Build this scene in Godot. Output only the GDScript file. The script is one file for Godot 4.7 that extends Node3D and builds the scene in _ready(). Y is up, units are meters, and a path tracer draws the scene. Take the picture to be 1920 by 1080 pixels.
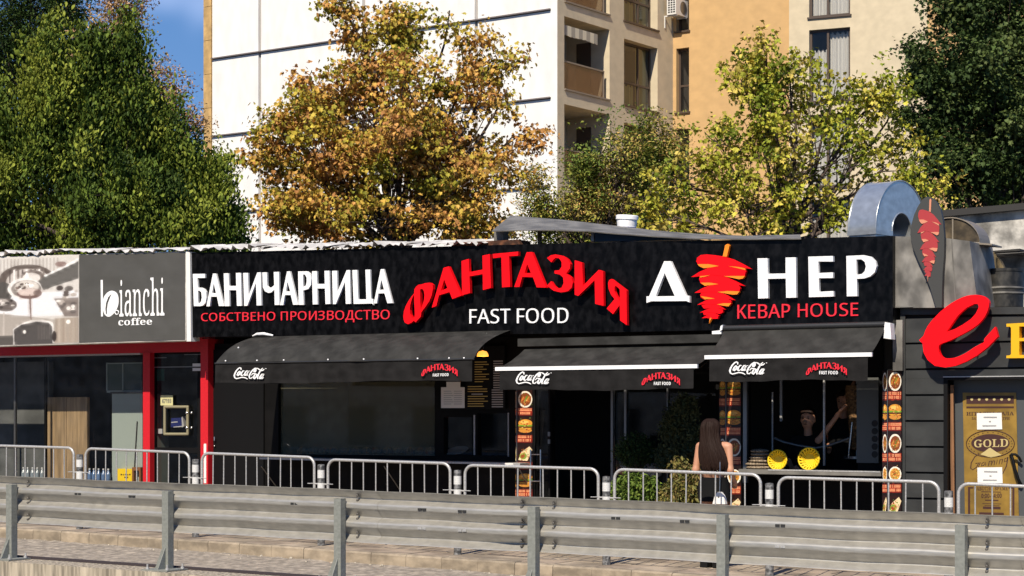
extends Node3D
# A row of kiosks behind crowd barriers and a guardrail; apartment block and autumn trees behind.
# Street frame S: x along the shop fronts (to the right), y up, z out of the fronts toward the road. Metres.
const FOCAL := 3640.0      # pixels of the 1920 wide photograph
const EYE := Vector3(0, 1.7, 0)
var S: Transform3D
var base := {}
var frame_of := {}
var used := {}
var M := {}
var TX := {}
var rng := RandomNumberGenerator.new()

class B:
	var v := PackedVector3Array()
	var n := PackedVector3Array()
	var uv := PackedVector2Array()
	var c := PackedColorArray()
	var o := Vector3.ZERO
	var col := Color(1, 1, 1)
	var tint := false
	func _init(at := Vector3.ZERO):
		o = at
	func put(a: Vector3, b: Vector3, d: Vector3, na: Vector3, nb: Vector3, nd: Vector3, ua := Vector2.ZERO, ub := Vector2.ZERO, ud := Vector2.ZERO) -> void:
		# counter-clockwise in, clockwise out
		v.append(a - o); v.append(d - o); v.append(b - o)
		n.append(na); n.append(nd); n.append(nb)
		uv.append(ua); uv.append(ud); uv.append(ub)
		if tint:
			c.append(col); c.append(col); c.append(col)
	func tri(a: Vector3, b: Vector3, d: Vector3) -> void:
		var m := (b - a).cross(d - a).normalized()
		put(a, b, d, m, m, m)
	func tri_n(a: Vector3, b: Vector3, d: Vector3, m: Vector3) -> void:
		if (b - a).cross(d - a).dot(m) < 0.0:
			put(a, d, b, m, m, m)
		else:
			put(a, b, d, m, m, m)
	func quad(a: Vector3, b: Vector3, d: Vector3, e: Vector3) -> void:
		var m := (d - a).cross(e - b).normalized()
		put(a, b, d, m, m, m, Vector2(0, 1), Vector2(1, 1), Vector2(1, 0))
		put(a, d, e, m, m, m, Vector2(0, 1), Vector2(1, 0), Vector2(0, 0))
	func box(lo: Vector3, hi: Vector3) -> void:
		xbox(Transform3D(Basis(), (lo + hi) * 0.5), hi - lo)
	func xbox(t: Transform3D, size: Vector3) -> void:
		var h := size * 0.5
		var p := []
		for i in 8:
			p.append(t * Vector3(h.x if i & 1 else -h.x, h.y if i & 2 else -h.y, h.z if i & 4 else -h.z))
		quad(p[4], p[5], p[7], p[6]); quad(p[1], p[0], p[2], p[3])
		quad(p[5], p[1], p[3], p[7]); quad(p[0], p[4], p[6], p[2])
		quad(p[6], p[7], p[3], p[2]); quad(p[0], p[1], p[5], p[4])
	# a hexahedron between a front quad (bottom left, bottom right, top right, top left) and the same moved by back
	func slab(a: Vector3, b: Vector3, d: Vector3, e: Vector3, back: Vector3) -> void:
		quad(a, b, d, e)
		quad(b + back, a + back, e + back, d + back)
		quad(b, b + back, d + back, d); quad(a + back, a, e, e + back)
		quad(e, d, d + back, e + back); quad(a + back, b + back, b, a)
	func tube(pts: Array, r, sides := 8, cap := true) -> void:
		var k := pts.size()
		var rings := []
		var up := Vector3.UP
		for i in k:
			var t: Vector3 = (pts[mini(i + 1, k - 1)] - pts[maxi(i - 1, 0)]).normalized()
			if i == 0:
				up = Vector3.UP if absf(t.y) < 0.9 else Vector3.RIGHT
			var x := t.cross(up).normalized()
			if x.length() < 0.5:
				x = t.cross(Vector3.FORWARD).normalized()
			up = x.cross(t).normalized()
			var ring := []
			var rr: float = r[i] if r is Array else r
			for j in sides:
				var a := TAU * j / sides
				ring.append([pts[i] + (x * cos(a) + up * sin(a)) * rr, x * cos(a) + up * sin(a)])
			rings.append(ring)
		for i in k - 1:
			for j in sides:
				var a = rings[i][j]; var b = rings[i][(j + 1) % sides]; var d = rings[i + 1][(j + 1) % sides]; var e = rings[i + 1][j]
				put(a[0], d[0], b[0], a[1], d[1], b[1]); put(a[0], e[0], d[0], a[1], e[1], d[1])
		if cap:
			for q in [[0, -1.0], [k - 1, 1.0]]:
				var m: Vector3 = (pts[mini(q[0] + 1, k - 1)] - pts[maxi(q[0] - 1, 0)]).normalized() * q[1]
				for j in sides:
					tri_n(pts[q[0]], rings[q[0]][j][0], rings[q[0]][(j + 1) % sides][0], m)
	func lathe(prof: Array, t: Transform3D, sides := 16) -> void:
		# prof: Vector2(radius, height) from bottom to top, round t's y axis
		for i in prof.size() - 1:
			var p: Vector2 = prof[i]
			var q: Vector2 = prof[i + 1]
			var m := Vector2(q.y - p.y, p.x - q.x).normalized()
			for j in sides:
				var a := TAU * j / sides
				var b := TAU * (j + 1) / sides
				var da := Vector3(cos(a), 0, sin(a))
				var db := Vector3(cos(b), 0, sin(b))
				var na := t.basis * (da * m.x + Vector3.UP * m.y)
				var nb := t.basis * (db * m.x + Vector3.UP * m.y)
				var A := t * (da * p.x + Vector3.UP * p.y); var A2 := t * (db * p.x + Vector3.UP * p.y)
				var C := t * (da * q.x + Vector3.UP * q.y); var C2 := t * (db * q.x + Vector3.UP * q.y)
				put(A, C, C2, na, na, nb); put(A, C2, A2, na, nb, nb)
	# a flat outline (2D points and where they stand), given thickness
	func plate(flat: PackedVector2Array, at: PackedVector3Array, back: Vector3) -> void:
		var m := -back.normalized()
		var idx := Geometry2D.triangulate_polygon(flat)
		for i in range(0, idx.size(), 3):
			tri_n(at[idx[i]], at[idx[i + 1]], at[idx[i + 2]], m)
			tri_n(at[idx[i]] + back, at[idx[i + 1]] + back, at[idx[i + 2]] + back, -m)
		var turn := 1.0 if Geometry2D.is_polygon_clockwise(flat) else -1.0
		for i in at.size():
			var a := at[i]
			var b := at[(i + 1) % at.size()]
			if a.distance_to(b) > 1e-5:
				tri_n(a, b, b + back, (b - a).cross(back).normalized() * turn)
				tri_n(a, b + back, a + back, (b - a).cross(back).normalized() * turn)
	func sphere(at: Vector3, r: Vector3, rows := 8, sides := 12) -> void:
		for i in rows:
			for j in sides:
				var q := []
				for k in [[i, j], [i, j + 1], [i + 1, j + 1], [i + 1, j]]:
					var a: float = PI * k[0] / rows - PI / 2
					var b: float = TAU * k[1] / sides
					q.append(Vector3(cos(a) * cos(b), sin(a), cos(a) * sin(b)))
				var w := []
				for x in q:
					w.append((x / r).normalized())
				put(at + q[0] * r, at + q[2] * r, at + q[1] * r, w[0], w[2], w[1])
				put(at + q[0] * r, at + q[3] * r, at + q[2] * r, w[0], w[3], w[2])
	func done() -> ArrayMesh:
		var arr := []
		arr.resize(Mesh.ARRAY_MAX)
		arr[Mesh.ARRAY_VERTEX] = v
		arr[Mesh.ARRAY_NORMAL] = n
		arr[Mesh.ARRAY_TEX_UV] = uv
		if tint:
			arr[Mesh.ARRAY_COLOR] = c
		var m := ArrayMesh.new()
		m.add_surface_from_arrays(Mesh.PRIMITIVE_TRIANGLES, arr)
		return m

# ---------------------------------------------------------------- names, things, parts
func numbered(called: String) -> String:
	var k: int = used.get(called, 0)
	used[called] = k + 1
	return called if k == 0 else "%s_%03d" % [called, k]

func tag(o: Node, label: String, category: String, group := "", kind := "") -> void:
	if label: o.set_meta("label", label)
	if category: o.set_meta("category", category)
	if group: o.set_meta("group", group)
	if kind: o.set_meta("kind", kind)

func thing(called: String, label: String, category: String, at: Vector3, group := "", frame = null) -> Node3D:
	var o := Node3D.new()
	o.name = numbered(called)
	add_child(o)
	var f: Transform3D = S if frame == null else frame
	o.transform = f * Transform3D(Basis(), at)
	base[o] = at
	tag(o, label, category, group)
	return o

func nb(root: Node3D) -> B:
	return B.new(base[root])

func part(parent: Node3D, called: String, b: B, m: Material, label := "") -> MeshInstance3D:
	var o := MeshInstance3D.new()
	o.name = called
	o.mesh = b.done()
	o.material_override = m
	parent.add_child(o, true)
	base[o] = base[parent] if base.has(parent) else Vector3.ZERO
	if label: o.set_meta("label", label)
	return o

func piece(parent: Node3D, called: String, mesh: Mesh, m: Material, t: Transform3D) -> MeshInstance3D:
	var o := MeshInstance3D.new()
	o.name = called
	o.mesh = mesh
	o.material_override = m
	o.transform = t
	parent.add_child(o, true)
	return o

func single(called: String, label: String, category: String, at: Vector3, b: B, m: Material, group := "", frame = null) -> MeshInstance3D:
	var o := MeshInstance3D.new()
	o.name = numbered(called)
	o.mesh = b.done()
	o.material_override = m
	add_child(o)
	var f: Transform3D = S if frame == null else frame
	o.transform = f * Transform3D(Basis(), at)
	base[o] = at
	tag(o, label, category, group)
	return o

func struct(called: String, b: B, m: Material, frame = null) -> MeshInstance3D:
	var o := single(called, "", "", Vector3.ZERO, b, m, "", frame)
	o.set_meta("kind", "structure")
	return o

# ---------------------------------------------------------------- from pixels of the photograph to places
func hit(f: Transform3D, px: float, py: float, axis: int, val: float) -> Vector3:
	var inv := f.affine_inverse()
	var o := inv * EYE
	var d := inv.basis * Vector3((px - 960.0) / FOCAL, -(py - 780.0) / FOCAL, -1.0)
	return o + d * ((val - o[axis]) / d[axis])

func P(px: float, py: float, w: float) -> Vector3:
	return hit(S, px, py, 2, w)

func far(px: float, py: float, z: float) -> Vector3:
	return EYE + Vector3((px - 960.0) / FOCAL, -(py - 780.0) / FOCAL, -1.0) * z

func walk(u: float) -> float:      # height of the pavement along the sloping street
	return 0.037 - 0.0215 * u

# a traced outline: zoomed pixel points -> photograph pixels
func zz(pts: Array, x0: float, y0: float, k: float) -> Array:
	var r := []
	for i in range(0, pts.size(), 2):
		r.append(Vector2(x0 + pts[i] / k, y0 + pts[i + 1] / k))
	return r

func rounded(pts: Array, k := 4) -> Array:   # closed Catmull-Rom
	var r := []
	var m := pts.size()
	for i in m:
		for j in k:
			r.append(pts[i].cubic_interpolate(pts[(i + 1) % m], pts[(i + m - 1) % m], pts[(i + 2) % m], float(j) / k))
	return r

func with_hole(outer: Array, hole: Array) -> Array:
	var po := PackedVector2Array(outer)
	var ph := PackedVector2Array(hole)
	if Geometry2D.is_polygon_clockwise(po) == Geometry2D.is_polygon_clockwise(ph):
		ph.reverse()
	var best := 1e9
	var bi := 0
	var bj := 0
	for i in po.size():
		for j in ph.size():
			var d := po[i].distance_squared_to(ph[j])
			if d < best:
				best = d; bi = i; bj = j
	var r := []
	for i in bi + 1:
		r.append(po[i])
	for j in ph.size():
		r.append(ph[(bj + j) % ph.size()])
	r.append(ph[bj])
	r.append(po[bi])
	for i in range(bi + 1, po.size()):
		r.append(po[i])
	var d2 := po[bi] - ph[bj]
	for e in [0.1, -0.1, 0.25, -0.25, 0.03, -0.03]:
		var o: Vector2 = d2.orthogonal().normalized() * e
		r[bi + 1 + ph.size()] = ph[bj] + o
		r[bi + 2 + ph.size()] = po[bi] + o
		if not Geometry2D.triangulate_polygon(PackedVector2Array(r)).is_empty():
			break
	return r

func plate_px(b: B, pts: Array, w: float, depth: float, f = null) -> void:
	var fr: Transform3D = S if f == null else f
	var flat := PackedVector2Array()
	var at := PackedVector3Array()
	for p in pts:
		var q := hit(fr, p.x, p.y, 2, w)
		at.append(q)
		flat.append(Vector2(q.x, q.y) * 100.0)
	b.plate(flat, at, Vector3(0, 0, -depth))

func letter(root: Node3D, pts: Array, w: float, depth: float, m: Material, called := "letter") -> MeshInstance3D:
	var b := nb(root)
	plate_px(b, pts, w, depth)
	return part(root, called, b, m)

# ---------------------------------------------------------------- writing
func font(serif: bool, bold: bool, mono := false) -> SystemFont:
	var f := SystemFont.new()
	f.font_names = PackedStringArray(["Droid Sans Mono" if mono else "Droid Serif" if serif else "Droid Sans"])
	f.font_weight = 700 if bold else 400
	return f

func words_into(b: B, text: String, f: Font, tl: Vector3, tr: Vector3, bl: Vector3, br: Vector3, depth: float) -> void:
	var tm := TextMesh.new()
	tm.font = f
	tm.font_size = 40
	tm.pixel_size = 0.01
	tm.curve_step = 1.0
	tm.depth = 0.1
	tm.text = text
	var a := tm.get_mesh_arrays()
	var vs: PackedVector3Array = a[Mesh.ARRAY_VERTEX]
	var ix: PackedInt32Array = a[Mesh.ARRAY_INDEX] if a[Mesh.ARRAY_INDEX] != null else PackedInt32Array(range(vs.size()))
	var lo := vs[0]
	var hi := vs[0]
	for p in vs:
		lo = lo.min(p); hi = hi.max(p)
	var out := (br - bl).cross(tl - bl).normalized()
	var q := PackedVector3Array()
	for p in vs:
		var fx := (p.x - lo.x) / (hi.x - lo.x)
		var fy := (p.y - lo.y) / (hi.y - lo.y)
		q.append(bl.lerp(br, fx).lerp(tl.lerp(tr, fx), fy) + out * ((p.z - hi.z) / 0.1 * depth))
	for i in range(0, ix.size(), 3):
		b.tri(q[ix[i]], q[ix[i + 2]], q[ix[i + 1]])

# words in a box of photograph pixels [left, top, right, top, left, bottom, right, bottom]
func words_px(b: B, text: String, f: Font, q: Array, w: float, depth := 0.004) -> void:
	words_into(b, text, f, P(q[0], q[1], w), P(q[2], q[3], w), P(q[4], q[5], w), P(q[6], q[7], w), depth)

func ribbon(b: B, pts: Array, wid: float, place: Callable) -> void:
	# a brush stroke: pts in sign units, place maps (x, y) to a point
	var l := []
	var r := []
	for i in pts.size():
		var t: Vector2 = (pts[mini(i + 1, pts.size() - 1)] - pts[maxi(i - 1, 0)]).normalized()
		var k := wid * (0.55 if i == 0 or i == pts.size() - 1 else 1.0) * (1.25 - 0.5 * absf(t.x))
		l.append(place.call(pts[i] + t.orthogonal() * k * 0.5)); r.append(place.call(pts[i] - t.orthogonal() * k * 0.5))
	for i in pts.size() - 1:
		b.quad(l[i], l[i + 1], r[i + 1], r[i])

# ---------------------------------------------------------------- surfaces
func noise_tex(key: String, freq: float, lo: float, hi: float, oct := 4, size := 256, contrast := 1.0) -> ImageTexture:
	if TX.has(key):
		return TX[key]
	var fn := FastNoiseLite.new()
	fn.seed = key.hash() & 0xffff
	fn.noise_type = FastNoiseLite.TYPE_SIMPLEX_SMOOTH
	fn.frequency = freq
	fn.fractal_octaves = oct
	var im := fn.get_seamless_image(size, size)
	im.convert(Image.FORMAT_L8)
	var d := im.get_data()
	for i in d.size():
		var t := clampf((d[i] / 255.0 - 0.5) * contrast + 0.5, 0.0, 1.0)
		d[i] = int(255.0 * (lo + (hi - lo) * t))
	TX[key] = ImageTexture.create_from_image(Image.create_from_data(size, size, false, Image.FORMAT_L8, d))
	return TX[key]

func mat(key: String, lin: Color, rough := 0.8, metal := 0.0, tex = null, scale := Vector3.ONE, bump = null, bump_cm := 0.0) -> StandardMaterial3D:
	var m := StandardMaterial3D.new()
	m.resource_name = key
	m.albedo_color = lin.linear_to_srgb()
	m.roughness = rough
	m.metallic = metal
	if tex:
		m.albedo_texture = tex
	if bump:
		m.heightmap_enabled = true
		m.heightmap_texture = bump
		m.heightmap_scale = bump_cm
	if tex or bump:
		m.uv1_triplanar = true
		m.uv1_world_triplanar = true
		m.uv1_scale = scale
	M[key] = m
	return m

func printed(key: String, im: Image, rough := 0.5) -> StandardMaterial3D:
	var m := StandardMaterial3D.new()
	m.resource_name = key
	m.albedo_texture = ImageTexture.create_from_image(im)
	m.roughness = rough
	M[key] = m
	return m

func glass(key: String, alpha: float, tone := Color(0.02, 0.025, 0.025)) -> StandardMaterial3D:
	var m := StandardMaterial3D.new()
	m.resource_name = key
	m.transparency = BaseMaterial3D.TRANSPARENCY_ALPHA
	m.albedo_color = Color(tone.r, tone.g, tone.b, alpha)
	m.roughness = 0.03
	M[key] = m
	return m

func ell(im: Image, cx: float, cy: float, rx: float, ry: float, col: Color, rag := 0.0, turn := 0.0) -> void:
	var r := maxf(rx, ry)
	for y in range(maxi(0, int(cy - r)), mini(im.get_height(), int(cy + r) + 1)):
		for x in range(maxi(0, int(cx - r)), mini(im.get_width(), int(cx + r) + 1)):
			var d := Vector2(x + 0.5 - cx, y + 0.5 - cy).rotated(-turn)
			var q := Vector2(d.x / rx, d.y / ry).length()
			if q < 1.0 - rag * rng.randf():
				im.set_pixel(x, y, col.lerp(im.get_pixel(x, y), col.a * 0.0 + (1.0 - col.a)))

func area(im: Image, pts: Array, col: Color, rag := 0.0) -> void:
	var poly := PackedVector2Array(pts)
	var lo := poly[0]
	var hi := poly[0]
	for p in poly:
		lo = lo.min(p); hi = hi.max(p)
	for y in range(maxi(0, int(lo.y)), mini(im.get_height(), int(hi.y) + 1)):
		for x in range(maxi(0, int(lo.x)), mini(im.get_width(), int(hi.x) + 1)):
			if Geometry2D.is_point_in_polygon(Vector2(x + 0.5, y + 0.5), poly) and rng.randf() >= rag:
				im.set_pixel(x, y, im.get_pixel(x, y).lerp(Color(col, 1.0), col.a))

# ================================================================ the scene
func _ready() -> void:
	rng.seed = 7
	var th := atan2(3640.0, 6250.0)
	S = Transform3D(Basis(Vector3(cos(th), 0, sin(th)), Vector3.UP, Vector3(-sin(th), 0, cos(th))), Vector3(0, 0, -25))
	camera_and_light()
	materials()
	street()
	guardrail()
	barriers()
	apartment_block()
	opposite_block()
	trees()
	coffee_shop()
	food_shop()
	gaming_hall()
	roof_things()
	signs()
	awnings()
	shop_details()
	kiosk_details()
	people()

func camera_and_light() -> void:
	var cam := Camera3D.new()
	cam.name = "camera"
	cam.position = EYE
	cam.projection = Camera3D.PROJECTION_FRUSTUM
	cam.near = 0.1
	cam.far = 2000.0
	cam.size = 0.1 * 1080.0 / FOCAL
	cam.frustum_offset = Vector2(0, 0.1 * 240.0 / FOCAL)
	add_child(cam)
	var e := Environment.new()
	e.background_mode = Environment.BG_SKY
	e.tonemap_mode = Environment.TONE_MAPPER_LINEAR
	e.tonemap_exposure = 1.2
	e.sdfgi_enabled = true
	e.ssao_enabled = true
	e.ssil_enabled = true
	var sm := ProceduralSkyMaterial.new()
	sm.sky_top_color = Color(0.20, 0.40, 0.67)
	sm.sky_horizon_color = Color(0.56, 0.73, 0.90)
	sm.sky_curve = 0.12
	sm.sky_energy_multiplier = 1.0
	sm.ground_horizon_color = Color(0.55, 0.55, 0.55)
	sm.ground_bottom_color = Color(0.30, 0.28, 0.25)
	sm.sky_cover = clouds()
	sm.sky_cover_modulate = Color(0.8, 0.8, 0.85, 1.0)
	var sky := Sky.new()
	sky.sky_material = sm
	e.sky = sky
	var we := WorldEnvironment.new()
	we.name = "world"
	we.environment = e
	add_child(we)
	var sun := DirectionalLight3D.new()
	sun.name = "sun"
	sun.light_energy = 1.6
	sun.light_color = Color(1.0, 0.955, 0.88)
	sun.light_angular_distance = 0.5
	sun.shadow_enabled = true
	sun.basis = Basis.looking_at(-Vector3(-0.25, 0.70, 0.665).normalized())
	add_child(sun)

func clouds() -> ImageTexture:
	var w := 1024
	var h := 512
	var im := Image.create(w, h, false, Image.FORMAT_RGBA8)
	im.fill(Color(1, 1, 1, 0))
	var fn := FastNoiseLite.new()
	fn.seed = 11
	fn.frequency = 0.03
	fn.fractal_octaves = 5
	var r := RandomNumberGenerator.new()
	r.seed = 4
	var spots := [[-10.0, 11.1, 2.0, 0.7], [-9.0, 9.7, 1.5, 0.55]]
	for i in 46:
		spots.append([r.randf_range(-180, 180), r.randf_range(8, 60), r.randf_range(2, 7), r.randf_range(0.6, 2.0)])
	for s in spots:
		var cx: float = (s[0] / 360.0 + 0.5) * w
		var cy: float = (0.5 - s[1] / 180.0) * h
		var rx: float = s[2] / 360.0 * w
		var ry: float = s[3] / 180.0 * h
		for y in range(int(cy - ry * 1.6), int(cy + ry * 1.6)):
			for x in range(int(cx - rx * 1.6), int(cx + rx * 1.6)):
				var q := Vector2((x + 0.5 - cx) / rx, (y + 0.5 - cy) / ry).length()
				var a := clampf((1.1 - q + fn.get_noise_2d(x * 6.0, y * 9.0) * 0.9) * 0.34, 0.0, 0.36)
				var xx := posmod(x, w)
				if a > im.get_pixel(xx, y).a:
					im.set_pixel(xx, y, Color(1, 1, 1, a))
	return ImageTexture.create_from_image(im)

func materials() -> void:
	var fine := noise_tex("fine", 0.06, 0.80, 1.0, 4, 256, 1.6)
	var coarse := noise_tex("coarse", 0.012, 0.72, 1.0, 5, 256, 1.7)
	var spot := noise_tex("spot", 0.035, 0.45, 1.0, 5, 256, 2.2)
	var blot := noise_tex("blot", 0.012, 0.35, 1.0, 6, 256, 2.0)
	var rough := noise_tex("rough", 0.11, 0.0, 1.0, 3, 256, 1.5)
	var wave := noise_tex("wave", 0.010, 0.0, 1.0, 2, 256, 1.6)
	var coarse_plaster := noise_tex("plaster", 0.03, 0.94, 1.0, 6, 256, 1.8)
	noise_tex("stains", 0.014, 0.5, 1.0, 6, 256, 2.2)
	var spot_soft := noise_tex("spot_soft", 0.03, 0.76, 1.0, 6, 256, 2.0)
	mat("ground", Color(0.07, 0.066, 0.06), 0.95, 0, coarse, Vector3.ONE * 0.13)
	mat("paving", Color(0.44, 0.36, 0.27), 0.85, 0, coarse, Vector3.ONE * 0.45, rough, 0.15)
	mat("paving_dark", Color(0.39, 0.31, 0.235), 0.85, 0, coarse, Vector3.ONE * 0.5, rough, 0.15)
	mat("mortar", Color(0.10, 0.085, 0.07), 0.95)
	mat("kerb_stone", Color(0.40, 0.325, 0.235), 0.88, 0, spot_soft, Vector3.ONE * 0.6, rough, 0.2)
	mat("kerb_stone_b", Color(0.355, 0.29, 0.21), 0.88, 0, spot_soft, Vector3.ONE * 0.7, rough, 0.2)
	mat("setts", Color(0.37, 0.315, 0.25), 0.95, 0, spot_soft, Vector3.ONE * 0.8, rough, 0.3)
	mat("concrete", Color(0.55, 0.47, 0.355), 0.9, 0, noise_tex("streaks", 0.03, 0.62, 1.0, 5, 256, 2.0), Vector3(2.4, 0.15, 2.4), rough, 0.4)
	mat("rubber", Color(0.035, 0.026, 0.03), 0.8)
	mat("grit", Color(0.46, 0.41, 0.33), 0.9)
	mat("zinc", Color(0.54, 0.515, 0.46), 0.36, 0.5, noise_tex("spangle", 0.05, 0.86, 1.0, 4, 256, 1.6), Vector3(0.5, 3.0, 0.5))
	mat("zinc_post", Color(0.28, 0.29, 0.26), 0.55, 0.15, noise_tex("spangle", 0.05, 0.86, 1.0), Vector3.ONE * 2.0)
	mat("slot", Color(0.02, 0.02, 0.02), 0.8)
	mat("bolt", Color(0.14, 0.13, 0.12), 0.5, 0.4)
	mat("galvanised", Color(0.60, 0.59, 0.57), 0.42, 0.35, fine, Vector3.ONE * 3.0)
	mat("bollard_grey", Color(0.26, 0.26, 0.26), 0.5, 0.1, spot, Vector3.ONE * 2.0)
	mat("reflective_white", Color(0.78, 0.78, 0.76), 0.5, 0, fine, Vector3.ONE * 5.0)
	mat("panel_white", Color(0.83, 0.81, 0.775), 0.9, 0, coarse_plaster, Vector3(0.3, 0.09, 0.3))
	mat("panel_joint", Color(0.38, 0.355, 0.33), 0.9)
	mat("flashing", Color(0.15, 0.125, 0.12), 0.7)
	mat("orange_strip", Color(0.70, 0.45, 0.18), 0.9, 0, coarse, Vector3.ONE * 0.5)
	mat("cream", Color(0.62, 0.525, 0.365), 0.9, 0, coarse_plaster, Vector3.ONE * 0.3)
	mat("orange", Color(0.60, 0.385, 0.175), 0.9, 0, coarse_plaster, Vector3.ONE * 0.3)
	mat("brown_frame", Color(0.075, 0.05, 0.035), 0.5)
	mat("dark_room", Color(0.22, 0.20, 0.17), 0.9)
	mat("curtain", Color(0.80, 0.78, 0.72), 0.95)
	mat("curtain_yellow", Color(0.52, 0.42, 0.13), 0.95)
	mat("balcony_panel", Color(0.17, 0.095, 0.05), 0.45, 0, fine, Vector3.ONE * 0.7)
	mat("rail", Color(0.22, 0.18, 0.14), 0.5)
	mat("white_paint", Color(0.80, 0.80, 0.78), 0.5)
	mat("stripe_cream", Color(0.62, 0.56, 0.42), 0.9)
	mat("stripe_grey", Color(0.34, 0.31, 0.25), 0.9)
	mat("red_paint", Color(0.62, 0.012, 0.022), 0.45, 0, noise_tex("plaster2", 0.05, 0.9, 1.0), Vector3.ONE * 2.0)
	mat("black_paint", Color(0.0065, 0.0065, 0.007), 0.55)
	mat("black_wall", Color(0.0065, 0.006, 0.006), 0.6, 0, coarse, Vector3.ONE * 0.8)
	mat("vent_grey", Color(0.085, 0.088, 0.082), 0.5)
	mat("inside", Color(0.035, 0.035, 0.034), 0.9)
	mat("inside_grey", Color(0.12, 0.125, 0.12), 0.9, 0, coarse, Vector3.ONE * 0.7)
	mat("fascia_black", Color(0.0075, 0.0075, 0.0085), 0.3, 0, spot, Vector3(1.2, 0.6, 1.2), wave, 0.2)
	mat("letter_white", Color(0.86, 0.86, 0.86), 0.5)
	mat("letter_red", Color(0.90, 0.004, 0.010), 0.5)
	mat("letter_pink", Color(0.78, 0.03, 0.05), 0.5)
	mat("letter_orange", Color(0.92, 0.24, 0.008), 0.5)
	mat("letter_yellow", Color(0.78, 0.42, 0.003), 0.45)
	mat("banner_grey", Color(0.085, 0.083, 0.076), 0.5, 0, noise_tex("plaster3", 0.012, 0.88, 1.0), Vector3.ONE * 0.7, wave, 0.8)
	mat("awning_cloth", Color(0.044, 0.043, 0.040), 0.8, 0, coarse, Vector3.ONE * 1.3, wave, 0.8)
	mat("valance_cloth", Color(0.019, 0.018, 0.018), 0.85, 0, coarse, Vector3.ONE * 1.3, wave, 1.0)
	mat("cassette", Color(0.022, 0.022, 0.022), 0.4)
	mat("grey_sheet", Color(0.20, 0.19, 0.17), 0.65, 0.0, coarse, Vector3.ONE * 0.9)
	mat("roof_white", Color(0.78, 0.74, 0.68), 0.8, 0, coarse, Vector3.ONE * 0.9)
	mat("rusty", Color(0.16, 0.06, 0.025), 0.9, 0, spot, Vector3.ONE)
	mat("duct", Color(0.58, 0.60, 0.60), 0.3, 0.7, noise_tex("spangle", 0.05, 0.86, 1.0), Vector3.ONE * 0.7)
	mat("hood_grey", Color(0.27, 0.255, 0.23), 0.6, 0.0, noise_tex("stains", 0.014, 0.5, 1.0), Vector3(0.8, 0.45, 0.8))
	mat("plate_dark", Color(0.045, 0.045, 0.042), 0.55)
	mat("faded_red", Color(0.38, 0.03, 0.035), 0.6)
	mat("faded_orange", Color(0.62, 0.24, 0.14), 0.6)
	mat("cowl_brown", Color(0.17, 0.125, 0.07), 0.6, 0.2, blot, Vector3.ONE * 1.3)
	mat("cowl_edge", Color(0.26, 0.22, 0.17), 0.5, 0.3)
	mat("old_plaster", Color(0.66, 0.63, 0.57), 0.92, 0, noise_tex("stains", 0.014, 0.5, 1.0, 6, 256, 2.2), Vector3(0.8, 0.5, 0.8), rough, 0.5)
	mat("tar", Color(0.03, 0.028, 0.026), 0.8)
	mat("barrel", Color(0.035, 0.032, 0.026), 0.55, 0, spot, Vector3(1.5, 0.8, 1.5))
	mat("barrel_brown", Color(0.10, 0.085, 0.05), 0.6, 0, spot, Vector3.ONE)
	mat("old_wood", Color(0.20, 0.15, 0.075), 0.85, 0, spot, Vector3(3, 0.6, 3))
	mat("board", Color(0.034, 0.036, 0.035), 0.55, 0, coarse, Vector3.ONE * 0.9)
	mat("board_gap", Color(0.006, 0.006, 0.006), 0.9)
	mat("door_grey", Color(0.06, 0.066, 0.07), 0.55)
	mat("gold", Color(0.36, 0.215, 0.035), 0.45, 0.1, coarse, Vector3.ONE * 0.8)
	mat("gold_print", Color(0.045, 0.012, 0.008), 0.6)
	mat("gold_pale", Color(0.50, 0.40, 0.17), 0.5)
	mat("paper", Color(0.74, 0.73, 0.70), 0.85)
	mat("ink", Color(0.12, 0.12, 0.12), 0.9)
	mat("wood", Color(0.42, 0.29, 0.15), 0.7, 0, noise_tex("grain", 0.02, 0.72, 1.0, 4, 256, 1.8), Vector3(2.2, 0.18, 2.2))
	mat("reddish_wood", Color(0.34, 0.16, 0.07), 0.7, 0, noise_tex("grain", 0.02, 0.72, 1.0), Vector3(3, 0.2, 3))
	mat("fridge", Color(0.30, 0.35, 0.31), 0.6)
	mat("cabinet_green", Color(0.045, 0.075, 0.065), 0.5)
	mat("yellow_plastic", Color(0.80, 0.55, 0.01), 0.5)
	mat("brown_plastic", Color(0.22, 0.09, 0.025), 0.6)
	mat("chrome", Color(0.62, 0.62, 0.62), 0.25, 0.9)
	mat("steel", Color(0.25, 0.25, 0.25), 0.35, 0.8)
	mat("olive", Color(0.24, 0.215, 0.13), 0.6)
	mat("blue_box", Color(0.03, 0.045, 0.22), 0.5)
	mat("teal", Color(0.06, 0.22, 0.23), 0.5)
	mat("green_card", Color(0.015, 0.10, 0.07), 0.7)
	mat("card_yellow", Color(0.55, 0.52, 0.26), 0.8)
	mat("bottle_blue", Color(0.10, 0.17, 0.30), 0.15)
	mat("bottle_clear", Color(0.22, 0.26, 0.28), 0.15)
	mat("menu_yellow", Color(0.55, 0.40, 0.12), 0.8)
	mat("menu_grey", Color(0.34, 0.34, 0.34), 0.8)
	mat("bread", Color(0.48, 0.37, 0.25), 0.9, 0, spot, Vector3.ONE * 4.0)
	mat("pastry", Color(0.30, 0.16, 0.06), 0.8, 0, spot, Vector3.ONE * 3.0)
	mat("blue_sheet", Color(0.05, 0.13, 0.26), 0.5)
	mat("skin", Color(0.50, 0.245, 0.145), 0.55)
	mat("hair", Color(0.020, 0.010, 0.007), 0.6)
	mat("black_cloth", Color(0.010, 0.010, 0.0105), 0.9)
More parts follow.
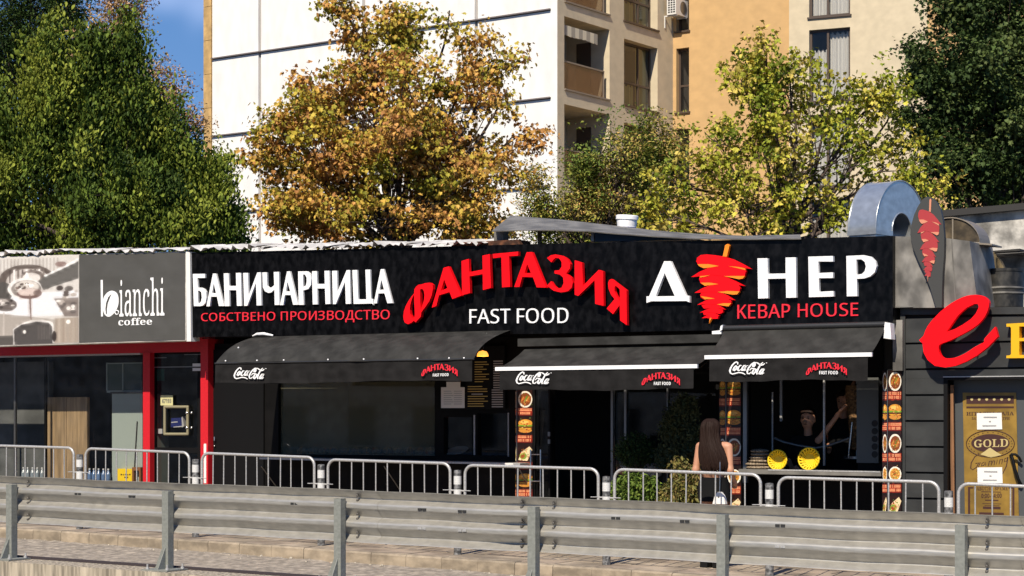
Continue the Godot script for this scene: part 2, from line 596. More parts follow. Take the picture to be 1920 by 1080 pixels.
	mat("skirt_cloth", Color(0.010, 0.010, 0.0105), 0.95)
	mat("pale_cloth", Color(0.42, 0.44, 0.47), 0.9)
	mat("white_leather", Color(0.80, 0.78, 0.74), 0.5)
	mat("soil", Color(0.05, 0.035, 0.025), 0.95)
	mat("pot", Color(0.035, 0.033, 0.032), 0.7)
	mat("bark", Color(0.14, 0.10, 0.08), 0.9, 0, spot, Vector3(3, 1, 3))
	mat("ac_white", Color(0.66, 0.65, 0.62), 0.5)
	for k in ["black_paint", "black_wall", "black_cloth", "skirt_cloth", "hair", "awning_cloth", "valance_cloth", "fascia_black", "letter_red", "letter_pink"]:
		M[k].metallic_specular = 0.25
	glass("window_glass", 0.10)
	M.window_glass.metallic_specular = 0.7
	glass("dark_glass", 0.35, Color(0.06, 0.065, 0.06))
	glass("sheen_film_glass", 0.5, Color(0.44, 0.43, 0.35))  # plastic film; its olive tone paints in the sheen reflected on the pane
	glass("far_glass", 0.28, Color(0.12, 0.13, 0.13))
	glass("smoke_glass", 0.6, Color(0.40, 0.28, 0.20))
	var lit := mat("lamp_glow", Color(0.9, 0.6, 0.25), 0.5)
	lit.emission_enabled = true
	lit.emission = Color(1.0, 0.62, 0.22)
	lit.emission_energy_multiplier = 1.6

# ---------------------------------------------------------------- ground, pavement, kerb, road, parapet
func street() -> void:
	var b := B.new()
	b.quad(Vector3(-900, -0.75, 300), Vector3(900, -0.75, 300), Vector3(900, -0.75, -900), Vector3(-900, -0.75, -900))
	struct("ground", b, M.ground, Transform3D())
	# pavement bed, with its paving slabs as pieces
	var slope := Basis(Vector3(0, 0, 1), -0.0215)
	b = B.new()
	b.slab(Vector3(-14, walk(-14) - 0.03, 2.06), Vector3(14, walk(14) - 0.03, 2.06), Vector3(14, walk(14) - 0.03, -5), Vector3(-14, walk(-14) - 0.03, -5), Vector3(0, -0.4, 0))
	var bed := struct("pavement", b, M.mortar)
	b = B.new()
	b.box(Vector3(-0.246, -0.05, -0.246), Vector3(0.246, 0.0, 0.246))
	var tile := b.done()
	for i in range(-18, 17):
		for j in 6:
			var u := i * 0.5 + (0.25 if j % 2 else 0.0)
			var t := Transform3D(slope, Vector3(u, walk(u) + rng.randf_range(-0.003, 0.003), 1.81 - j * 0.5))
			piece(bed, "paving_slab", tile, M.paving if rng.randf() < 0.6 else M.paving_dark, t)
	b = B.new()
	b.slab(Vector3(-14, walk(-14) - 0.02, 2.235), Vector3(14, walk(14) - 0.02, 2.235), Vector3(14, walk(14) - 0.02, 2.07), Vector3(-14, walk(-14) - 0.02, 2.07), Vector3(0, -0.4, 0))
	var kerb := struct("kerb", b, M.mortar)
	b = B.new()
	b.plate(PackedVector2Array([Vector2(0, -30), Vector2(17, -30), Vector2(17, -1.5), Vector2(15.5, 0.5), Vector2(1, 0.5), Vector2(0, 0)]),
		PackedVector3Array([Vector3(0.2475, -0.3, 0), Vector3(0.2475, -0.3, 0.17), Vector3(0.2475, -0.015, 0.17), Vector3(0.2475, 0.005, 0.155), Vector3(0.2475, 0.005, 0.01), Vector3(0.2475, 0, 0)]), Vector3(-0.495, 0, 0))
	var stone := b.done()
	for i in range(-24, 24):
		var u := i * 0.5 + 0.1
		piece(kerb, "kerb_stone", stone, M.kerb_stone if rng.randf() < 0.6 else M.kerb_stone_b, Transform3D(slope * Basis(Vector3.UP, rng.randf_range(-0.008, 0.008)), Vector3(u, walk(u) + rng.randf_range(-0.004, 0.004), 2.085)))
	# the side road: worn setts, uneven
	var fn := FastNoiseLite.new()
	fn.seed = 3
	fn.frequency = 0.9
	fn.fractal_octaves = 3
	b = B.new()
	var nu := 300
	var nw := 72
	var pts := []
	for j in nw + 1:
		var row := PackedVector3Array()
		for i in nu + 1:
			var u := -10.0 + 18.0 * i / nu
			var w := 2.24 + 3.62 * j / nw
			var h := walk(u) - 0.135 + fn.get_noise_2d(u * 1.6, w * 5.0) * 0.018 + absf(sin(w * 31.0 + fn.get_noise_2d(u * 3.0, w) * 2.0)) * 0.012 * (0.6 + fn.get_noise_2d(u * 9.0, w * 9.0))
			if j == 0: h -= 0.02
			row.append(Vector3(u, h, w))
		pts.append(row)
	for j in nw:
		for i in nu:
			b.quad(pts[j + 1][i], pts[j + 1][i + 1], pts[j][i + 1], pts[j][i])
	b.slab(Vector3(-30, 0.5, 5.86), Vector3(-10, walk(-10) - 0.15, 5.86), Vector3(-10, walk(-10) - 0.15, 2.24), Vector3(-30, 0.5, 2.24), Vector3(0, -0.3, 0))
	b.slab(Vector3(8, walk(8) - 0.15, 5.86), Vector3(30, -0.7, 5.86), Vector3(30, -0.7, 2.24), Vector3(8, walk(8) - 0.15, 2.24), Vector3(0, -0.3, 0))
	struct("road", b, M.setts)
	# grit and litter along the kerb
	b = B.new()
	for i in 120:
		var u := rng.randf_range(-7, 7.5)
		var w := 2.30 + absf(rng.randfn(0, 0.14))
		var r := rng.randf_range(0.006, 0.022) * (1.6 if rng.randf() < 0.06 else 1.0)
		b.xbox(Transform3D(Basis(Vector3(rng.randf(), rng.randf(), rng.randf()).normalized(), rng.randf() * 3.0), Vector3(u, walk(u) - 0.128, w)), Vector3(r, r * 0.7, r))
	var g := single("gutter_grit", "pale grit and crumbs scattered along the foot of the kerb", "grit", Vector3.ZERO, b, M.grit)
	g.set_meta("kind", "stuff")
	# parapet carrying the guardrail
	var p := thing("parapet", "low stained concrete parapet carrying the steel guardrail posts", "parapet", Vector3(0, -0.7, 6.2))
	b = nb(p)
	var y0 := rail_y(-16) - 0.895
	var y1 := rail_y(16) - 0.895
	b.slab(Vector3(-16, -0.75, 6.42), Vector3(16, -0.75, 6.42), Vector3(16, y1, 6.42), Vector3(-16, y0, 6.42), Vector3(0, 0, -0.48))
	part(p, "wall", b, M.concrete)
	b = nb(p)
	b.slab(Vector3(-16, y0 + 0.001, 5.995), Vector3(16, y1 + 0.001, 5.995), Vector3(16, y1 + 0.028, 5.995), Vector3(-16, y0 + 0.028, 5.995), Vector3(0, 0, -0.05))
	part(p, "joint_strip", b, M.rubber, "dark rubber strip along the back edge")

func rail_y(u: float) -> float:    # top edge of the guardrail
	return 1.006 - 0.0135 * u

func dent(u: float, y: float, w: float) -> Vector3:    # knocks and sag of the beam
	var k := exp(-pow((u - 3.55) * 6.0, 2)) * 0.02 * sin(y * 30.0) + exp(-pow((u + 1.3) * 4.0, 2)) * 0.012 * sin(y * 22.0 + 1.0)
	return Vector3(u, rail_y(u) + y + 0.003 * sin(u * 1.7) + 0.002 * sin(u * 5.3), w + 0.004 * sin(u * 2.1 + y * 5.0) + 0.003 * sin(u * 7.0 + y * 11.0) + k)

func guardrail() -> void:
	var root := thing("guardrail", "galvanised steel guardrail of triple wave beams bolted to posts", "guardrail", Vector3(0, 0.1, 6.1))
	var prof := [[0.0, 0.0], [0.0, -0.004], [-0.004, -0.012], [-0.074, -0.072], [-0.08, -0.079], [-0.08, -0.085], [-0.075, -0.091], [-0.016, -0.122], [-0.006, -0.130], [-0.001, -0.140], [0.0, -0.150], [0.0, -0.172], [-0.002, -0.180], [-0.009, -0.188], [-0.074, -0.250], [-0.08, -0.257], [-0.08, -0.264], [-0.075, -0.270], [-0.016, -0.301], [-0.006, -0.309], [-0.001, -0.319], [0.0, -0.329], [0.0, -0.351], [-0.002, -0.359], [-0.009, -0.367], [-0.074, -0.428], [-0.08, -0.436], [-0.08, -0.443], [-0.075, -0.449], [-0.004, -0.498], [0.0, -0.506]]
	var cuts := [-9.0, -2.42, 1.9, 4.02, 8.12, 13.0]
	for k in cuts.size() - 1:
		var b := nb(root)
		var a: float = cuts[k] - 0.14
		var z: float = cuts[k + 1] + 0.14
		var w := 6.08 + (0.004 if k % 2 else 0.0)
		var steps := 40
		for s in steps:
			var u0 := lerpf(a, z, float(s) / steps)
			var u1 := lerpf(a, z, float(s + 1) / steps)
			for i in prof.size() - 1:
				var p: Array = prof[i]
				var q: Array = prof[i + 1]
				var nn := []
				for e in [i, i + 1]:
					var c0: Array = prof[maxi(e - 1, 0)]
					var c1: Array = prof[mini(e + 1, prof.size() - 1)]
					nn.append(Vector3(0, c1[0] - c0[0], c0[1] - c1[1]).normalized())
				var A := dent(u0, p[1], w + p[0]); var C := dent(u1, p[1], w + p[0])
				var D := dent(u1, q[1], w + q[0]); var E := dent(u0, q[1], w + q[0])
				b.put(E, D, C, nn[1], nn[1], nn[0]); b.put(E, C, A, nn[1], nn[0], nn[0])
				var t := Vector3(0, 0, -0.003)
				if i == 0 or i == prof.size() - 2:
					b.put(E + t, C + t, D + t, -nn[1], -nn[0], -nn[1]); b.put(E + t, A + t, C + t, -nn[1], -nn[0], -nn[0])
		part(root, "beam", b, M.zinc)
	# posts with gusset and base plate
	for px in [-290, 20, 313, 636, 1000, 1355, 1803, 2200]:
		var u := P(px, 960, 6.16).x
		var top := rail_y(u) - 0.085
		var foot := rail_y(u) - 0.88
		var b := nb(root)
		b.box(Vector3(u - 0.05, foot, 6.175), Vector3(u + 0.032, top, 6.18))
		b.box(Vector3(u + 0.026, foot, 6.10), Vector3(u + 0.032, top, 6.1745))
		b.box(Vector3(u - 0.05, foot, 6.10), Vector3(u - 0.044, top, 6.1745))
		b.box(Vector3(u - 0.0435, foot, 6.085), Vector3(u + 0.0255, top, 6.12))
		var post := part(root, "post", b, M.zinc_post)
		b = nb(root)
		b.plate(PackedVector2Array([Vector2(0, 0), Vector2(13, 0), Vector2(0, 24)]), PackedVector3Array([Vector3(u - 0.0505, foot, 6.17), Vector3(u - 0.15, foot, 6.17), Vector3(u - 0.0505, foot + 0.22, 6.17)]), Vector3(0, 0, -0.008))
		b.plate(PackedVector2Array([Vector2(0, 0), Vector2(13, 0), Vector2(0, 24)]), PackedVector3Array([Vector3(u + 0.0, foot, 6.181), Vector3(u + 0.0, foot, 6.30), Vector3(u + 0.0, foot + 0.22, 6.181)]), Vector3(-0.008, 0, 0))
		part(post, "gusset", b, M.zinc_post)
		b = nb(root)
		b.box(Vector3(u - 0.17, foot - 0.014, 6.03), Vector3(u + 0.17, foot, 6.36))
		var plate := part(root, "base_plate", b, M.zinc_post)
		for c in [[-0.13, 6.31], [0.13, 6.31], [-0.13, 6.07], [0.13, 6.07]]:
			b = nb(root)
			b.lathe([Vector2(0.02, 0), Vector2(0.02, 0.018), Vector2(0.011, 0.018), Vector2(0.011, 0.05), Vector2(0, 0.05)], Transform3D(Basis(), Vector3(u + c[0], foot + 0.0005, c[1])), 6)
			part(plate, "bolt", b, M.galvanised)
	for s in [-2.56, 1.78, 3.62, 3.96, 7.98, 8.42, -8.9]:
		for dy in [-0.10, -0.235, -0.28, -0.415, -0.46, -0.055]:
			var b := nb(root)
			b.lathe([Vector2(0.012, -0.05), Vector2(0.012, 0.006), Vector2(0.007, 0.012), Vector2(0, 0.014)], Transform3D(Basis(Vector3.RIGHT, PI / 2), Vector3(s, rail_y(s) + dy, 6.045)), 8)
			part(root, "bolt", b, M.bolt)
	for s in [[-1.8, 0], [-1.05, 0], [0.55, 0], [1.05, 0], [2.55, 0], [3.0, 0], [4.62, 0], [5.3, 0], [6.2, 0], [6.75, 0], [2.55, 1], [3.0, 1], [5.25, 1], [-1.75, 1], [6.2, 1]]:
		var b := nb(root)
		var y: float = rail_y(s[0]) - 0.16 - s[1] * 0.181
		b.box(Vector3(s[0] - 0.045, y - 0.011, 6.06), Vector3(s[0] - 0.004, y + 0.011, 6.0866))
		b.box(Vector3(s[0] + 0.004, y - 0.011, 6.06), Vector3(s[0] + 0.045, y + 0.011, 6.0866))
		part(root, "slot", b, M.slot if s[1] == 0 else M.galvanised)

# ---------------------------------------------------------------- crowd barriers and bollards
func barriers() -> void:
	var w := 1.73
	var spots := []
	for i in range(-4, 5):
		spots.append(0.25 + 2.017 * i)
	var beside := ["the yellow crate", "the red shop pillar", "the black shop door", "the pastry window", "the menu board", "the tall handle of the open doorway", "the green shrub", "the kiosk counter", "the gold door"]
	for i in spots.size():
		var u: float = spots[i]
		var y := walk(u)
		if i > 0 and i < 8:
			var root := thing("bollard", "grey plastic bollard with white reflective bands in front of " + ["", "the wooden wardrobe", "the black coffee shop door", "the pastry window's left end", "the menu board", "the glass wall and green shrub", "the kiosk's flatbread stack", "the gaming hall wall boards"][i], "bollard", Vector3(u, y, w), "bollards between the crowd barriers")
			var b := nb(root)
			b.lathe([Vector2(0.05, 0), Vector2(0.047, 0.02), Vector2(0.046, 1.0), Vector2(0.043, 1.015), Vector2(0.0, 1.02)], Transform3D(Basis(), Vector3(u, y, w)), 14)
			part(root, "post", b, M.bollard_grey)
			for q in [[0.845, 0.945], [0.64, 0.785]]:
				b = nb(root)
				b.lathe([Vector2(0.046, q[0]), Vector2(0.0475, q[0]), Vector2(0.0475, q[1]), Vector2(0.046, q[1])], Transform3D(Basis(), Vector3(u, y, w)), 14)
				part(root, "reflective_band", b, M.reflective_white)
		if i < 8:
			var v: float = spots[i + 1]
			var a := u + 0.105
			var z := v - 0.105
			var ya := walk(u) + 1.085 + rng.randf_range(-0.01, 0.012)
			var yz := walk(u) + 1.085 - 0.028 + rng.randf_range(-0.012, 0.01)
			var root := thing("crowd_barrier", ["low steel crowd barrier with round corners before the shop's far window end", "low steel crowd barrier in front of the wooden wardrobe", "low steel crowd barrier across the red door posts and yellow crate", "low steel crowd barrier just right of the red pillar", "low steel crowd barrier under the pastry window and menu board", "low steel crowd barrier in front of the open doorway", "low steel crowd barrier in front of the shrubs and woman", "low steel crowd barrier below the yellow baskets"][i] if i < 7 else "low steel crowd barrier in front of the gold door", "barrier", Vector3((a + z) / 2, walk((a + z) / 2), w), "crowd barriers along the pavement")
			if i == 0: root.set_meta("label", "low steel crowd barrier before the coffee shop's empty window end")
			var b := nb(root)
			var pts := [Vector3(a, walk(a) + 0.26, w)]
			var r := 0.11
			for k in 7:
				var t := PI / 2 * k / 6
				pts.append(Vector3(a + r - r * cos(t), ya - r + r * sin(t), w))
			for k in 7:
				var t := PI / 2 * k / 6
				pts.append(Vector3(z - r + r * sin(t), yz - r + r * cos(t), w))
			pts.append(Vector3(z, walk(z) + 0.26, w))
			b.tube(pts, 0.0185, 10)
			part(root, "frame", b, M.galvanised)
			b = nb(root)
			b.tube([Vector3(a, walk(a) + 0.26, w), Vector3(z, walk(z) + 0.26, w)], 0.016, 8)
			part(root, "bottom_rail", b, M.galvanised)
			for k in 9:
				var t := (k + 1) / 10.0
				var x := lerpf(a, z, t) + rng.randf_range(-0.006, 0.006)
				b = nb(root)
				b.tube([Vector3(x, walk(x) + 0.26, w), Vector3(x + rng.randf_range(-0.008, 0.008), lerpf(ya, yz, t), w)], 0.0085, 6)
				part(root, "bar", b, M.galvanised)
			for q in [[a, -1.0], [z, 1.0]]:
				b = nb(root)
				b.tube([Vector3(q[0], walk(q[0]) + 0.77, w), Vector3(q[0] + q[1] * 0.062, walk(q[0]) + 0.77, w)], 0.012, 6)
				b.tube([Vector3(q[0], walk(q[0]) + 0.775, w + 0.02), Vector3(q[0] - q[1] * 0.09, walk(q[0]) + 0.773, w + 0.02)], 0.006, 6)
				part(root, "clip", b, M.galvanised)

# ---------------------------------------------------------------- walls with openings
# at: maps (x, y) to a point; back: into the wall; holes: [x0, y0, x1, y1]
func pierced(b: B, at: Callable, x0: float, x1: float, y0: float, y1: float, holes: Array, back: Vector3) -> void:
	var xs := [x0, x1]
	var ys := [y0, y1]
	for h in holes:
		xs.append(clampf(h[0], x0, x1)); xs.append(clampf(h[2], x0, x1)); ys.append(clampf(h[1], y0, y1)); ys.append(clampf(h[3], y0, y1))
	xs.sort(); ys.sort()
	for i in xs.size() - 1:
		for j in ys.size() - 1:
			if xs[i + 1] - xs[i] < 1e-4 or ys[j + 1] - ys[j] < 1e-4:
				continue
			var mx: float = (xs[i] + xs[i + 1]) / 2
			var my: float = (ys[j] + ys[j + 1]) / 2
			var open := false
			for h in holes:
				if mx > h[0] and mx < h[2] and my > h[1] and my < h[3]:
					open = true
			if not open:
				b.quad(at.call(xs[i], ys[j]), at.call(xs[i + 1], ys[j]), at.call(xs[i + 1], ys[j + 1]), at.call(xs[i], ys[j + 1]))
	for h in holes:
		var p := [at.call(h[0], h[1]), at.call(h[2], h[1]), at.call(h[2], h[3]), at.call(h[0], h[3])]
		for k in 4:
			b.quad(p[k], p[(k + 1) % 4], p[(k + 1) % 4] + back, p[k] + back)

# a window set into an opening: frame, bars, panes, curtain
func window(parent: Node3D, at: Callable, h: Array, back: Vector3, set_in: float, bars_x: Array, bars_y: Array, curtain = null) -> void:
	var dir := back.normalized()
	var off := dir * set_in
	var t := 0.07
	var b := nb(parent)
	var rects := [[h[0], h[1], h[2], h[1] + t], [h[0], h[3] - t, h[2], h[3]], [h[0], h[1] + t, h[0] + t, h[3] - t], [h[2] - t, h[1] + t, h[2], h[3] - t]]
	for x in bars_x:
		var m := lerpf(h[0], h[2], x)
		rects.append([m - t / 2, h[1] + t, m + t / 2, h[3] - t])
	for r in rects:
		b.slab(at.call(r[0], r[1]) + off, at.call(r[2], r[1]) + off, at.call(r[2], r[3]) + off, at.call(r[0], r[3]) + off, dir * 0.06)
	for y in bars_y:
		var m := lerpf(h[1], h[3], y)
		b.slab(at.call(h[0] + t, m - t / 2) + off * 1.0 - dir * 0.004, at.call(h[2] - t, m - t / 2) + off - dir * 0.004, at.call(h[2] - t, m + t / 2) + off - dir * 0.004, at.call(h[0] + t, m + t / 2) + off - dir * 0.004, dir * 0.06)
	var win := part(parent, "window", b, M.brown_frame)
	b = nb(parent)
	b.slab(at.call(h[0] - 0.05, h[1] - 0.06) - dir * 0.06, at.call(h[2] + 0.05, h[1] - 0.06) - dir * 0.06, at.call(h[2] + 0.05, h[1]) - dir * 0.06, at.call(h[0] - 0.05, h[1]) - dir * 0.06, dir * (0.06 + set_in))
	part(win, "sill", b, M.brown_frame)
	var g := off + dir * 0.03
	var xs := [h[0] + t / 2]
	for x in bars_x:
		xs.append(lerpf(h[0], h[2], x))
	xs.append(h[2] - t / 2)
	for i in xs.size() - 1:
		b = nb(parent)
		b.quad(at.call(xs[i], h[1] + t / 2) + g, at.call(xs[i + 1], h[1] + t / 2) + g, at.call(xs[i + 1], h[3] - t / 2) + g, at.call(xs[i], h[3] - t / 2) + g)
		part(win, "pane", b, M.far_glass)
	if curtain:
		for seg in curtain[1]:
			b = nb(parent)
			var k := 18
			for i in k:
				var f0 := lerpf(seg[0], seg[1], float(i) / k)
				var f1 := lerpf(seg[0], seg[1], float(i + 1) / k)
				var w0 := dir * (0.16 + 0.035 * sin(i * 1.9)) + off
				var w1 := dir * (0.16 + 0.035 * sin((i + 1) * 1.9)) + off
				var lo: float = lerpf(h[1], h[3], seg[2])
				var hi: float = lerpf(h[1], h[3], seg[3] + 0.02 * sin(i * 1.3))
				b.quad(at.call(lerpf(h[0], h[2], f0), lo) + w0, at.call(lerpf(h[0], h[2], f1), lo) + w1, at.call(lerpf(h[0], h[2], f1), hi) + w1, at.call(lerpf(h[0], h[2], f0), hi) + w0)
			part(win, "curtain", b, curtain[0])
	b = nb(parent)
	var deep := dir * 1.6
	b.quad(at.call(h[0], h[1]) + deep, at.call(h[2], h[1]) + deep, at.call(h[2], h[3]) + deep, at.call(h[0], h[3]) + deep)
	var c4 := [at.call(h[0], h[1]), at.call(h[2], h[1]), at.call(h[2], h[3]), at.call(h[0], h[3])]
	for k in 4:
		b.quad(c4[k] + back, c4[(k + 1) % 4] + back, c4[(k + 1) % 4] + deep, c4[k] + deep)
	part(win, "room_behind", b, M.dark_room)

func apartment_block() -> void:
	var thb := atan2(3640.0, 5130.0)
	var c := far(1045, 780, 61.0)
	var TB := Transform3D(Basis(Vector3(cos(thb), 0, sin(thb)), Vector3.UP, Vector3(-sin(thb), 0, cos(thb))), Vector3(c.x, 0, c.z))
	var root := thing("apartment_block", "tall white panel apartment block with cream and orange side walls", "building", Vector3(0, -0.75, 0), "", TB)
	var top := 24.0
	var line := hit(TB, 1033, 349, 2, 0).y
	var st := (hit(TB, 1033, 18, 2, 0).y - line) / 2.0
	var X := func(px): return hit(TB, px, 300, 2, 0.0).x
	# core of the white wing
	var b := nb(root)
	b.box(Vector3(X.call(386), -0.75, -12.0), Vector3(-2.6, top, -0.07))
	part(root, "wall", b, M.panel_joint)
	var cols := [X.call(398), X.call(487), X.call(682), X.call(893), X.call(1033)]
	for k in range(-3, 4):
		var y0: float = line + st * k + 0.03
		var y1: float = line + st * (k + 1) - 0.03
		for i in 4:
			b = nb(root)
			var g := 0.065
			b.box(Vector3(cols[i] + (g if i else 0.0), y0, -0.1), Vector3(cols[i + 1] - (g if i < 3 else 0.0), y1, 0.0))
			part(root, "panel", b, M.panel_white)
		b = nb(root)
		b.box(Vector3(cols[0], line + st * k - 0.01, -0.1), Vector3(cols[4], line + st * k + 0.029, 0.09))
		part(root, "joint_flashing", b, M.flashing)
	b = nb(root)
	b.box(Vector3(cols[4] + 0.001, -0.75, -0.3), Vector3(-0.001, top, 0.0))
	part(root, "corner_pier", b, M.panel_white)
	var u0: float = X.call(383)
	var k0 := -0.6
	while k0 < 20.0:
		b = nb(root)
		b.box(Vector3(u0, k0, -0.6), Vector3(cols[0] - 0.02, k0 + 1.2, 0.04))
		part(root, "edge_block", b, M.orange_strip)
		k0 += 1.215
	# the cream side, facing right: coordinates (distance back from the corner, height)
	var D := -hit(TB, 1262, 150, 0, 0.0).z
	var at := func(x, y): return Vector3(0.0, y, -x)
	var hs := func(px): return -hit(TB, px, 150, 0, 0.0).z
	var bh := func(px, py): return hit(TB, px, py, 0, 0.0).y
	var into := Vector3(-1, 0, 0)
	var holes := []
	var bal := []
	var wins := []
	for k in range(-3, 3):
		bal.append([hs.call(1058), bh.call(1058, 169) + st * k, hs.call(1143), bh.call(1058, 30) + st * k])
		wins.append([hs.call(1170), bh.call(1170, 195) + st * k, hs.call(1233), bh.call(1170, 72) + st * k])
	b = nb(root)
	for h in bal + wins:
		holes.append(h)
	pierced(b, at, 0.0, D, -0.75, top, holes, into * 0.32)
	part(root, "side_wall", b, M.cream)
	for k in bal.size():
		var h: Array = bal[k]
		b = nb(root)
		var deep := into * 1.7
		var c4 := [at.call(h[0], h[1]), at.call(h[2], h[1]), at.call(h[2], h[3]), at.call(h[0], h[3])]
		for i in 4:
			b.quad(c4[i] + into * 0.32, c4[(i + 1) % 4] + into * 0.32, c4[(i + 1) % 4] + deep, c4[i] + deep)
		b.quad(c4[0] + deep, c4[1] + deep, c4[2] + deep, c4[3] + deep)
		var balcony := part(root, "balcony", b, M.cream)
		b = nb(root)
		b.slab(at.call(h[0] + 0.01, h[1] + 0.06) + into * 0.10, at.call(h[2] - 0.25, h[1] + 0.06) + into * 0.10, at.call(h[2] - 0.25, h[1] + 0.92) + into * 0.10, at.call(h[0] + 0.01, h[1] + 0.92) + into * 0.10, into * 0.02)
		part(balcony, "railing_panel", b, M.smoke_glass)
		b = nb(root)
		b.slab(at.call(h[0], h[1] + 0.92) + into * 0.07, at.call(h[2] - 0.2, h[1] + 0.92) + into * 0.07, at.call(h[2] - 0.2, h[1] + 0.97) + into * 0.07, at.call(h[0], h[1] + 0.97) + into * 0.07, into * 0.07)
		b.slab(at.call(h[2] - 0.25, h[1]) + into * 0.08, at.call(h[2] - 0.2, h[1]) + into * 0.08, at.call(h[2] - 0.2, h[1] + 0.92) + into * 0.08, at.call(h[2] - 0.25, h[1] + 0.92) + into * 0.08, into * 0.05)
		b.slab(at.call(h[0], h[1] + 0.001) - into * 0.05, at.call(h[2], h[1] + 0.001) - into * 0.05, at.call(h[2], h[1] + 0.055) - into * 0.05, at.call(h[0], h[1] + 0.055) - into * 0.05, into * 0.3)
		part(balcony, "handrail", b, M.rail)
		b = nb(root)
		var dx: float = h[2] - 0.03
		b.slab(at.call(dx, h[1] + 0.06) + into * 1.28, at.call(dx, h[1] + 0.06) + into * 0.72, at.call(dx, h[1] + 2.0) + into * 0.72, at.call(dx, h[1] + 2.0) + into * 1.28, Vector3(0, 0, -0.025))
		part(balcony, "door", b, M.brown_frame)
		window(root, at, wins[k], into * 0.32, 0.28, [0.2, 0.63], [0.38], [M.curtain_yellow, [[0.05, 0.2, 0.0, 1.0], [0.2, 0.6, 0.0, 0.36], [0.66, 0.98, 0.0, 1.0]]])
	b = nb(root)
	b.box(Vector3(-2.59, -0.75, -12.0), Vector3(-1.72, top, -0.31))
	part(root, "core_wall", b, M.cream)
	# orange wall, set back
	var at2 := func(x, y): return Vector3(x, y, -D)
	var ox := func(px): return hit(TB, px, 150, 2, -D).x
	var oy := func(px, py): return hit(TB, px, py, 2, -D).y
	var ow := []
	for k in range(-2, 3):
		ow.append([ox.call(1268), oy.call(1280, 210) + st * k, ox.call(1292), oy.call(1280, 90) + st * k])
	b = nb(root)
	pierced(b, at2, 0.0, ox.call(1485), -0.75, top, ow, Vector3(0, 0, -0.25))
	part(root, "orange_wall", b, M.orange)
	for h in ow:
		window(root, at2, h, Vector3(0, 0, -0.25), 0.18, [], [0.42])
	b = nb(root)
	b.box(Vector3(-1.7, top, -12), Vector3(ox.call(1485) + 12, top + 0.3, -D))
	part(root, "roof", b, M.flashing)
	# the pale wing on the right, turned a little
	var o3: Vector3 = TB * Vector3(ox.call(1485), 0, -D)
	var t3 := deg_to_rad(24)
	var TW := Transform3D(Basis(Vector3(cos(t3), 0, sin(t3)), Vector3.UP, Vector3(-sin(t3), 0, cos(t3))), o3 + Vector3(-sin(t3), 0, cos(t3)) * 0.35)
	var wing := thing("apartment_wing", "pale cream apartment wing with curtained brown windows beside orange wall", "building", Vector3(0, -0.75, 0), "", TW)
	var at3 := func(x, y): return Vector3(x, y, 0.0)
	var ax := func(px): return hit(TW, px, 100, 2, 0.0).x
	var ay := func(px, py): return hit(TW, px, py, 2, 0.0).y
	var aw := []
	for k in range(-3, 2):
		aw.append([ax.call(1517), ay.call(1550, 190) + st * k, ax.call(1594), ay.call(1550, 54) + st * k])
	# the window above ends lower edge near the top of the picture
	b = nb(wing)
	pierced(b, at3, 0.0, ax.call(1740), -0.75, top, aw, Vector3(0, 0, -0.22))
	b.quad(Vector3(0, -0.75, -3), Vector3(0, -0.75, 0), Vector3(0, top, 0), Vector3(0, top, -3))
	part(wing, "wall", b, M.cream)
	for h in aw:
		window(wing, at3, h, Vector3(0, 0, -0.22), 0.12, [0.44], [], [M.curtain, [[0.05, 0.42, 0.0, 0.72], [0.47, 0.95, 0.0, 0.95]]])
	b = nb(wing)
	b.box(Vector3(ax.call(1740) + 0.002, -0.75, -2), Vector3(ax.call(2300), top, 0.06))
	part(wing, "orange_wall", b, M.orange)
	# air conditioner on the cream side
	var ap := hit(TB, 1246, 30, 0, 0.0)
	var acu := thing("air_conditioner", "white air conditioner unit bracketed to the cream wall near its inner corner", "air conditioner", ap, "", TB)
	b = nb(acu)
	b.box(ap + Vector3(0.14, 0.0, -0.72), ap + Vector3(0.5, 0.56, 0.08))
	var casing := part(acu, "casing", b, M.ac_white)
	b = nb(acu)
	b.lathe([Vector2(0.0, 0.004), Vector2(0.19, 0.004), Vector2(0.21, 0.012), Vector2(0.225, 0.0)], Transform3D(Basis(Vector3(0, 0, 1), -PI / 2), ap + Vector3(0.501, 0.28, -0.42)), 20)
	part(casing, "fan_grille", b, M.steel)
	b = nb(acu)
	for i in 3:
		for j in 6:
			b.box(ap + Vector3(0.19 + i * 0.1, 0.06 + j * 0.08, 0.081), ap + Vector3(0.26 + i * 0.1, 0.11 + j * 0.08, 0.084))
	part(casing, "side_vent", b, M.slot)
	for z in [0.0, -0.62]:
		b = nb(acu)
		b.box(ap + Vector3(0.0, -0.04, z - 0.02), ap + Vector3(0.5, -0.003, z + 0.02))
		b.box(ap + Vector3(0.0, -0.42, z - 0.015), ap + Vector3(0.03, -0.041, z + 0.015))
		part(acu, "bracket", b, M.ac_white)
	# small striped awning inside the upper balcony
	var h2: Array = bal[3]
	var sp: Vector3 = at.call(h2[0] + 0.06, h2[3] - 0.25)
	var aw2 := thing("striped_awning", "small scalloped striped awning inside the upper balcony opening", "awning", sp, "", TB)
	var n := 9
	var wide: float = (h2[2] - h2[0]) * 0.74 / n
	for i in n:
		b = nb(aw2)
		var a0 := sp + Vector3(-0.06, 0, -wide * i)
		var a1 := sp + Vector3(-0.06, 0, -wide * (i + 1))
		b.slab(a0 + Vector3(0, -0.32, 0), a1 + Vector3(0, -0.32 - 0.03 * sin(i), 0), a1, a0, Vector3(-0.02, 0, 0))
		part(aw2, "stripe", b, M.stripe_cream if i % 2 else M.stripe_grey)

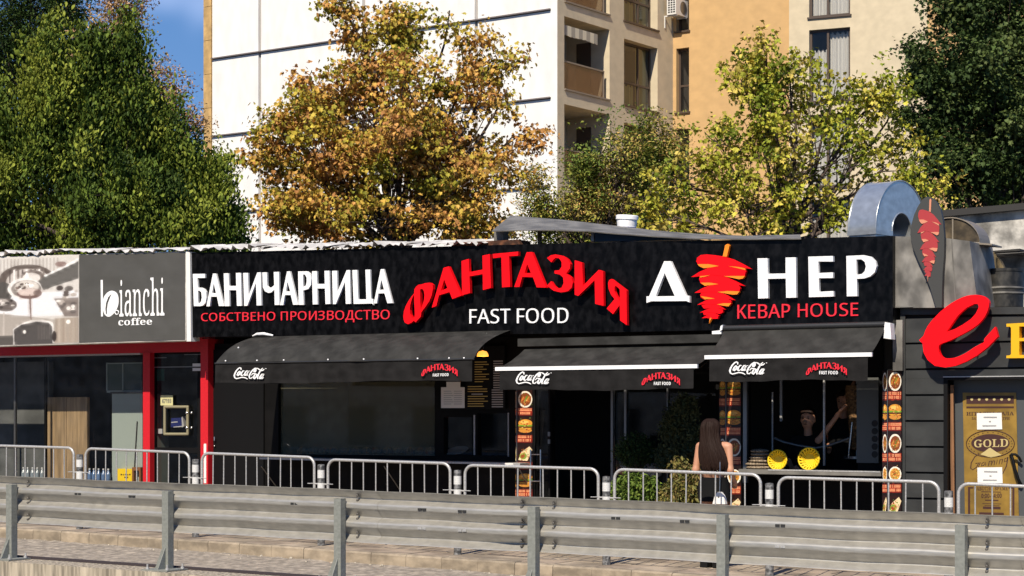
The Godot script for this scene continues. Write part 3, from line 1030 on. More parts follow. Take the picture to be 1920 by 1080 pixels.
# across the road, to the left of the camera: what the shop windows mirror
func opposite_block() -> void:
	var f := Transform3D(Basis(Vector3.UP, deg_to_rad(62)), Vector3(-38, -0.75, -12))
	var root := thing("opposite_building", "grey building across the road, dimly mirrored in the shop windows", "building", Vector3.ZERO, "", f)
	var at := func(x, y): return Vector3(x, y, 0.0)
	var holes := []
	for i in 16:
		for j in 4:
			holes.append([-31 + i * 3.9, 1.2 + j * 3.0, -29.2 + i * 3.9, 2.8 + j * 3.0])
	var b := nb(root)
	pierced(b, at, -33, 33, 0, 13, holes, Vector3(0, 0, -0.2))
	b.slab(Vector3(-33, 13, 0), Vector3(33, 13, 0), Vector3(33, 13, -9), Vector3(-33, 13, -9), Vector3(0, 0.3, 0))
	b.quad(Vector3(33, 0, -9), Vector3(-33, 0, -9), Vector3(-33, 13, -9), Vector3(33, 13, -9))
	part(root, "wall", b, M.old_plaster)
	for h in holes:
		b = nb(root)
		b.quad(Vector3(h[0], h[1], -0.2), Vector3(h[2], h[1], -0.2), Vector3(h[2], h[3], -0.2), Vector3(h[0], h[3], -0.2))
		part(root, "window", b, M.black_paint)

# ---------------------------------------------------------------- trees
func leaf_mat(key: String, back: Color) -> StandardMaterial3D:
	var m := StandardMaterial3D.new()
	m.resource_name = key
	m.vertex_color_use_as_albedo = true
	m.albedo_color = Color.WHITE
	m.roughness = 0.55
	m.metallic_specular = 0.22
	m.cull_mode = BaseMaterial3D.CULL_DISABLED
	m.backlight_enabled = true
	m.backlight = back
	M[key] = m
	return m

# a sprig of leaves; kind: hang (long, drooping), palm (lobed), small
func sprig(kind: String, count: int, size: float, sd: int) -> ArrayMesh:
	var r := RandomNumberGenerator.new()
	r.seed = sd
	var b := B.new()
	b.tint = true
	for i in count:
		var at := Vector3(r.randfn(0, 0.09), r.randfn(0, 0.07), r.randfn(0, 0.09)) * (size / 0.09)
		var yaw := Basis(Vector3.UP, r.randf() * TAU)
		var pitch := r.randf_range(-1.2, 0.5)
		if kind == "hang":
			pitch = r.randf_range(-1.4, -0.35)
		elif kind == "palm":
			pitch = r.randf_range(-1.35, 0.1)
		var q := yaw * Basis(Vector3.RIGHT, pitch) * Basis(Vector3(0, 0, 1), r.randf_range(-0.5, 0.5))
		var s := size * r.randf_range(0.7, 1.25)
		var k := r.randf_range(0.72, 1.2)
		b.col = Color(k * r.randf_range(0.94, 1.08), k, k * r.randf_range(0.85, 1.1))
		var out := []
		if kind == "hang":
			out = [[0, 0], [0.22, 0.25], [0.25, 0.5], [0, 1.0], [-0.25, 0.5], [-0.22, 0.25]]
		elif kind == "palm":
			out = [[0, 0], [0.28, 0.0], [0.55, 0.25], [0.36, 0.42], [0.52, 0.82], [0.2, 0.66], [0, 1.15], [-0.2, 0.66], [-0.52, 0.82], [-0.36, 0.42], [-0.55, 0.25], [-0.28, 0.0]]
		else:
			out = [[0, 0], [0.26, 0.4], [0, 0.9], [-0.26, 0.4]]
		var mid := at + q * (Vector3(0, -0.06, -0.45) * s)
		for j in out.size():
			var p: Array = out[j]
			var p2: Array = out[(j + 1) % out.size()]
			var A := at + q * (Vector3(p[0], absf(p[0]) * 0.25, -p[1]) * s)
			var C := at + q * (Vector3(p2[0], absf(p2[0]) * 0.25, -p2[1]) * s)
			b.tri(mid, A, C)
	return b.done()

func scatter(parent: Node3D, called: String, mesh: Mesh, m: Material, spots: PackedVector3Array, cols: PackedColorArray, droop: float, smin: float, smax: float, r: RandomNumberGenerator) -> void:
	var mm := MultiMesh.new()
	mm.transform_format = MultiMesh.TRANSFORM_3D
	mm.use_colors = true
	mm.mesh = mesh
	mm.instance_count = spots.size()
	var buf := PackedFloat32Array()
	buf.resize(spots.size() * 16)
	for i in spots.size():
		var q := Basis(Vector3.UP, r.randf() * TAU) * Basis(Vector3(r.randf() - 0.5, 0, r.randf() - 0.5).normalized(), r.randfn(0, droop))
		q = q.scaled(Vector3.ONE * r.randf_range(smin, smax))
		var k := i * 16
		var p := spots[i]
		buf[k] = q.x.x; buf[k + 1] = q.y.x; buf[k + 2] = q.z.x; buf[k + 3] = p.x
		buf[k + 4] = q.x.y; buf[k + 5] = q.y.y; buf[k + 6] = q.z.y; buf[k + 7] = p.y
		buf[k + 8] = q.x.z; buf[k + 9] = q.y.z; buf[k + 10] = q.z.z; buf[k + 11] = p.z
		buf[k + 12] = cols[i].r; buf[k + 13] = cols[i].g; buf[k + 14] = cols[i].b; buf[k + 15] = 1.0
	mm.buffer = buf
	var o := MultiMeshInstance3D.new()
	o.name = called
	o.multimesh = mm
	o.material_override = m
	o.set_meta("kind", "stuff")
	parent.add_child(o, true)

func tree(called: String, label: String, z: float, trunk_px: float, fork_py: float, blobs: Array, cfg: Dictionary, group := "trees between the kiosks and the apartment block") -> Node3D:
	var r := RandomNumberGenerator.new()
	r.seed = cfg.seed
	var fn := FastNoiseLite.new()
	fn.seed = cfg.seed
	fn.frequency = cfg.get("patch", 0.5)
	var foot := far(trunk_px, 780, z)
	foot.y = -0.75
	var root := thing(called, label, "tree", foot, group, Transform3D())
	var fork := far(trunk_px, fork_py, z)
	var rt: float = cfg.get("trunk", 0.14)
	var b := nb(root)
	var pts := []
	var rad := []
	for i in 9:
		var t := i / 8.0
		pts.append(foot.lerp(fork, t) + Vector3(sin(t * 5.0 + cfg.seed) * 0.07, 0, cos(t * 4.0) * 0.06) * (1.0 if i else 0.0))
		rad.append(rt * (1.25 - 0.5 * t))
	b.tube(pts, rad, 9)
	part(root, "trunk", b, M.bark)
	var s := FOCAL / z
	var total := 0.0
	var cs := []
	for bl in blobs:
		total += bl[2] * bl[3]
		var dz: float = bl[4] if bl.size() > 4 else r.randf_range(-0.25, 0.25) * (bl[2] + bl[3]) / 2 / s
		cs.append([far(bl[0], bl[1], z + dz), Vector3(bl[2] / s, bl[3] / s, (bl[2] + bl[3]) / 2 / s * cfg.get("deep", 1.0))])
	var limbs := []
	for k in cs.size():
		var c: Vector3 = cs[k][0]
		var st := fork.lerp(foot, r.randf_range(0.0, 0.18))
		var lp := []
		var lr := []
		var bend := Vector3(r.randfn(0, 0.18), r.randf_range(-0.1, 0.25), r.randfn(0, 0.18))
		for i in 8:
			var t := i / 7.0
			lp.append(st.lerp(c, t) + bend * sin(t * PI) + Vector3(r.randfn(0, 0.04), r.randfn(0, 0.04), r.randfn(0, 0.04)) * t)
			lr.append(lerpf(rt * 0.5, 0.014, pow(t, 0.7)))
		b = nb(root)
		b.tube(lp, lr, 6)
		part(root, "limb", b, M.bark)
		limbs.append(lp)
	var tw := nb(root)
	var spots := PackedVector3Array()
	var cols := PackedColorArray()
	var pal: Array = cfg.palette
	var gap: float = cfg.get("gap", -0.25)
	for k in cs.size():
		var c: Vector3 = cs[k][0]
		var e: Vector3 = cs[k][1]
		var count := int(cfg.twigs * blobs[k][2] * blobs[k][3] / total) + 3
		for i in count:
			var d := Vector3(r.randfn(), r.randfn(), r.randfn()).normalized()
			var p := c + d * e * (pow(r.randf_range(0.12, 1.0), 0.45) if r.randf() < 0.8 else r.randf_range(0.95, 1.3))
			if fn.get_noise_3d(p.x * 2.3, p.y * 2.3, p.z * 2.3) < gap:
				continue
			var lp: Array = limbs[k]
			var from: Vector3 = lp[r.randi_range(3, 7)]
			var mid := from.lerp(p, 0.55) + Vector3(0, r.randf_range(-0.05, 0.1), 0)
			if r.randf() < cfg.get("twig_share", 0.7):
				tw.tube([from, mid, p], [0.013, 0.009, 0.004], 4, false)
			var tone := fn.get_noise_3d(p.x, p.y, p.z) * 1.25 + 0.5
			for j in cfg.per:
				var sp: float = cfg.spread
				var q := p + Vector3(r.randfn(0, sp), r.randfn(0, sp * cfg.get("flat", 0.8)), r.randfn(0, sp))
				if r.randf() < 0.25:
					q = mid.lerp(p, r.randf()) + Vector3(r.randfn(0, sp), r.randfn(0, sp), r.randfn(0, sp)) * 0.5
				q.y -= absf(r.randfn(0, 1.0)) * cfg.get("hang", 0.0)
				spots.append(q - foot)
				var x := clampf((tone + r.randfn(0, cfg.get("mix", 0.16))), 0.0, 0.999) * (pal.size() - 1)
				var a: Color = pal[int(x)]
				var a2: Color = pal[mini(int(x) + 1, pal.size() - 1)]
				cols.append(a.lerp(a2, x - int(x)) * r.randf_range(0.75, 1.25) * cfg.get("gain", 1.2))
	if tw.v.size():
		part(root, "twigs", tw, M.bark).set_meta("kind", "stuff")
	scatter(root, "crown", sprig(cfg.leaf, cfg.get("leaves", 6), cfg.size, cfg.seed), cfg.mat, spots, cols, cfg.get("tilt", 0.5), 0.75, 1.3, r)
	return root

func trees() -> void:
	var green := leaf_mat("leaf_green", Color(0.15, 0.20, 0.035))
	var dark := leaf_mat("leaf_dark", Color(0.06, 0.09, 0.025))
	var warm := leaf_mat("leaf_warm", Color(0.46, 0.34, 0.09))
	tree("oak_tree", "dark green fine leaved tree rising behind the drooping cherry tree", 46, 40, 300,
		[[50, 60, 100, 90], [15, 150, 90, 90], [120, 90, 60, 90], [60, -20, 90, 60], [120, 190, 60, 80], [130, 10, 50, 60], [-20, 60, 60, 120]],
		{"seed": 21, "leaf": "small", "size": 0.085, "leaves": 9, "twigs": 480, "per": 20, "spread": 0.26, "gain": 1.35, "mat": dark, "gap": -0.04,
		"palette": [Color(0.020, 0.038, 0.010), Color(0.035, 0.062, 0.015), Color(0.06, 0.09, 0.02)]})
	tree("fading_tree", "sparse tree with pale rusty leaves against the blue sky", 41, 250, 330,
		[[210, 50, 45, 60], [255, 25, 35, 40], [170, 110, 40, 70], [330, 190, 36, 60], [360, 240, 26, 50], [290, 150, 30, 40], [378, 262, 16, 44], [300, 230, 50, 60], [240, -10, 40, 40]],
		{"seed": 5, "leaf": "small", "size": 0.075, "leaves": 6, "twigs": 260, "per": 10, "spread": 0.17, "mat": warm, "gap": -0.05, "trunk": 0.1,
		"palette": [Color(0.22, 0.14, 0.06), Color(0.40, 0.25, 0.13), Color(0.44, 0.31, 0.18), Color(0.27, 0.22, 0.07)]})
	tree("cherry_tree", "broad green tree with long drooping leaves behind the coffee shop", 33.5, 190, 470,
		[[-40, 380, 80, 120], [70, 330, 130, 140], [230, 330, 140, 150], [330, 395, 110, 80], [120, 215, 100, 80], [60, 440, 120, 60], [250, 440, 150, 60], [400, 425, 65, 42], [200, 230, 80, 90], [20, 250, 80, 110], [285, 270, 60, 80], [228, 110, 30, 70], [150, 150, 60, 70], [300, 225, 50, 55], [90, 120, 60, 70], [260, 170, 36, 60], [190, 120, 50, 60], [385, 330, 40, 40], [440, 400, 26, 26], [350, 320, 70, 50]],
		{"seed": 8, "leaf": "hang", "size": 0.085, "leaves": 10, "twigs": 760, "per": 32, "spread": 0.12, "flat": 1.3, "tilt": 0.28, "gain": 1.1, "mat": green, "gap": 0.0, "trunk": 0.16, "deep": 0.8, "patch": 1.2,
		"palette": [Color(0.035, 0.06, 0.012), Color(0.075, 0.115, 0.018), Color(0.135, 0.175, 0.025), Color(0.205, 0.235, 0.035)]})
	tree("maple_tree", "orange and brown autumn maple in front of the white panel wall", 37, 748, 405,
		[[740, 230, 170, 140], [640, 300, 140, 120], [850, 330, 125, 120], [600, 205, 75, 60], [555, 150, 30, 50], [700, 95, 65, 60], [765, 40, 45, 50], [870, 130, 60, 70], [925, 115, 34, 45], [700, 405, 200, 62], [560, 400, 85, 55], [880, 405, 105, 60], [520, 300, 45, 36], [640, 20, 24, 34], [965, 250, 40, 28], [845, 30, 26, 34], [545, 240, 40, 30], [480, 290, 16, 22], [950, 170, 26, 40]],
		{"seed": 13, "leaf": "palm", "size": 0.072, "leaves": 7, "twigs": 720, "per": 19, "spread": 0.15, "twig_share": 1.0, "gain": 1.15, "mat": warm, "gap": 0.07, "trunk": 0.17, "deep": 0.85, "mix": 0.24, "patch": 1.2,
		"palette": [Color(0.22, 0.22, 0.03), Color(0.37, 0.32, 0.045), Color(0.50, 0.38, 0.07), Color(0.52, 0.33, 0.075), Color(0.50, 0.28, 0.085), Color(0.36, 0.18, 0.06)]})
	tree("hedge_tree", "dull green leafy tree reaching up to the cream balconies", 41, 1130, 480,
		[[1180, 290, 60, 80], [1125, 340, 45, 60], [1080, 405, 75, 45], [1200, 380, 85, 60], [1010, 415, 40, 40], [1000, 350, 24, 36], [1240, 260, 36, 50], [1208, 228, 22, 36], [1090, 330, 22, 40], [1270, 300, 40, 60]],
		{"seed": 17, "leaf": "small", "size": 0.085, "leaves": 8, "twigs": 520, "per": 10, "spread": 0.19, "gain": 1.35, "mat": green, "gap": 0.03, "trunk": 0.1, "mix": 0.2,
		"palette": [Color(0.08, 0.12, 0.025), Color(0.15, 0.19, 0.035), Color(0.26, 0.25, 0.05), Color(0.36, 0.24, 0.08)]})
	tree("yellowing_maple", "yellow green autumn maple behind the bent roof sheet and duct", 36, 1470, 440,
		[[1430, 165, 66, 80], [1434, 100, 30, 50], [1640, 170, 60, 40], [1555, 190, 75, 62], [1500, 280, 140, 85], [1350, 275, 85, 70], [1620, 250, 65, 65], [1400, 385, 165, 62], [1580, 385, 140, 55], [1290, 345, 75, 65], [1740, 345, 60, 45], [1690, 300, 45, 55], [1250, 405, 55, 40], [1675, 190, 32, 26], [1400, 150, 30, 40], [1480, 150, 40, 40]],
		{"seed": 29, "leaf": "palm", "size": 0.072, "leaves": 7, "twigs": 640, "per": 8, "spread": 0.15, "twig_share": 1.0, "gain": 1.2, "mat": warm, "gap": 0.1, "trunk": 0.13, "deep": 0.85, "mix": 0.24, "patch": 1.2,
		"palette": [Color(0.14, 0.18, 0.022), Color(0.25, 0.275, 0.03), Color(0.35, 0.345, 0.04), Color(0.45, 0.40, 0.06), Color(0.47, 0.37, 0.09)]})
	tree("evergreen_oak", "very dark green dense tree at the corner of the pale wing", 43, 1850, 420,
		[[1830, 100, 110, 110], [1870, 230, 110, 120], [1765, 165, 55, 70], [1800, 310, 80, 70], [1720, 125, 36, 36], [1890, 350, 80, 50], [1840, 0, 90, 60], [1920, 60, 70, 90], [1690, 150, 20, 20], [1930, 250, 80, 120], [1745, 250, 36, 30], [1700, 215, 24, 20]],
		{"seed": 31, "leaf": "palm", "size": 0.08, "leaves": 8, "twigs": 600, "per": 26, "spread": 0.17, "patch": 1.1, "gain": 1.45, "mat": dark, "gap": -0.03, "trunk": 0.18, "mix": 0.2,
		"palette": [Color(0.026, 0.045, 0.014), Color(0.045, 0.070, 0.02), Color(0.08, 0.105, 0.032)]})

# ---------------------------------------------------------------- the coffee shop (left)
# a box of photograph pixels on plane w, given thickness backwards
func px_box(b: B, x0: float, y0: float, x1: float, y1: float, w: float, depth: float) -> void:
	# straight sides: the two x give the width, the y of each side are taken at that side
	var a := P(x0, y1, w); var c := P(x1, y1, w); var d := P(x1, y0, w); var e := P(x0, y0, w)
	var y := minf(a.y, c.y) * 0.5 + maxf(a.y, c.y) * 0.5
	var t := (d.y + e.y) * 0.5
	b.slab(Vector3(a.x, y, w), Vector3(c.x, y, w), Vector3(c.x, t, w), Vector3(a.x, t, w), Vector3(0, 0, -depth))

func px_quad(b: B, x0: float, y0: float, x1: float, y1: float, w: float) -> void:
	b.quad(P(x0, y1, w), P(x1, y1, w), P(x1, y0, w), P(x0, y0, w))

# sides, back, floor and roof of a kiosk between u0 and u1
func shell(root: Node3D, u0: float, u1: float, front: float, deep: float, top: float, m: Material, called := "room") -> void:
	var b := nb(root)
	var f := walk((u0 + u1) / 2) + 0.02
	b.box(Vector3(u0 - 0.1, f - 0.3, deep - 0.1), Vector3(u0, top, front))
	b.box(Vector3(u1, f - 0.3, deep - 0.1), Vector3(u1 + 0.1, top, front))
	b.box(Vector3(u0, f - 0.3, deep - 0.1), Vector3(u1, top, deep))
	b.box(Vector3(u0, f - 0.3, deep), Vector3(u1, f, front - 0.02))
	part(root, called, b, m)
	b = nb(root)
	b.box(Vector3(u0 - 0.1, top + 0.001, deep - 0.1), Vector3(u1 + 0.1, top + 0.12, front + 0.02))
	part(root, "roof", b, M.tar)

func coffee_shop() -> void:
	var w := -0.8
	var u1 := P(385, 800, w).x
	var root := thing("coffee_shop", "small coffee kiosk with red frame and wide glass front", "shop", Vector3(-8, walk(-8), w))
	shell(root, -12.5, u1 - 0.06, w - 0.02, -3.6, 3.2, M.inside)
	var b := nb(root)
	var yb := P(200, 648, w).y
	b.box(Vector3(-12.5, yb - 0.125, w - 0.06), Vector3(u1, yb + 0.14, -0.72))
	part(root, "header_beam", b, M.red_paint)
	b = nb(root)
	b.box(Vector3(-12.5, yb - 0.15, w - 0.05), Vector3(P(268, 700, w).x, yb - 0.126, -0.74))
	part(root, "beam_trim", b, M.galvanised)
	for q in [[268, 281, -0.69], [376, 390, -0.50]]:
		b = nb(root)
		var a := P(q[0], 800, q[2]).x
		var c := P(q[1], 800, q[2]).x
		b.box(Vector3(a, walk(a) - 0.02, -0.86), Vector3(c, yb - 0.126 if q[0] == 268 else yb + 0.05, q[2]))
		var post := part(root, "red_post", b, M.red_paint)
		if q[0] == 376:
			b = nb(root)
			px_box(b, 382, 832, 386.5, 906, q[2] + 0.004, 0.003)
			part(post, "bare_patch", b, M.paper, "white strip where the red paint is gone")
	b = nb(root)
	b.box(Vector3(-12.5, walk(-8) - 0.1, -0.9), Vector3(P(268, 800, w).x, 0.55, w + 0.03))
	part(root, "plinth", b, M.black_wall)
	b = nb(root)
	b.box(Vector3(-12.5, 0.5, -3.4), Vector3(P(268, 800, w).x - 0.02, 0.62, -0.92))
	part(root, "display_floor", b, M.inside)
	b = nb(root)
	b.quad(Vector3(-12.5, 0.55, w), Vector3(P(268, 800, w).x, 0.55, w), Vector3(P(268, 800, w).x, yb - 0.13, w), Vector3(-12.5, yb - 0.13, w))
	part(root, "window_pane", b, M.window_glass)
	for x in [-60, 27, 84]:
		b = nb(root)
		var u := P(x, 800, w).x
		b.box(Vector3(u - 0.018, 0.55, w - 0.04), Vector3(u + 0.018, yb - 0.15, w - 0.004))
		part(root, "mullion", b, M.steel if x == 27 else M.black_paint)
	# glazed door with its frame
	b = nb(root)
	var da := P(285, 800, w).x
	var dz := P(377, 800, w).x
	var dt := P(330, 655, w).y
	var df := walk(da) + 0.02
	b.box(Vector3(da, df, w - 0.05), Vector3(da + 0.06, dt, w + 0.01)); b.box(Vector3(dz - 0.06, df, w - 0.05), Vector3(dz, dt, w + 0.01))
	b.box(Vector3(da + 0.06, dt - 0.07, w - 0.05), Vector3(dz - 0.06, dt, w + 0.01)); b.box(Vector3(da + 0.06, df, w - 0.05), Vector3(dz - 0.06, df + 0.3, w + 0.01))
	b.box(Vector3(da + 0.06, df + 0.95, w - 0.05), Vector3(dz - 0.06, df + 1.03, w + 0.01))
	var door := part(root, "door", b, M.black_paint)
	b = nb(root)
	b.quad(Vector3(da + 0.05, df + 0.28, w - 0.02), Vector3(dz - 0.05, df + 0.28, w - 0.02), Vector3(dz - 0.05, dt - 0.05, w - 0.02), Vector3(da + 0.05, dt - 0.05, w - 0.02))
	part(door, "pane", b, M.dark_glass)
	b = nb(root)
	px_box(b, 287, 687, 377, 689, w + 0.012, 0.004); px_box(b, 289, 670, 312, 671.5, w + 0.012, 0.004); px_box(b, 345, 664, 376, 665.2, w + 0.012, 0.004)
	part(door, "rail", b, M.steel)
	b = nb(root)   # service hatch: a rounded frame with hinges
	var ring := []
	for q in [[309, 763], [352, 763], [352, 814], [309, 814]]:
		ring.append(P(q[0], q[1], w + 0.03))
	b.tube([ring[0], ring[1]], 0.022, 8); b.tube([ring[1], ring[2]], 0.022, 8); b.tube([ring[2], ring[3]], 0.022, 8); b.tube([ring[3], ring[0]], 0.022, 8)
	for p in ring:
		b.sphere(p, Vector3.ONE * 0.022, 6, 8)
	var hatch := part(door, "service_hatch", b, M.olive)
	for y in [774, 802]:
		b = nb(root)
		b.sphere(P(350, y, w + 0.05), Vector3(0.025, 0.02, 0.015), 6, 8); b.sphere(P(359, y, w + 0.05), Vector3(0.022, 0.02, 0.015), 6, 8)
		part(door, "hinge", b, M.chrome)
	b = nb(root)
	px_box(b, 361, 681.5, 377, 687, w + 0.02, 0.006); px_box(b, 361, 690, 377, 695.5, w + 0.02, 0.006)
	part(door, "sticker", b, M.paper)
	# things behind the glass
	b = B.new(P(288, 715, -0.84))
	px_box(b, 287, 692, 308, 714, -0.84, 0.004)
	single("green_card", "dark green card hanging inside the glass door", "card", P(288, 715, -0.84), b, M.green_card)
	b = B.new(P(312, 760, -0.77))
	px_box(b, 301, 741, 324, 760, -0.775, 0.004)
	var card := single("number_card", "pale yellow card with dark numbers above the door hatch", "card", P(312, 760, -0.77), b, M.card_yellow)
	b = B.new(P(312, 760, -0.77))
	words_px(b, "67193", font(false, true), [304, 748, 321, 747.5, 304, 756, 321, 755.5], -0.772, 0.002)
	part(card, "lettering", b, M.ink)
	var at := P(331, 802, -0.88)
	b = B.new(at)
	b.slab(P(320, 801, -0.88), P(341, 800, -0.88), P(340, 783, -0.88), P(321, 784, -0.88), Vector3(0, 0, -0.08))
	var blue := single("blue_packet", "dark blue packet with white edge inside the door hatch", "packet", at, b, M.blue_box)
	b = B.new(at)
	b.slab(P(341.3, 801.5, -0.88), P(345, 799, -0.88), P(342, 781, -0.88), P(340.3, 783, -0.88), Vector3(0, 0, -0.08))
	b.slab(P(321, 793, -0.878), P(333, 792, -0.878), P(333, 790, -0.878), P(321, 791, -0.878), Vector3(0, 0, -0.003))
	b.slab(P(325, 801.5, -0.878), P(341, 800.5, -0.878), P(341, 798.5, -0.878), P(325, 800, -0.878), Vector3(0, 0, -0.003))
	part(blue, "white_edge", b, M.paper)
	at = P(293, 793, -0.95)
	b = B.new(at)
	b.lathe([Vector2(0.0, 0), Vector2(0.055, 0), Vector2(0.06, 0.05), Vector2(0.05, 0.10), Vector2(0, 0.1)], Transform3D(Basis(), at), 12)
	single("teal_pot", "small teal pot on a shelf behind the glass door", "pot", at, b, M.teal)
	at = P(287, 777, -0.95)
	b = B.new(at)
	b.lathe([Vector2(0.022, 0), Vector2(0.024, 0.07), Vector2(0.01, 0.09), Vector2(0.01, 0.11), Vector2(0, 0.11)], Transform3D(Basis(), at), 10)
	single("small_bottle", "tiny clear bottle above the teal pot", "bottle", at, b, M.bottle_clear)
	b = B.new(P(294, 815, -0.9))
	b.tube([P(287, 870, -0.95), P(287, 815, -0.95), P(290, 808, -0.93), P(296, 807, -0.9)], 0.014, 8)
	b.slab(P(293, 813, -0.88), P(304, 813, -0.88), P(304, 804, -0.88), P(293, 804, -0.88), Vector3(0, 0, -0.05))
	single("white_pipe", "white bent pipe with a square end low behind the glass door", "pipe", P(294, 815, -0.9), b, M.white_paint)
	# wardrobe
	at = P(125, 905, -0.97)
	var ward := thing("wooden_wardrobe", "light oak two door cupboard standing behind the coffee shop window", "cupboard", at)
	for q in [[88, 124.5], [125.3, 163]]:
		b = nb(ward)
		b.slab(P(q[0], 902, -0.97), P(q[1], 902, -0.97), P(q[1], 744.5, -0.97), P(q[0], 745, -0.97), Vector3(0, 0, -0.03))
		part(ward, "door", b, M.wood)
	b = nb(ward)
	var wa := P(88, 905, -1.01)
	var wz := P(163, 905, -1.01)
	b.box(Vector3(wa.x, 0.62, -1.07), Vector3(wz.x, P(125, 745, -0.97).y, -1.003))
	part(ward, "carcass", b, M.wood)
	at = P(238, 905, -1.0)
	var fr := thing("counter_block", "pale grey green cabinet block beside the red post", "cabinet", at)
	b = nb(fr)
	b.box(Vector3(P(210, 800, -1.0).x, 0.62, -1.6), Vector3(P(267, 800, -1.0).x, P(238, 738, -1.0).y, -1.0))
	part(fr, "body", b, M.fridge)
	b = nb(fr)
	b.box(Vector3(P(210, 800, -1.0).x - 0.02, P(238, 738, -1.0).y + 0.001, -1.6), Vector3(P(267, 800, -1.0).x + 0.01, P(238, 738, -1.0).y + 0.03, -0.98))
	part(fr, "top", b, M.inside_grey)
	b = nb(fr)
	b.tube([P(257, 790, -0.985), P(254, 840, -0.985), P(251, 895, -0.985)], 0.008, 5)
	part(fr, "cable", b, M.rubber)
	at = P(232, 735, -1.3)
	var cab := thing("wall_cabinet", "dark green glazed wall cabinet hung above the grey block", "cabinet", at)
	b = nb(cab)
	px_box(b, 200, 681, 266, 734, -1.3, 0.3)
	part(cab, "body", b, M.cabinet_green)
	b = nb(cab)
	px_box(b, 200, 732, 266, 736, -1.28, 0.05); px_box(b, 199, 680, 201, 732, -1.29, 0.03); px_box(b, 229, 682, 231, 731, -1.29, 0.01); px_box(b, 200, 680, 266, 682, -1.292, 0.02)
	part(cab, "edge", b, M.fridge)
	b = B.new(P(60, 800, -2.2))
	b.box(Vector3(P(0, 800, -2.2).x - 2.0, 0.62, -2.3), Vector3(P(92, 800, -2.2).x, 2.6, -2.2))
	single("partition_wall", "dark grey inner wall at the far end of the coffee shop", "wall", P(60, 800, -2.2), b, M.inside_grey)
	# bottles in packs
	for q in [[44, 0], [52, 0], [61, 0], [70, 0], [79, 0], [168, 1], [176, 1], [185, 1], [194, 1], [203, 1]]:
		at = P(q[0], 900, -0.93)
		at.y = 0.62
		var bt := thing("water_bottle", ["clear plastic water bottle in the pack left of the wardrobe", "blue plastic water bottle in the pack right of the wardrobe"][q[1]], "bottle", at, ["bottles left of the wardrobe", "bottles right of the wardrobe"][q[1]])
		b = nb(bt)
		b.lathe([Vector2(0.0, 0), Vector2(0.033, 0.0), Vector2(0.035, 0.06), Vector2(0.031, 0.09), Vector2(0.035, 0.12), Vector2(0.035, 0.19), Vector2(0.013, 0.245), Vector2(0.013, 0.255)], Transform3D(Basis(), at), 10)
		part(bt, "body", b, M.bottle_blue if q[1] else M.bottle_clear)
		b = nb(bt)
		b.lathe([Vector2(0.015, 0.255), Vector2(0.015, 0.275), Vector2(0, 0.276)], Transform3D(Basis(), at), 8)
		part(bt, "cap", b, M.reflective_white)
	at = P(236, 903, -0.92)
	at.y = 0.62
	var cr := thing("yellow_crate", "bright yellow box with dark print beside the red post", "box", at)
	b = nb(cr)
	b.box(Vector3(P(222, 890, -0.92).x, 0.62, -1.0), Vector3(P(249, 890, -0.92).x, P(236, 879, -0.92).y, -0.9))
	part(cr, "body", b, M.yellow_plastic)
	b = nb(cr)
	for i in 5:
		px_box(b, 226 + i * 4, 888.5 + (i % 2), 228.6 + i * 4, 891, -0.897, 0.002)
	px_box(b, 233, 894, 240, 896, -0.897, 0.002)
	part(cr, "print", b, M.gold_print)
	at = P(259, 903, -0.93)
	at.y = 0.62
	var bc := thing("brown_crate", "brown plastic bottle crate next to the yellow box", "crate", at)
	b = nb(bc)
	var x0 := P(250, 890, -0.93).x
	var x1 := P(266, 890, -0.93).x
	var yt := P(259, 876, -0.93).y
	b.box(Vector3(x0, yt - 0.05, -0.98), Vector3(x1, yt, -0.9)); b.box(Vector3(x0, 0.62, -0.98), Vector3(x0 + 0.03, yt - 0.05, -0.9)); b.box(Vector3(x1 - 0.03, 0.62, -0.98), Vector3(x1, yt - 0.05, -0.9)); b.box(Vector3(x0 + 0.03, 0.62, -0.98), Vector3(x1 - 0.03, 0.66, -0.9))
	part(bc, "body", b, M.brown_plastic)

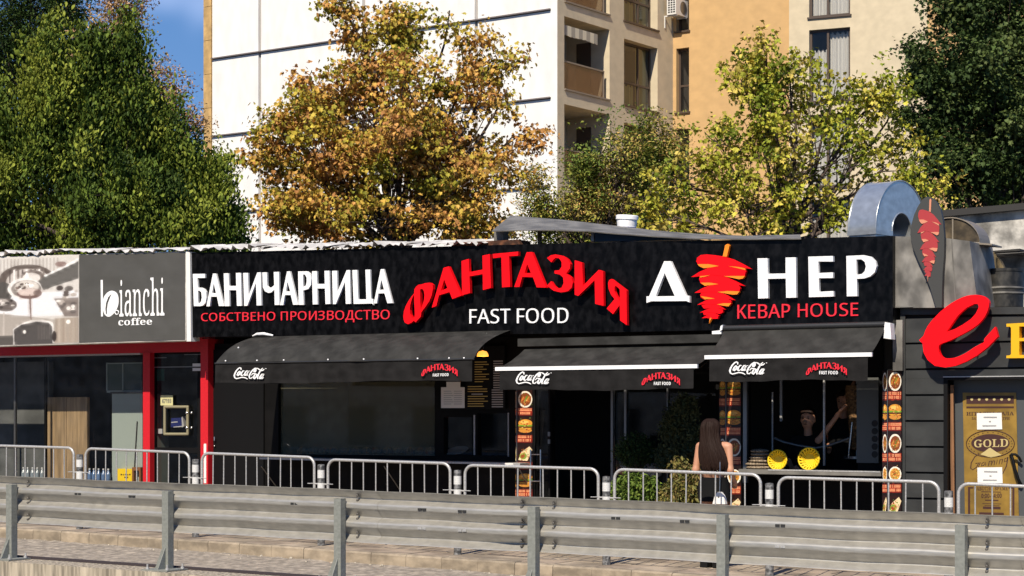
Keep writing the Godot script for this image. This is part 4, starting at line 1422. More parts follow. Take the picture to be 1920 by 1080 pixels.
# ---------------------------------------------------------------- the black food shop and its kiosk
func food_shop() -> void:
	var w := -0.65
	var u0 := P(391, 800, w).x
	var u1 := P(1655, 800, w).x
	var root := thing("food_shop", "long black fast food shop with glazed front, open doorway and serving kiosk", "shop", Vector3(0, walk(0), w))
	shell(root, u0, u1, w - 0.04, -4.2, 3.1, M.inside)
	var at := func(x, y): return Vector3(x, y, w)
	var H := func(x0, y0, x1, y1): return [P(x0, y1, w).x, P((x0 + x1) / 2.0, y1, w).y, P(x1, y1, w).x, P((x0 + x1) / 2.0, y0, w).y]
	var big: Array = H.call(522, 716, 815, 853)
	var small: Array = H.call(832, 782, 886, 852)
	var small2: Array = H.call(895, 775, 952, 854)
	var way: Array = H.call(1034, 690, 1146, 1000)
	way[1] = walk(way[0]) - 0.02
	var glz: Array = H.call(1148, 690, 1342, 1000)
	glz[1] = walk(glz[2]) + 0.03
	var kio: Array = H.call(1402, 690, 1608, 880)
	var b := nb(root)
	pierced(b, at, u0, u1, walk(u1) - 0.1, 2.75, [big, small, small2, way, glz, kio], Vector3(0, 0, -0.1))
	part(root, "front_wall", b, M.black_wall)
	for h in [big, small, small2, glz]:
		b = nb(root)
		b.quad(Vector3(h[0], h[1], w - 0.06), Vector3(h[2], h[1], w - 0.06), Vector3(h[2], h[3], w - 0.06), Vector3(h[0], h[3], w - 0.06))
		part(root, "window_pane", b, M.sheen_film_glass if h == big else M.dark_glass if h != glz else M.window_glass)
	# black door leaf with its joint and handle
	b = nb(root)
	px_box(b, 398, 655, 494, 1000, w + 0.03, 0.028)
	var leaf := part(root, "side_door", b, M.black_paint)
	b = nb(root)
	b.tube([P(402, 819, w + 0.07), P(402, 826, w + 0.07)], 0.012, 6); b.sphere(P(402, 836, w + 0.05), Vector3.ONE * 0.014, 6, 8)
	part(leaf, "handle", b, M.chrome)
	b = nb(root)
	px_box(b, 1203 - 33, 700, 1207 - 33, 960, w - 0.02, 0.03)
	px_box(b, 1145, 690, 1149, 980, w + 0.01, 0.06)
	px_box(b, 1250, 700, 1252, 960, w - 0.02, 0.03)
	part(root, "glazing_bar", b, M.steel)
	b = nb(root)
	px_box(b, 952, 774, 953.5, 856, w + 0.02, 0.03); px_box(b, 888, 778, 890, 853, w + 0.02, 0.02)
	part(root, "hatch_bar", b, M.galvanised)
	# ledge under the windows, with its brackets
	b = nb(root)
	b.slab(P(486, 861, -0.25), P(975, 872, -0.25), P(975, 868.5, -0.25), P(486, 857.5, -0.25), Vector3(0, 0, -0.39))
	var ledge := part(root, "ledge", b, M.galvanised)
	b = nb(root)
	b.slab(P(945, 871.4, -0.247), P(962, 871.6, -0.247), P(962, 868.5, -0.247), P(945, 868.3, -0.247), Vector3(0, 0, -0.02))
	part(ledge, "white_tag", b, M.paper)
	for x in [490, 720, 970]:
		b = nb(root)
		var q := P(x, 870, -0.28)
		b.tube([q + Vector3(0, -0.03, 0), Vector3(q.x + 0.02, q.y - 0.36, w + 0.01)], 0.008, 6)
		part(ledge, "bracket", b, M.steel)
	# inside: serving counter and back shelf catching a little light
	b = nb(root)
	b.box(Vector3(big[0], walk(0), -1.6), Vector3(small2[2], 0.95, -1.0))
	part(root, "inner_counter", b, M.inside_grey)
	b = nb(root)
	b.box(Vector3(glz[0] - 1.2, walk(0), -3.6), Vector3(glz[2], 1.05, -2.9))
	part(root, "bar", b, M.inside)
	# kiosk: pole, frame, counter shelf
	b = nb(root)
	px_box(b, 1393, 690, 1400, 905, -0.42, 0.05)
	part(root, "corner_pole", b, M.steel)
	b = nb(root)
	px_box(b, 1544 - 0.7, 700, 1546.2, 873, w + 0.03, 0.03); px_box(b, 1447, 735, 1449, 876, w - 0.2, 0.02); px_box(b, 1462, 700, 1466, 790, w - 0.4, 0.03)
	part(root, "kiosk_bar", b, M.galvanised)
	b = nb(root)
	b.slab(P(1385, 888, -0.22), P(1652, 893, -0.22), P(1652, 884.5, -0.22), P(1385, 879.5, -0.22), Vector3(0, 0, -0.42))
	part(root, "counter_shelf", b, M.grey_sheet)
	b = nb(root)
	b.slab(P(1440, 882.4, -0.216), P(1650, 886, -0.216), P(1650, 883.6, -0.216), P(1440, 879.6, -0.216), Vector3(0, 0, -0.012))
	part(root, "shelf_sun_strip", b, M.galvanised)  # sunlight along the shelf front, put in as a lighter metal strip
	b = nb(root)
	px_box(b, 1606, 708, 1647, 868, -0.60, 0.04)
	var side := part(root, "vent_panel", b, M.vent_grey)
	for i in 5:
		b = nb(root)
		b.lathe([Vector2(0.0, 0.002), Vector2(0.036, 0.002), Vector2(0.04, 0.0)], Transform3D(Basis(Vector3.RIGHT, PI / 2), P(1640, 794 + i * 14.5, -0.598)), 14)
		part(side, "vent_hole", b, M.slot)
	b = nb(root)
	px_box(b, 1690 - 16, 600, 1692, 695, -0.12, 0.3)
	part(root, "end_pier", b, M.hood_grey)

# ---------------------------------------------------------------- the gaming hall (right)
func gaming_hall() -> void:
	var w := -0.20
	var root := thing("gaming_hall", "charcoal board clad gaming hall front with recessed door", "building", P(1800, 960, w))
	var u0 := P(1692, 800, w).x
	var u1 := P(2300, 800, w).x
	var d0 := P(1777, 800, w).x
	var d1 := P(2010, 800, w).x
	var dt := P(1850, 712, w).y
	var top := P(1800, 578, w).y
	var f := walk(u1) - 0.2
	var b := nb(root)
	pierced(b, func(x, y): return Vector3(x, y, w - 0.035), u0, u1, f, top - 0.03, [[d0, f, d1, dt]], Vector3(0, 0, -0.25))
	b.quad(Vector3(u0, f, -2.5), Vector3(u0, f, w - 0.035), Vector3(u0, top - 0.03, w - 0.035), Vector3(u0, top - 0.03, -2.5))
	part(root, "backing_wall", b, M.board_gap)
	b = nb(root)
	b.slab(P(1688, 590, w + 0.03), P(2300, 587, w + 0.03), P(2300, 573, w + 0.03), P(1688, 577, w + 0.03), Vector3(0, 0, -0.35))
	part(root, "parapet_trim", b, M.board)
	b = nb(root)
	px_box(b, 1688, 591, 1697, 1000, w + 0.02, 0.05)
	part(root, "corner_trim", b, M.board)
	var ys := []
	var y := P(1735, 595, w).y
	var step := (P(1735, 595, w).y - P(1735, 935, w).y) / 7.0
	for i in 10:
		b = nb(root)
		var a := P(1698, 700, w).x
		var hi := y - i * step - 0.012
		var lo := y - (i + 1) * step + 0.012
		if hi < f:
			break
		if lo > dt:
			b.box(Vector3(a, lo, w - 0.034), Vector3(u1, hi, w))
		elif hi > dt + 0.03:
			b.box(Vector3(a, lo, w - 0.034), Vector3(d0 - 0.05, dt + 0.02, w)); b.box(Vector3(a, dt + 0.021, w - 0.034), Vector3(u1, hi, w))
		else:
			b.box(Vector3(a, lo, w - 0.034), Vector3(d0 - 0.05, hi, w))
		part(root, "board", b, M.board)
	b = nb(root)
	b.box(Vector3(d0 - 0.045, f, w - 0.25), Vector3(d0, dt, w + 0.012)); b.box(Vector3(d0 - 0.045, dt + 0.001, w - 0.25), Vector3(d1, dt + 0.03, w + 0.012))
	part(root, "door_surround", b, M.black_paint)
	b = nb(root)
	b.box(Vector3(d0 - 0.05, dt + 0.031, w - 0.02), Vector3(d1, dt + 0.042, w + 0.016))
	part(root, "drip_edge", b, M.galvanised)
	# door leaf and its gold panel
	var dw := w - 0.22
	b = nb(root)
	b.box(Vector3(d0, f, dw - 0.05), Vector3(d1, dt, dw))
	var door := part(root, "door", b, M.door_grey)
	b = nb(root)
	b.slab(P(1810, 1000, dw + 0.012), P(1911, 1000, dw + 0.012), P(1905, 736, dw + 0.012), P(1805, 736, dw + 0.012), Vector3(0, 0, -0.011))
	part(door, "gold_panel", b, M.gold)
	var pw := dw + 0.014
	b = nb(root)
	px_box(b, 1812, 742, 1901, 757, pw, 0.002); px_box(b, 1812, 762, 1901, 765.5, pw, 0.002)
	words_px(b, "ИГРАЛНА ЗАЛА", font(true, true), [1812, 772.5, 1901, 772, 1812, 779, 1901, 778.5], pw, 0.002)
	words_px(b, "ЗА", font(true, true), [1822, 782, 1830, 782, 1822, 787, 1830, 787], pw, 0.002)
	words_px(b, "ГРИ", font(true, true), [1880, 782, 1893, 782, 1880, 787, 1893, 787], pw, 0.002)
	# oval of the emblem
	var rim := []
	var c := Vector2(1857, 832)
	for i in 40:
		var t := TAU * i / 40
		rim.append(P(c.x + cos(t) * 45, c.y + sin(t) * 25, pw))
	rim.append(rim[0])
	b.tube(rim, 0.005, 5, false)
	var ov := []
	for i in 32:
		var t := TAU * i / 32
		ov.append(Vector2(c.x + cos(t) * 36, c.y - 1 + sin(t) * 17))
	plate_px(b, ov, pw + 0.001, 0.003)
	for i in 26:
		var t := TAU * i / 26
		b.sphere(P(c.x + cos(t) * 40.5, c.y + sin(t) * 21.3, pw), Vector3(0.006, 0.006, 0.002), 4, 6)
	for st in [[1842, 853, 1836, 851, 1828, 856, 1821, 868, 1820, 878, 1824, 881, 1831, 876, 1835, 868, 1829, 869, 1838, 867, 1831, 884],
			[1846, 866, 1841, 869, 1840, 874, 1845, 872, 1848, 866, 1848, 873], [1853, 874, 1855, 865, 1859, 864, 1858, 873, 1862, 864, 1865, 864, 1864, 872], [1870, 862, 1868, 871], [1873, 871, 1875, 862, 1880, 861, 1878, 870], [1889, 858, 1884, 860, 1883, 866, 1888, 864, 1890, 857, 1887, 874, 1880, 888, 1874, 887]]:
		var pts := []
		for i in range(0, st.size(), 2):
			pts.append(Vector2(st[i], st[i + 1]))
		ribbon(b, pts, 1.7, func(p): return P(p.x, p.y, pw))
	words_px(b, "РАБОТНО ВРЕМЕ", font(true, true), [1826, 913, 1890, 912.5, 1826, 919.5, 1890, 919], pw, 0.002)
	words_px(b, "0:00-24:00", font(false, true), [1840, 925.5, 1878, 925, 1840, 934, 1878, 933.5], pw, 0.002)
	for q in [[1840, 921.5, 1877, 923], [1847, 937, 1872, 939], [1842, 944, 1877, 945], [1846, 947.5, 1874, 948.5], [1843, 950, 1876, 954.5], [1836, 961, 1882, 965], [1815, 913, 1819, 990], [1898, 913, 1902, 990], [1819, 913, 1825, 916], [1891, 913, 1898, 916]]:
		px_box(b, q[0], q[1], q[2], q[3], pw, 0.002)
	part(door, "print", b, M.gold_print)
	b = nb(root)
	words_px(b, "GOLD", font(true, true), [1826.5, 824.5, 1890, 823, 1826.5, 839, 1890, 837.5], pw + 0.003, 0.002)
	for i in 6:
		b.lathe([Vector2(0.017, 0), Vector2(0.014, 0.003), Vector2(0, 0.003)], Transform3D(Basis(Vector3.RIGHT, PI / 2), P(1822 + i * 14, 749, pw + 0.001)), 12)
	plate_px(b, [Vector2(1838, 852), Vector2(1848, 845), Vector2(1856, 839), Vector2(1866, 846), Vector2(1878, 853), Vector2(1858, 858)], pw + 0.004, 0.002)
	part(door, "emblem", b, M.gold_pale)
	for q in [[1832, 774, 1879, 805], [1833, 876, 1880, 906]]:
		b = nb(root)
		b.slab(P(q[0], q[3] + 0.4, pw + 0.007), P(q[2], q[3], pw + 0.01), P(q[2] - 1, q[1], pw + 0.006), P(q[0] - 0.5, q[1] + 0.6, pw + 0.008), Vector3(0, 0, -0.002))
		var sheet := part(door, "paper_notice", b, M.paper)
		b = nb(root)
		px_box(b, q[0] + 12, q[1] + 7, q[0] + 37, q[1] + 9, pw + 0.013, 0.001); px_box(b, q[0] + 22, q[1] + 15, q[0] + 26, q[1] + 17, pw + 0.013, 0.001); px_box(b, q[0] + 10, q[1] + 23, q[0] + 36, q[1] + 25, pw + 0.013, 0.001)
		part(sheet, "handwriting", b, M.menu_grey)
	b = nb(root)
	var hp := []
	for q in [[1895, 855, 0.03], [1896, 853, 0.09], [1899, 862, 0.1], [1903, 880, 0.1], [1909, 898, 0.1], [1914, 908, 0.06], [1916, 910, 0.0]]:
		hp.append(P(q[0], q[1], dw + q[2]))
	b.tube(hp, 0.018, 8)
	b.tube([P(1896, 852, dw + 0.09), P(1904, 852, dw + 0.09), P(1911, 858, dw + 0.08), P(1915, 866, dw + 0.05)], 0.015, 8)
	part(door, "pull_handle", b, M.black_paint)
	var at := P(1790, 960, w - 0.05)
	b = B.new(at)
	b.slab(P(1784, 990, w - 0.1), P(1790, 990, w - 0.1), P(1787, 722, w - 0.1), P(1780, 722, w - 0.1), Vector3(0, 0, -0.03))
	single("timber_batten", "thin reddish timber batten leaning in the gaming hall door recess", "batten", at, b, M.reddish_wood)

# ---------------------------------------------------------------- lettering traced from the photograph (photograph pixels)
func arched_name() -> Array:
	var r := []
	r.append(with_hole(with_hole(zz([45, 880, 52, 820, 75, 750, 110, 685, 150, 625, 190, 575, 195, 520, 215, 488, 250, 460, 292, 455, 340, 438, 400, 432, 438, 458, 442, 520, 428, 600, 395, 680, 345, 755, 288, 830, 280, 890, 210, 968, 186, 945, 150, 975, 105, 992, 65, 970, 48, 930], 750, 470, 7.2),
		zz([188, 590, 160, 650, 138, 730, 130, 800, 138, 860, 162, 908, 192, 905, 200, 860], 750, 470, 7.2)),
		zz([270, 525, 298, 512, 322, 545, 330, 600, 322, 670, 302, 740, 280, 800, 272, 700], 750, 470, 7.2)))
	r.append(with_hole(zz([428, 770, 588, 232, 655, 212, 828, 605, 706, 652, 668, 558, 525, 602, 490, 745], 750, 470, 7.2), zz([596, 388, 640, 505, 548, 545], 750, 470, 7.2)))
	r.append([Vector2(865.3, 489.4), Vector2(878.5, 485.3), Vector2(879.5, 510.3), Vector2(905, 505.4), Vector2(904.6, 479.2), Vector2(918, 476.5), Vector2(920.4, 539.5), Vector2(905.4, 543.8), Vector2(905, 513.8), Vector2(880, 518), Vector2(881, 549.3), Vector2(866.4, 553.3)])
	r.append(zz([285, 195, 860, 140, 855, 230, 650, 245, 675, 930, 495, 945, 480, 265, 290, 290], 900, 460, 12))
	r.append(with_hole(zz([770, 935, 1050, 155, 1165, 150, 1488, 950, 1275, 945, 1190, 715, 950, 710, 885, 935], 900, 460, 12), zz([1060, 415, 1145, 620, 1000, 625], 900, 460, 12)))
	r.append(zz([105, 160, 150, 128, 210, 115, 290, 130, 360, 170, 400, 235, 395, 290, 345, 355, 410, 405, 430, 470, 420, 530, 370, 580, 280, 595, 190, 575, 105, 510, 155, 455, 190, 510, 240, 550, 290, 535, 315, 480, 310, 410, 270, 370, 200, 355, 200, 320, 260, 315, 290, 270, 290, 210, 260, 165, 215, 155, 185, 180, 160, 215], 1010, 460, 6.75))
	r.append(zz([455, 190, 550, 222, 558, 515, 760, 310, 815, 330, 820, 765, 715, 740, 708, 440, 500, 640, 455, 625], 1010, 460, 6.75))
	r.append(with_hole(zz([920, 425, 1110, 570, 1115, 1010, 1030, 950, 1025, 755, 940, 870, 860, 800, 960, 680, 915, 625, 885, 550, 878, 480, 890, 440], 1010, 460, 6.75), zz([975, 510, 1025, 555, 1028, 705, 985, 640, 958, 580, 960, 530], 1010, 460, 6.75)))
	return r

func bakery_name() -> Array:
	var x := 355.0
	var y := 495.0
	var k := 9.39
	var r := []
	r.append(with_hole(zz([60, 175, 272, 172, 272, 245, 140, 245, 150, 415, 210, 415, 265, 440, 295, 490, 300, 600, 285, 680, 240, 730, 190, 742, 78, 742], x, y, k), zz([150, 470, 180, 470, 210, 500, 218, 590, 205, 660, 180, 688, 152, 688], x, y, k)))
	r.append(with_hole(zz([300, 745, 415, 168, 468, 168, 610, 740, 520, 740, 485, 575, 380, 575, 358, 745], x, y, k), zz([430, 340, 468, 512, 398, 512], x, y, k)))
	r.append(zz([605, 165, 690, 162, 697, 385, 825, 385, 820, 158, 905, 155, 920, 735, 838, 737, 828, 460, 700, 460, 706, 740, 622, 742], x, y, k))
	r.append(zz([948, 158, 1030, 155, 1042, 560, 1195, 150, 1255, 145, 1268, 728, 1185, 730, 1172, 330, 1020, 735, 965, 738], x, y, k))
	r.append(zz([1285, 148, 1362, 146, 1370, 380, 1405, 420, 1450, 410, 1495, 370, 1485, 140, 1575, 138, 1585, 718, 1503, 722, 1497, 450, 1440, 500, 1390, 510, 1330, 480, 1295, 410], x, y, k))
	r.append(with_hole(zz([1595, 725, 1720, 130, 1772, 128, 1914, 717, 1827, 718, 1785, 545, 1680, 548, 1655, 722], x, y, k), zz([1727, 310, 1775, 480, 1700, 482], x, y, k)))
	x = 545.0
	r.append(with_hole(zz([130, 130, 290, 127, 345, 170, 365, 260, 355, 370, 310, 440, 220, 465, 228, 718, 140, 718], x, y, k), zz([215, 185, 250, 185, 280, 240, 280, 320, 265, 380, 218, 408], x, y, k)))
	r.append(zz([375, 128, 460, 124, 465, 350, 600, 350, 595, 120, 680, 118, 695, 702, 612, 705, 603, 430, 468, 430, 473, 710, 388, 712], x, y, k))
	r.append(zz([728, 120, 815, 117, 822, 495, 985, 108, 1040, 105, 1055, 700, 970, 702, 957, 310, 795, 705, 743, 707], x, y, k))
	r.append(zz([1085, 108, 1170, 105, 1188, 622, 1332, 620, 1315, 100, 1398, 98, 1412, 615, 1450, 615, 1455, 722, 1430, 695, 1108, 703], x, y, k))
	r.append(with_hole(zz([1462, 693, 1585, 90, 1638, 88, 1795, 688, 1703, 690, 1650, 515, 1545, 518, 1518, 693], x, y, k), zz([1597, 275, 1642, 450, 1560, 455], x, y, k)))
	return r

func kebab_name() -> Array:
	var r := []
	r.append(with_hole(zz([70, 1010, 70, 890, 118, 890, 395, 243, 515, 243, 800, 880, 860, 878, 862, 1000, 800, 975, 150, 980], 1205, 465, 9.82), zz([405, 460, 590, 885, 235, 890], 1205, 465, 9.82)))
	r.append(zz([40, 150, 185, 147, 188, 372, 447, 368, 447, 138, 592, 135, 600, 715, 455, 720, 450, 440, 188, 445, 193, 725, 50, 730], 1415, 465, 7.71))
	r.append(zz([775, 125, 1130, 115, 1132, 195, 920, 193, 922, 362, 1130, 352, 1130, 432, 925, 435, 930, 632, 1138, 622, 1140, 700, 785, 710], 1415, 465, 7.71))
	r.append(with_hole(zz([1325, 115, 1580, 103, 1680, 125, 1745, 190, 1762, 260, 1735, 350, 1670, 410, 1580, 440, 1475, 445, 1482, 695, 1332, 698], 1415, 465, 7.71), zz([1470, 165, 1540, 162, 1590, 200, 1607, 265, 1590, 335, 1550, 375, 1472, 388], 1415, 465, 7.71)))
	return r

func spit_slices() -> Array:
	return [[105, 270, 115, 225, 160, 190, 240, 182, 340, 192, 450, 208, 570, 245, 690, 305, 795, 365, 700, 352, 560, 335, 420, 335, 350, 345, 200, 357, 140, 330],
		[40, 468, 150, 400, 280, 345, 400, 330, 540, 330, 720, 355, 730, 400, 715, 460, 660, 495, 560, 480, 450, 458, 300, 440, 150, 458],
		[140, 490, 160, 450, 300, 440, 480, 465, 600, 520, 710, 580, 640, 570, 500, 560, 380, 555, 210, 580, 160, 550],
		[82, 668, 180, 610, 300, 565, 450, 555, 640, 570, 660, 610, 645, 660, 600, 692, 500, 680, 400, 660, 260, 655, 160, 665],
		[155, 690, 175, 660, 280, 650, 400, 655, 500, 700, 582, 760, 500, 745, 340, 745, 200, 752, 160, 725],
		[115, 820, 220, 765, 330, 740, 500, 745, 548, 770, 540, 815, 500, 842, 420, 830, 350, 815, 240, 810, 170, 815],
		[170, 825, 300, 800, 400, 828, 468, 880, 400, 865, 280, 865, 200, 868],
		[148, 918, 230, 880, 330, 855, 440, 880, 440, 915, 400, 935, 320, 920, 230, 910],
		[190, 915, 300, 900, 398, 958, 300, 945, 200, 950],
		[172, 990, 230, 955, 330, 930, 385, 960, 375, 995, 300, 998, 230, 985]]

func spit_accents() -> Array:
	return [[120, 305, 260, 305, 390, 328, 300, 345, 200, 357, 140, 330], [510, 330, 640, 342, 725, 360, 725, 380, 620, 355], [450, 458, 580, 455, 720, 455, 690, 488, 640, 496, 560, 478], [150, 458, 280, 445, 210, 465, 148, 475],
		[160, 540, 280, 540, 385, 558, 290, 570, 210, 579], [370, 658, 500, 645, 650, 650, 620, 688, 560, 691, 460, 673], [160, 710, 260, 725, 340, 742, 210, 751], [365, 815, 450, 800, 545, 800, 510, 840, 440, 831],
		[440, 207, 470, 65, 500, 48, 525, 70, 490, 212], [275, 985, 297, 985, 265, 1058]]

func cola_script(b: B, box: Array, w: float) -> void:
	var strokes := [[400, 430, 395, 370, 360, 348, 310, 375, 240, 450, 190, 545, 168, 620, 185, 690, 240, 722, 320, 703, 420, 676, 500, 682, 560, 700, 622, 738],
		[345, 460, 295, 525, 268, 600, 295, 622, 345, 575, 375, 500, 345, 460], [515, 462, 470, 455, 415, 525, 398, 600, 430, 622, 500, 575],
		[640, 455, 575, 465, 525, 550, 520, 612, 555, 612, 615, 530, 645, 455, 600, 570, 600, 618, 640, 590], [672, 470, 705, 458],
		[950, 378, 880, 366, 800, 425, 715, 535, 675, 640, 685, 705, 735, 712, 800, 655], [905, 385, 905, 440, 872, 498, 838, 488, 848, 432, 890, 375],
		[930, 362, 985, 388, 1035, 425, 1090, 455, 1150, 432, 1190, 395], [1225, 380, 1258, 380], [745, 610, 800, 545, 900, 560, 935, 570],
		[900, 560, 845, 620, 825, 705, 855, 728, 915, 655, 938, 580, 900, 560], [1140, 362, 1065, 430, 1005, 545, 955, 670, 958, 730, 1005, 690],
		[1170, 560, 1105, 575, 1045, 655, 1030, 722, 1065, 722, 1135, 630, 1172, 560, 1122, 660, 1112, 728, 1170, 680]]
	var place := func(p): return P(lerpf(box[0], box[2], (p.x - 145) / 1125.0), lerpf(box[1], box[3], (p.y - 325) / 425.0), w)
	for s in strokes:
		var pts := []
		for i in range(0, s.size(), 2):
			pts.append(Vector2(s[i], s[i + 1]))
		ribbon(b, pts, 46.0, place)

func small_arch(b: B, names: Array, box: Array, w: float) -> void:
	for poly in names:
		var q := []
		for p in poly:
			q.append(Vector2(lerpf(box[0], box[2], (p.x - 756.0) / 420.0), lerpf(box[1], box[3], (p.y - 472.0) / 140.0)))
		plate_px(b, q, w, 0.002)

# ---------------------------------------------------------------- signs
func coffee_print() -> Image:
	var im := Image.create(440, 360, false, Image.FORMAT_RGB8)
	im.fill(Color8(205, 200, 194))
	var k := 2.1 / 5.68
	var T := func(a): 
		var r := []
		for i in range(0, a.size(), 2):
			r.append(Vector2(126 + a[i] * k, (a[i + 1] - 60) * k + 8))
		return r
	var E := func(cx, cy, rx, ry, col, rag = 0.0, turn = 0.0): ell(im, 126 + cx * k, (cy - 60) * k + 8, rx * k, ry * k, col, rag, turn)
	for i in 26:
		var x := -330 + i * 38
		area(im, T.call([x, 60, x + 16, 60, x + 14, 330, x - 4, 330]), Color8(150, 142, 135, 150))
	area(im, T.call([-330, 430, 840, 430, 840, 700, -330, 700]), Color8(222, 222, 224))
	E.call(300, 290, 300, 165, Color8(96, 86, 80)); E.call(315, 320, 240, 150, Color8(190, 182, 176))
	for i in 9:
		var x := 110 + i * 45
		area(im, T.call([x, 180, x + 20, 175, x + 16, 320, x + 2, 320]), [Color8(70, 62, 58), Color8(235, 230, 226), Color8(120, 110, 104)][i % 3])
	E.call(360, 255, 120, 70, Color8(110, 100, 94)); E.call(350, 270, 95, 55, Color8(215, 208, 202)); E.call(300, 270, 22, 60, Color8(240, 236, 232))
	E.call(-110, 470, 170, 150, Color8(80, 76, 72)); E.call(40, 420, 110, 110, Color8(82, 78, 74))
	E.call(280, 385, 185, 115, Color8(228, 224, 220)); E.call(295, 390, 160, 95, Color8(140, 132, 126)); E.call(300, 370, 130, 70, Color8(205, 198, 190))
	for i in 26:
		E.call(rng.randf_range(180, 420), rng.randf_range(330, 400), rng.randf_range(8, 26), rng.randf_range(6, 14), [Color8(70, 60, 55), Color8(240, 236, 232), Color8(120, 105, 98)][i % 3])
	E.call(330, 440, 132, 58, Color8(112, 90, 84)); E.call(322, 425, 115, 42, Color8(205, 188, 180)); E.call(410, 435, 40, 30, Color8(120, 104, 98))
	area(im, T.call([430, 310, 500, 250, 840, 95, 840, 300, 590, 370, 480, 410]), Color8(98, 95, 91))
	area(im, T.call([480, 250, 840, 75, 840, 110, 500, 262]), Color8(232, 230, 228))
	E.call(660, 130, 60, 28, Color8(140, 120, 114)); E.call(650, 395, 36, 26, Color8(84, 76, 72)); E.call(745, 405, 45, 28, Color8(100, 94, 90))
	area(im, T.call([590, 510, 840, 510, 840, 720, 700, 710, 640, 600]), Color8(128, 118, 112))
	for i in 20:
		E.call(rng.randf_range(620, 830), rng.randf_range(430, 700), rng.randf_range(12, 36), rng.randf_range(10, 24), [Color8(176, 166, 158), Color8(228, 222, 216), Color8(100, 92, 88)][i % 3])
	area(im, T.call([-330, 640, 60, 660, 350, 700, 600, 745, 840, 725, 840, 1010, -330, 1010]), Color8(164, 156, 148))
	for i in 60:
		var t := rng.randf()
		area(im, T.call([590 + t * 240, 730, 610 + t * 240, 730, 612 + t * 240, 1000, 588 + t * 240, 1000]), Color(Color8(198, 186, 172).lerp(Color8(130, 116, 104), rng.randf()), 0.35))
	E.call(740, 775, 24, 24, Color8(245, 240, 232))
	E.call(80, 560, 115, 70, Color8(104, 96, 92)); E.call(20, 530, 90, 40, Color8(170, 162, 156))
	for i in 14:
		E.call(rng.randf_range(-80, 170), rng.randf_range(500, 590), rng.randf_range(8, 26), rng.randf_range(6, 14), [Color8(66, 60, 57), Color8(226, 220, 214)][i % 2])
	area(im, T.call([45, 640, 62, 640, 62, 900, 40, 900]), Color8(190, 182, 174))
	area(im, T.call([326, 450, 340, 450, 354, 735, 340, 735]), Color8(120, 100, 92))
	area(im, T.call([-330, 905, 160, 905, 160, 1010, -330, 1010]), Color8(86, 82, 78))
	area(im, T.call([150, 835, 240, 775, 340, 740, 470, 738, 575, 770, 590, 830, 592, 1010, 155, 1010]), Color8(226, 222, 218))
	area(im, T.call([165, 838, 250, 785, 400, 760, 530, 775, 568, 820, 575, 1010, 170, 1010]), Color8(78, 75, 72))
	E.call(592, 930, 22, 60, Color8(60, 52, 48)); E.call(278, 870, 16, 22, Color8(236, 232, 226))
	for i in 8:
		var x := 420 + i * 17
		area(im, T.call([x, 800, x + 6, 800, x + 8, 960, x, 960]), Color8(140, 130, 124, 120))
	im.resize(220, 180, Image.INTERPOLATE_BILINEAR)
	var soft: Image = im.duplicate()
	soft.resize(36, 30, Image.INTERPOLATE_BILINEAR)
	soft.resize(220, 180, Image.INTERPOLATE_CUBIC)
	for y in 180:
		for x in 220:
			im.set_pixel(x, y, im.get_pixel(x, y).lerp(soft.get_pixel(x, y), 0.42) * (1.0 + rng.randf_range(-0.03, 0.03)))
	im.resize(440, 360, Image.INTERPOLATE_CUBIC)
	return im

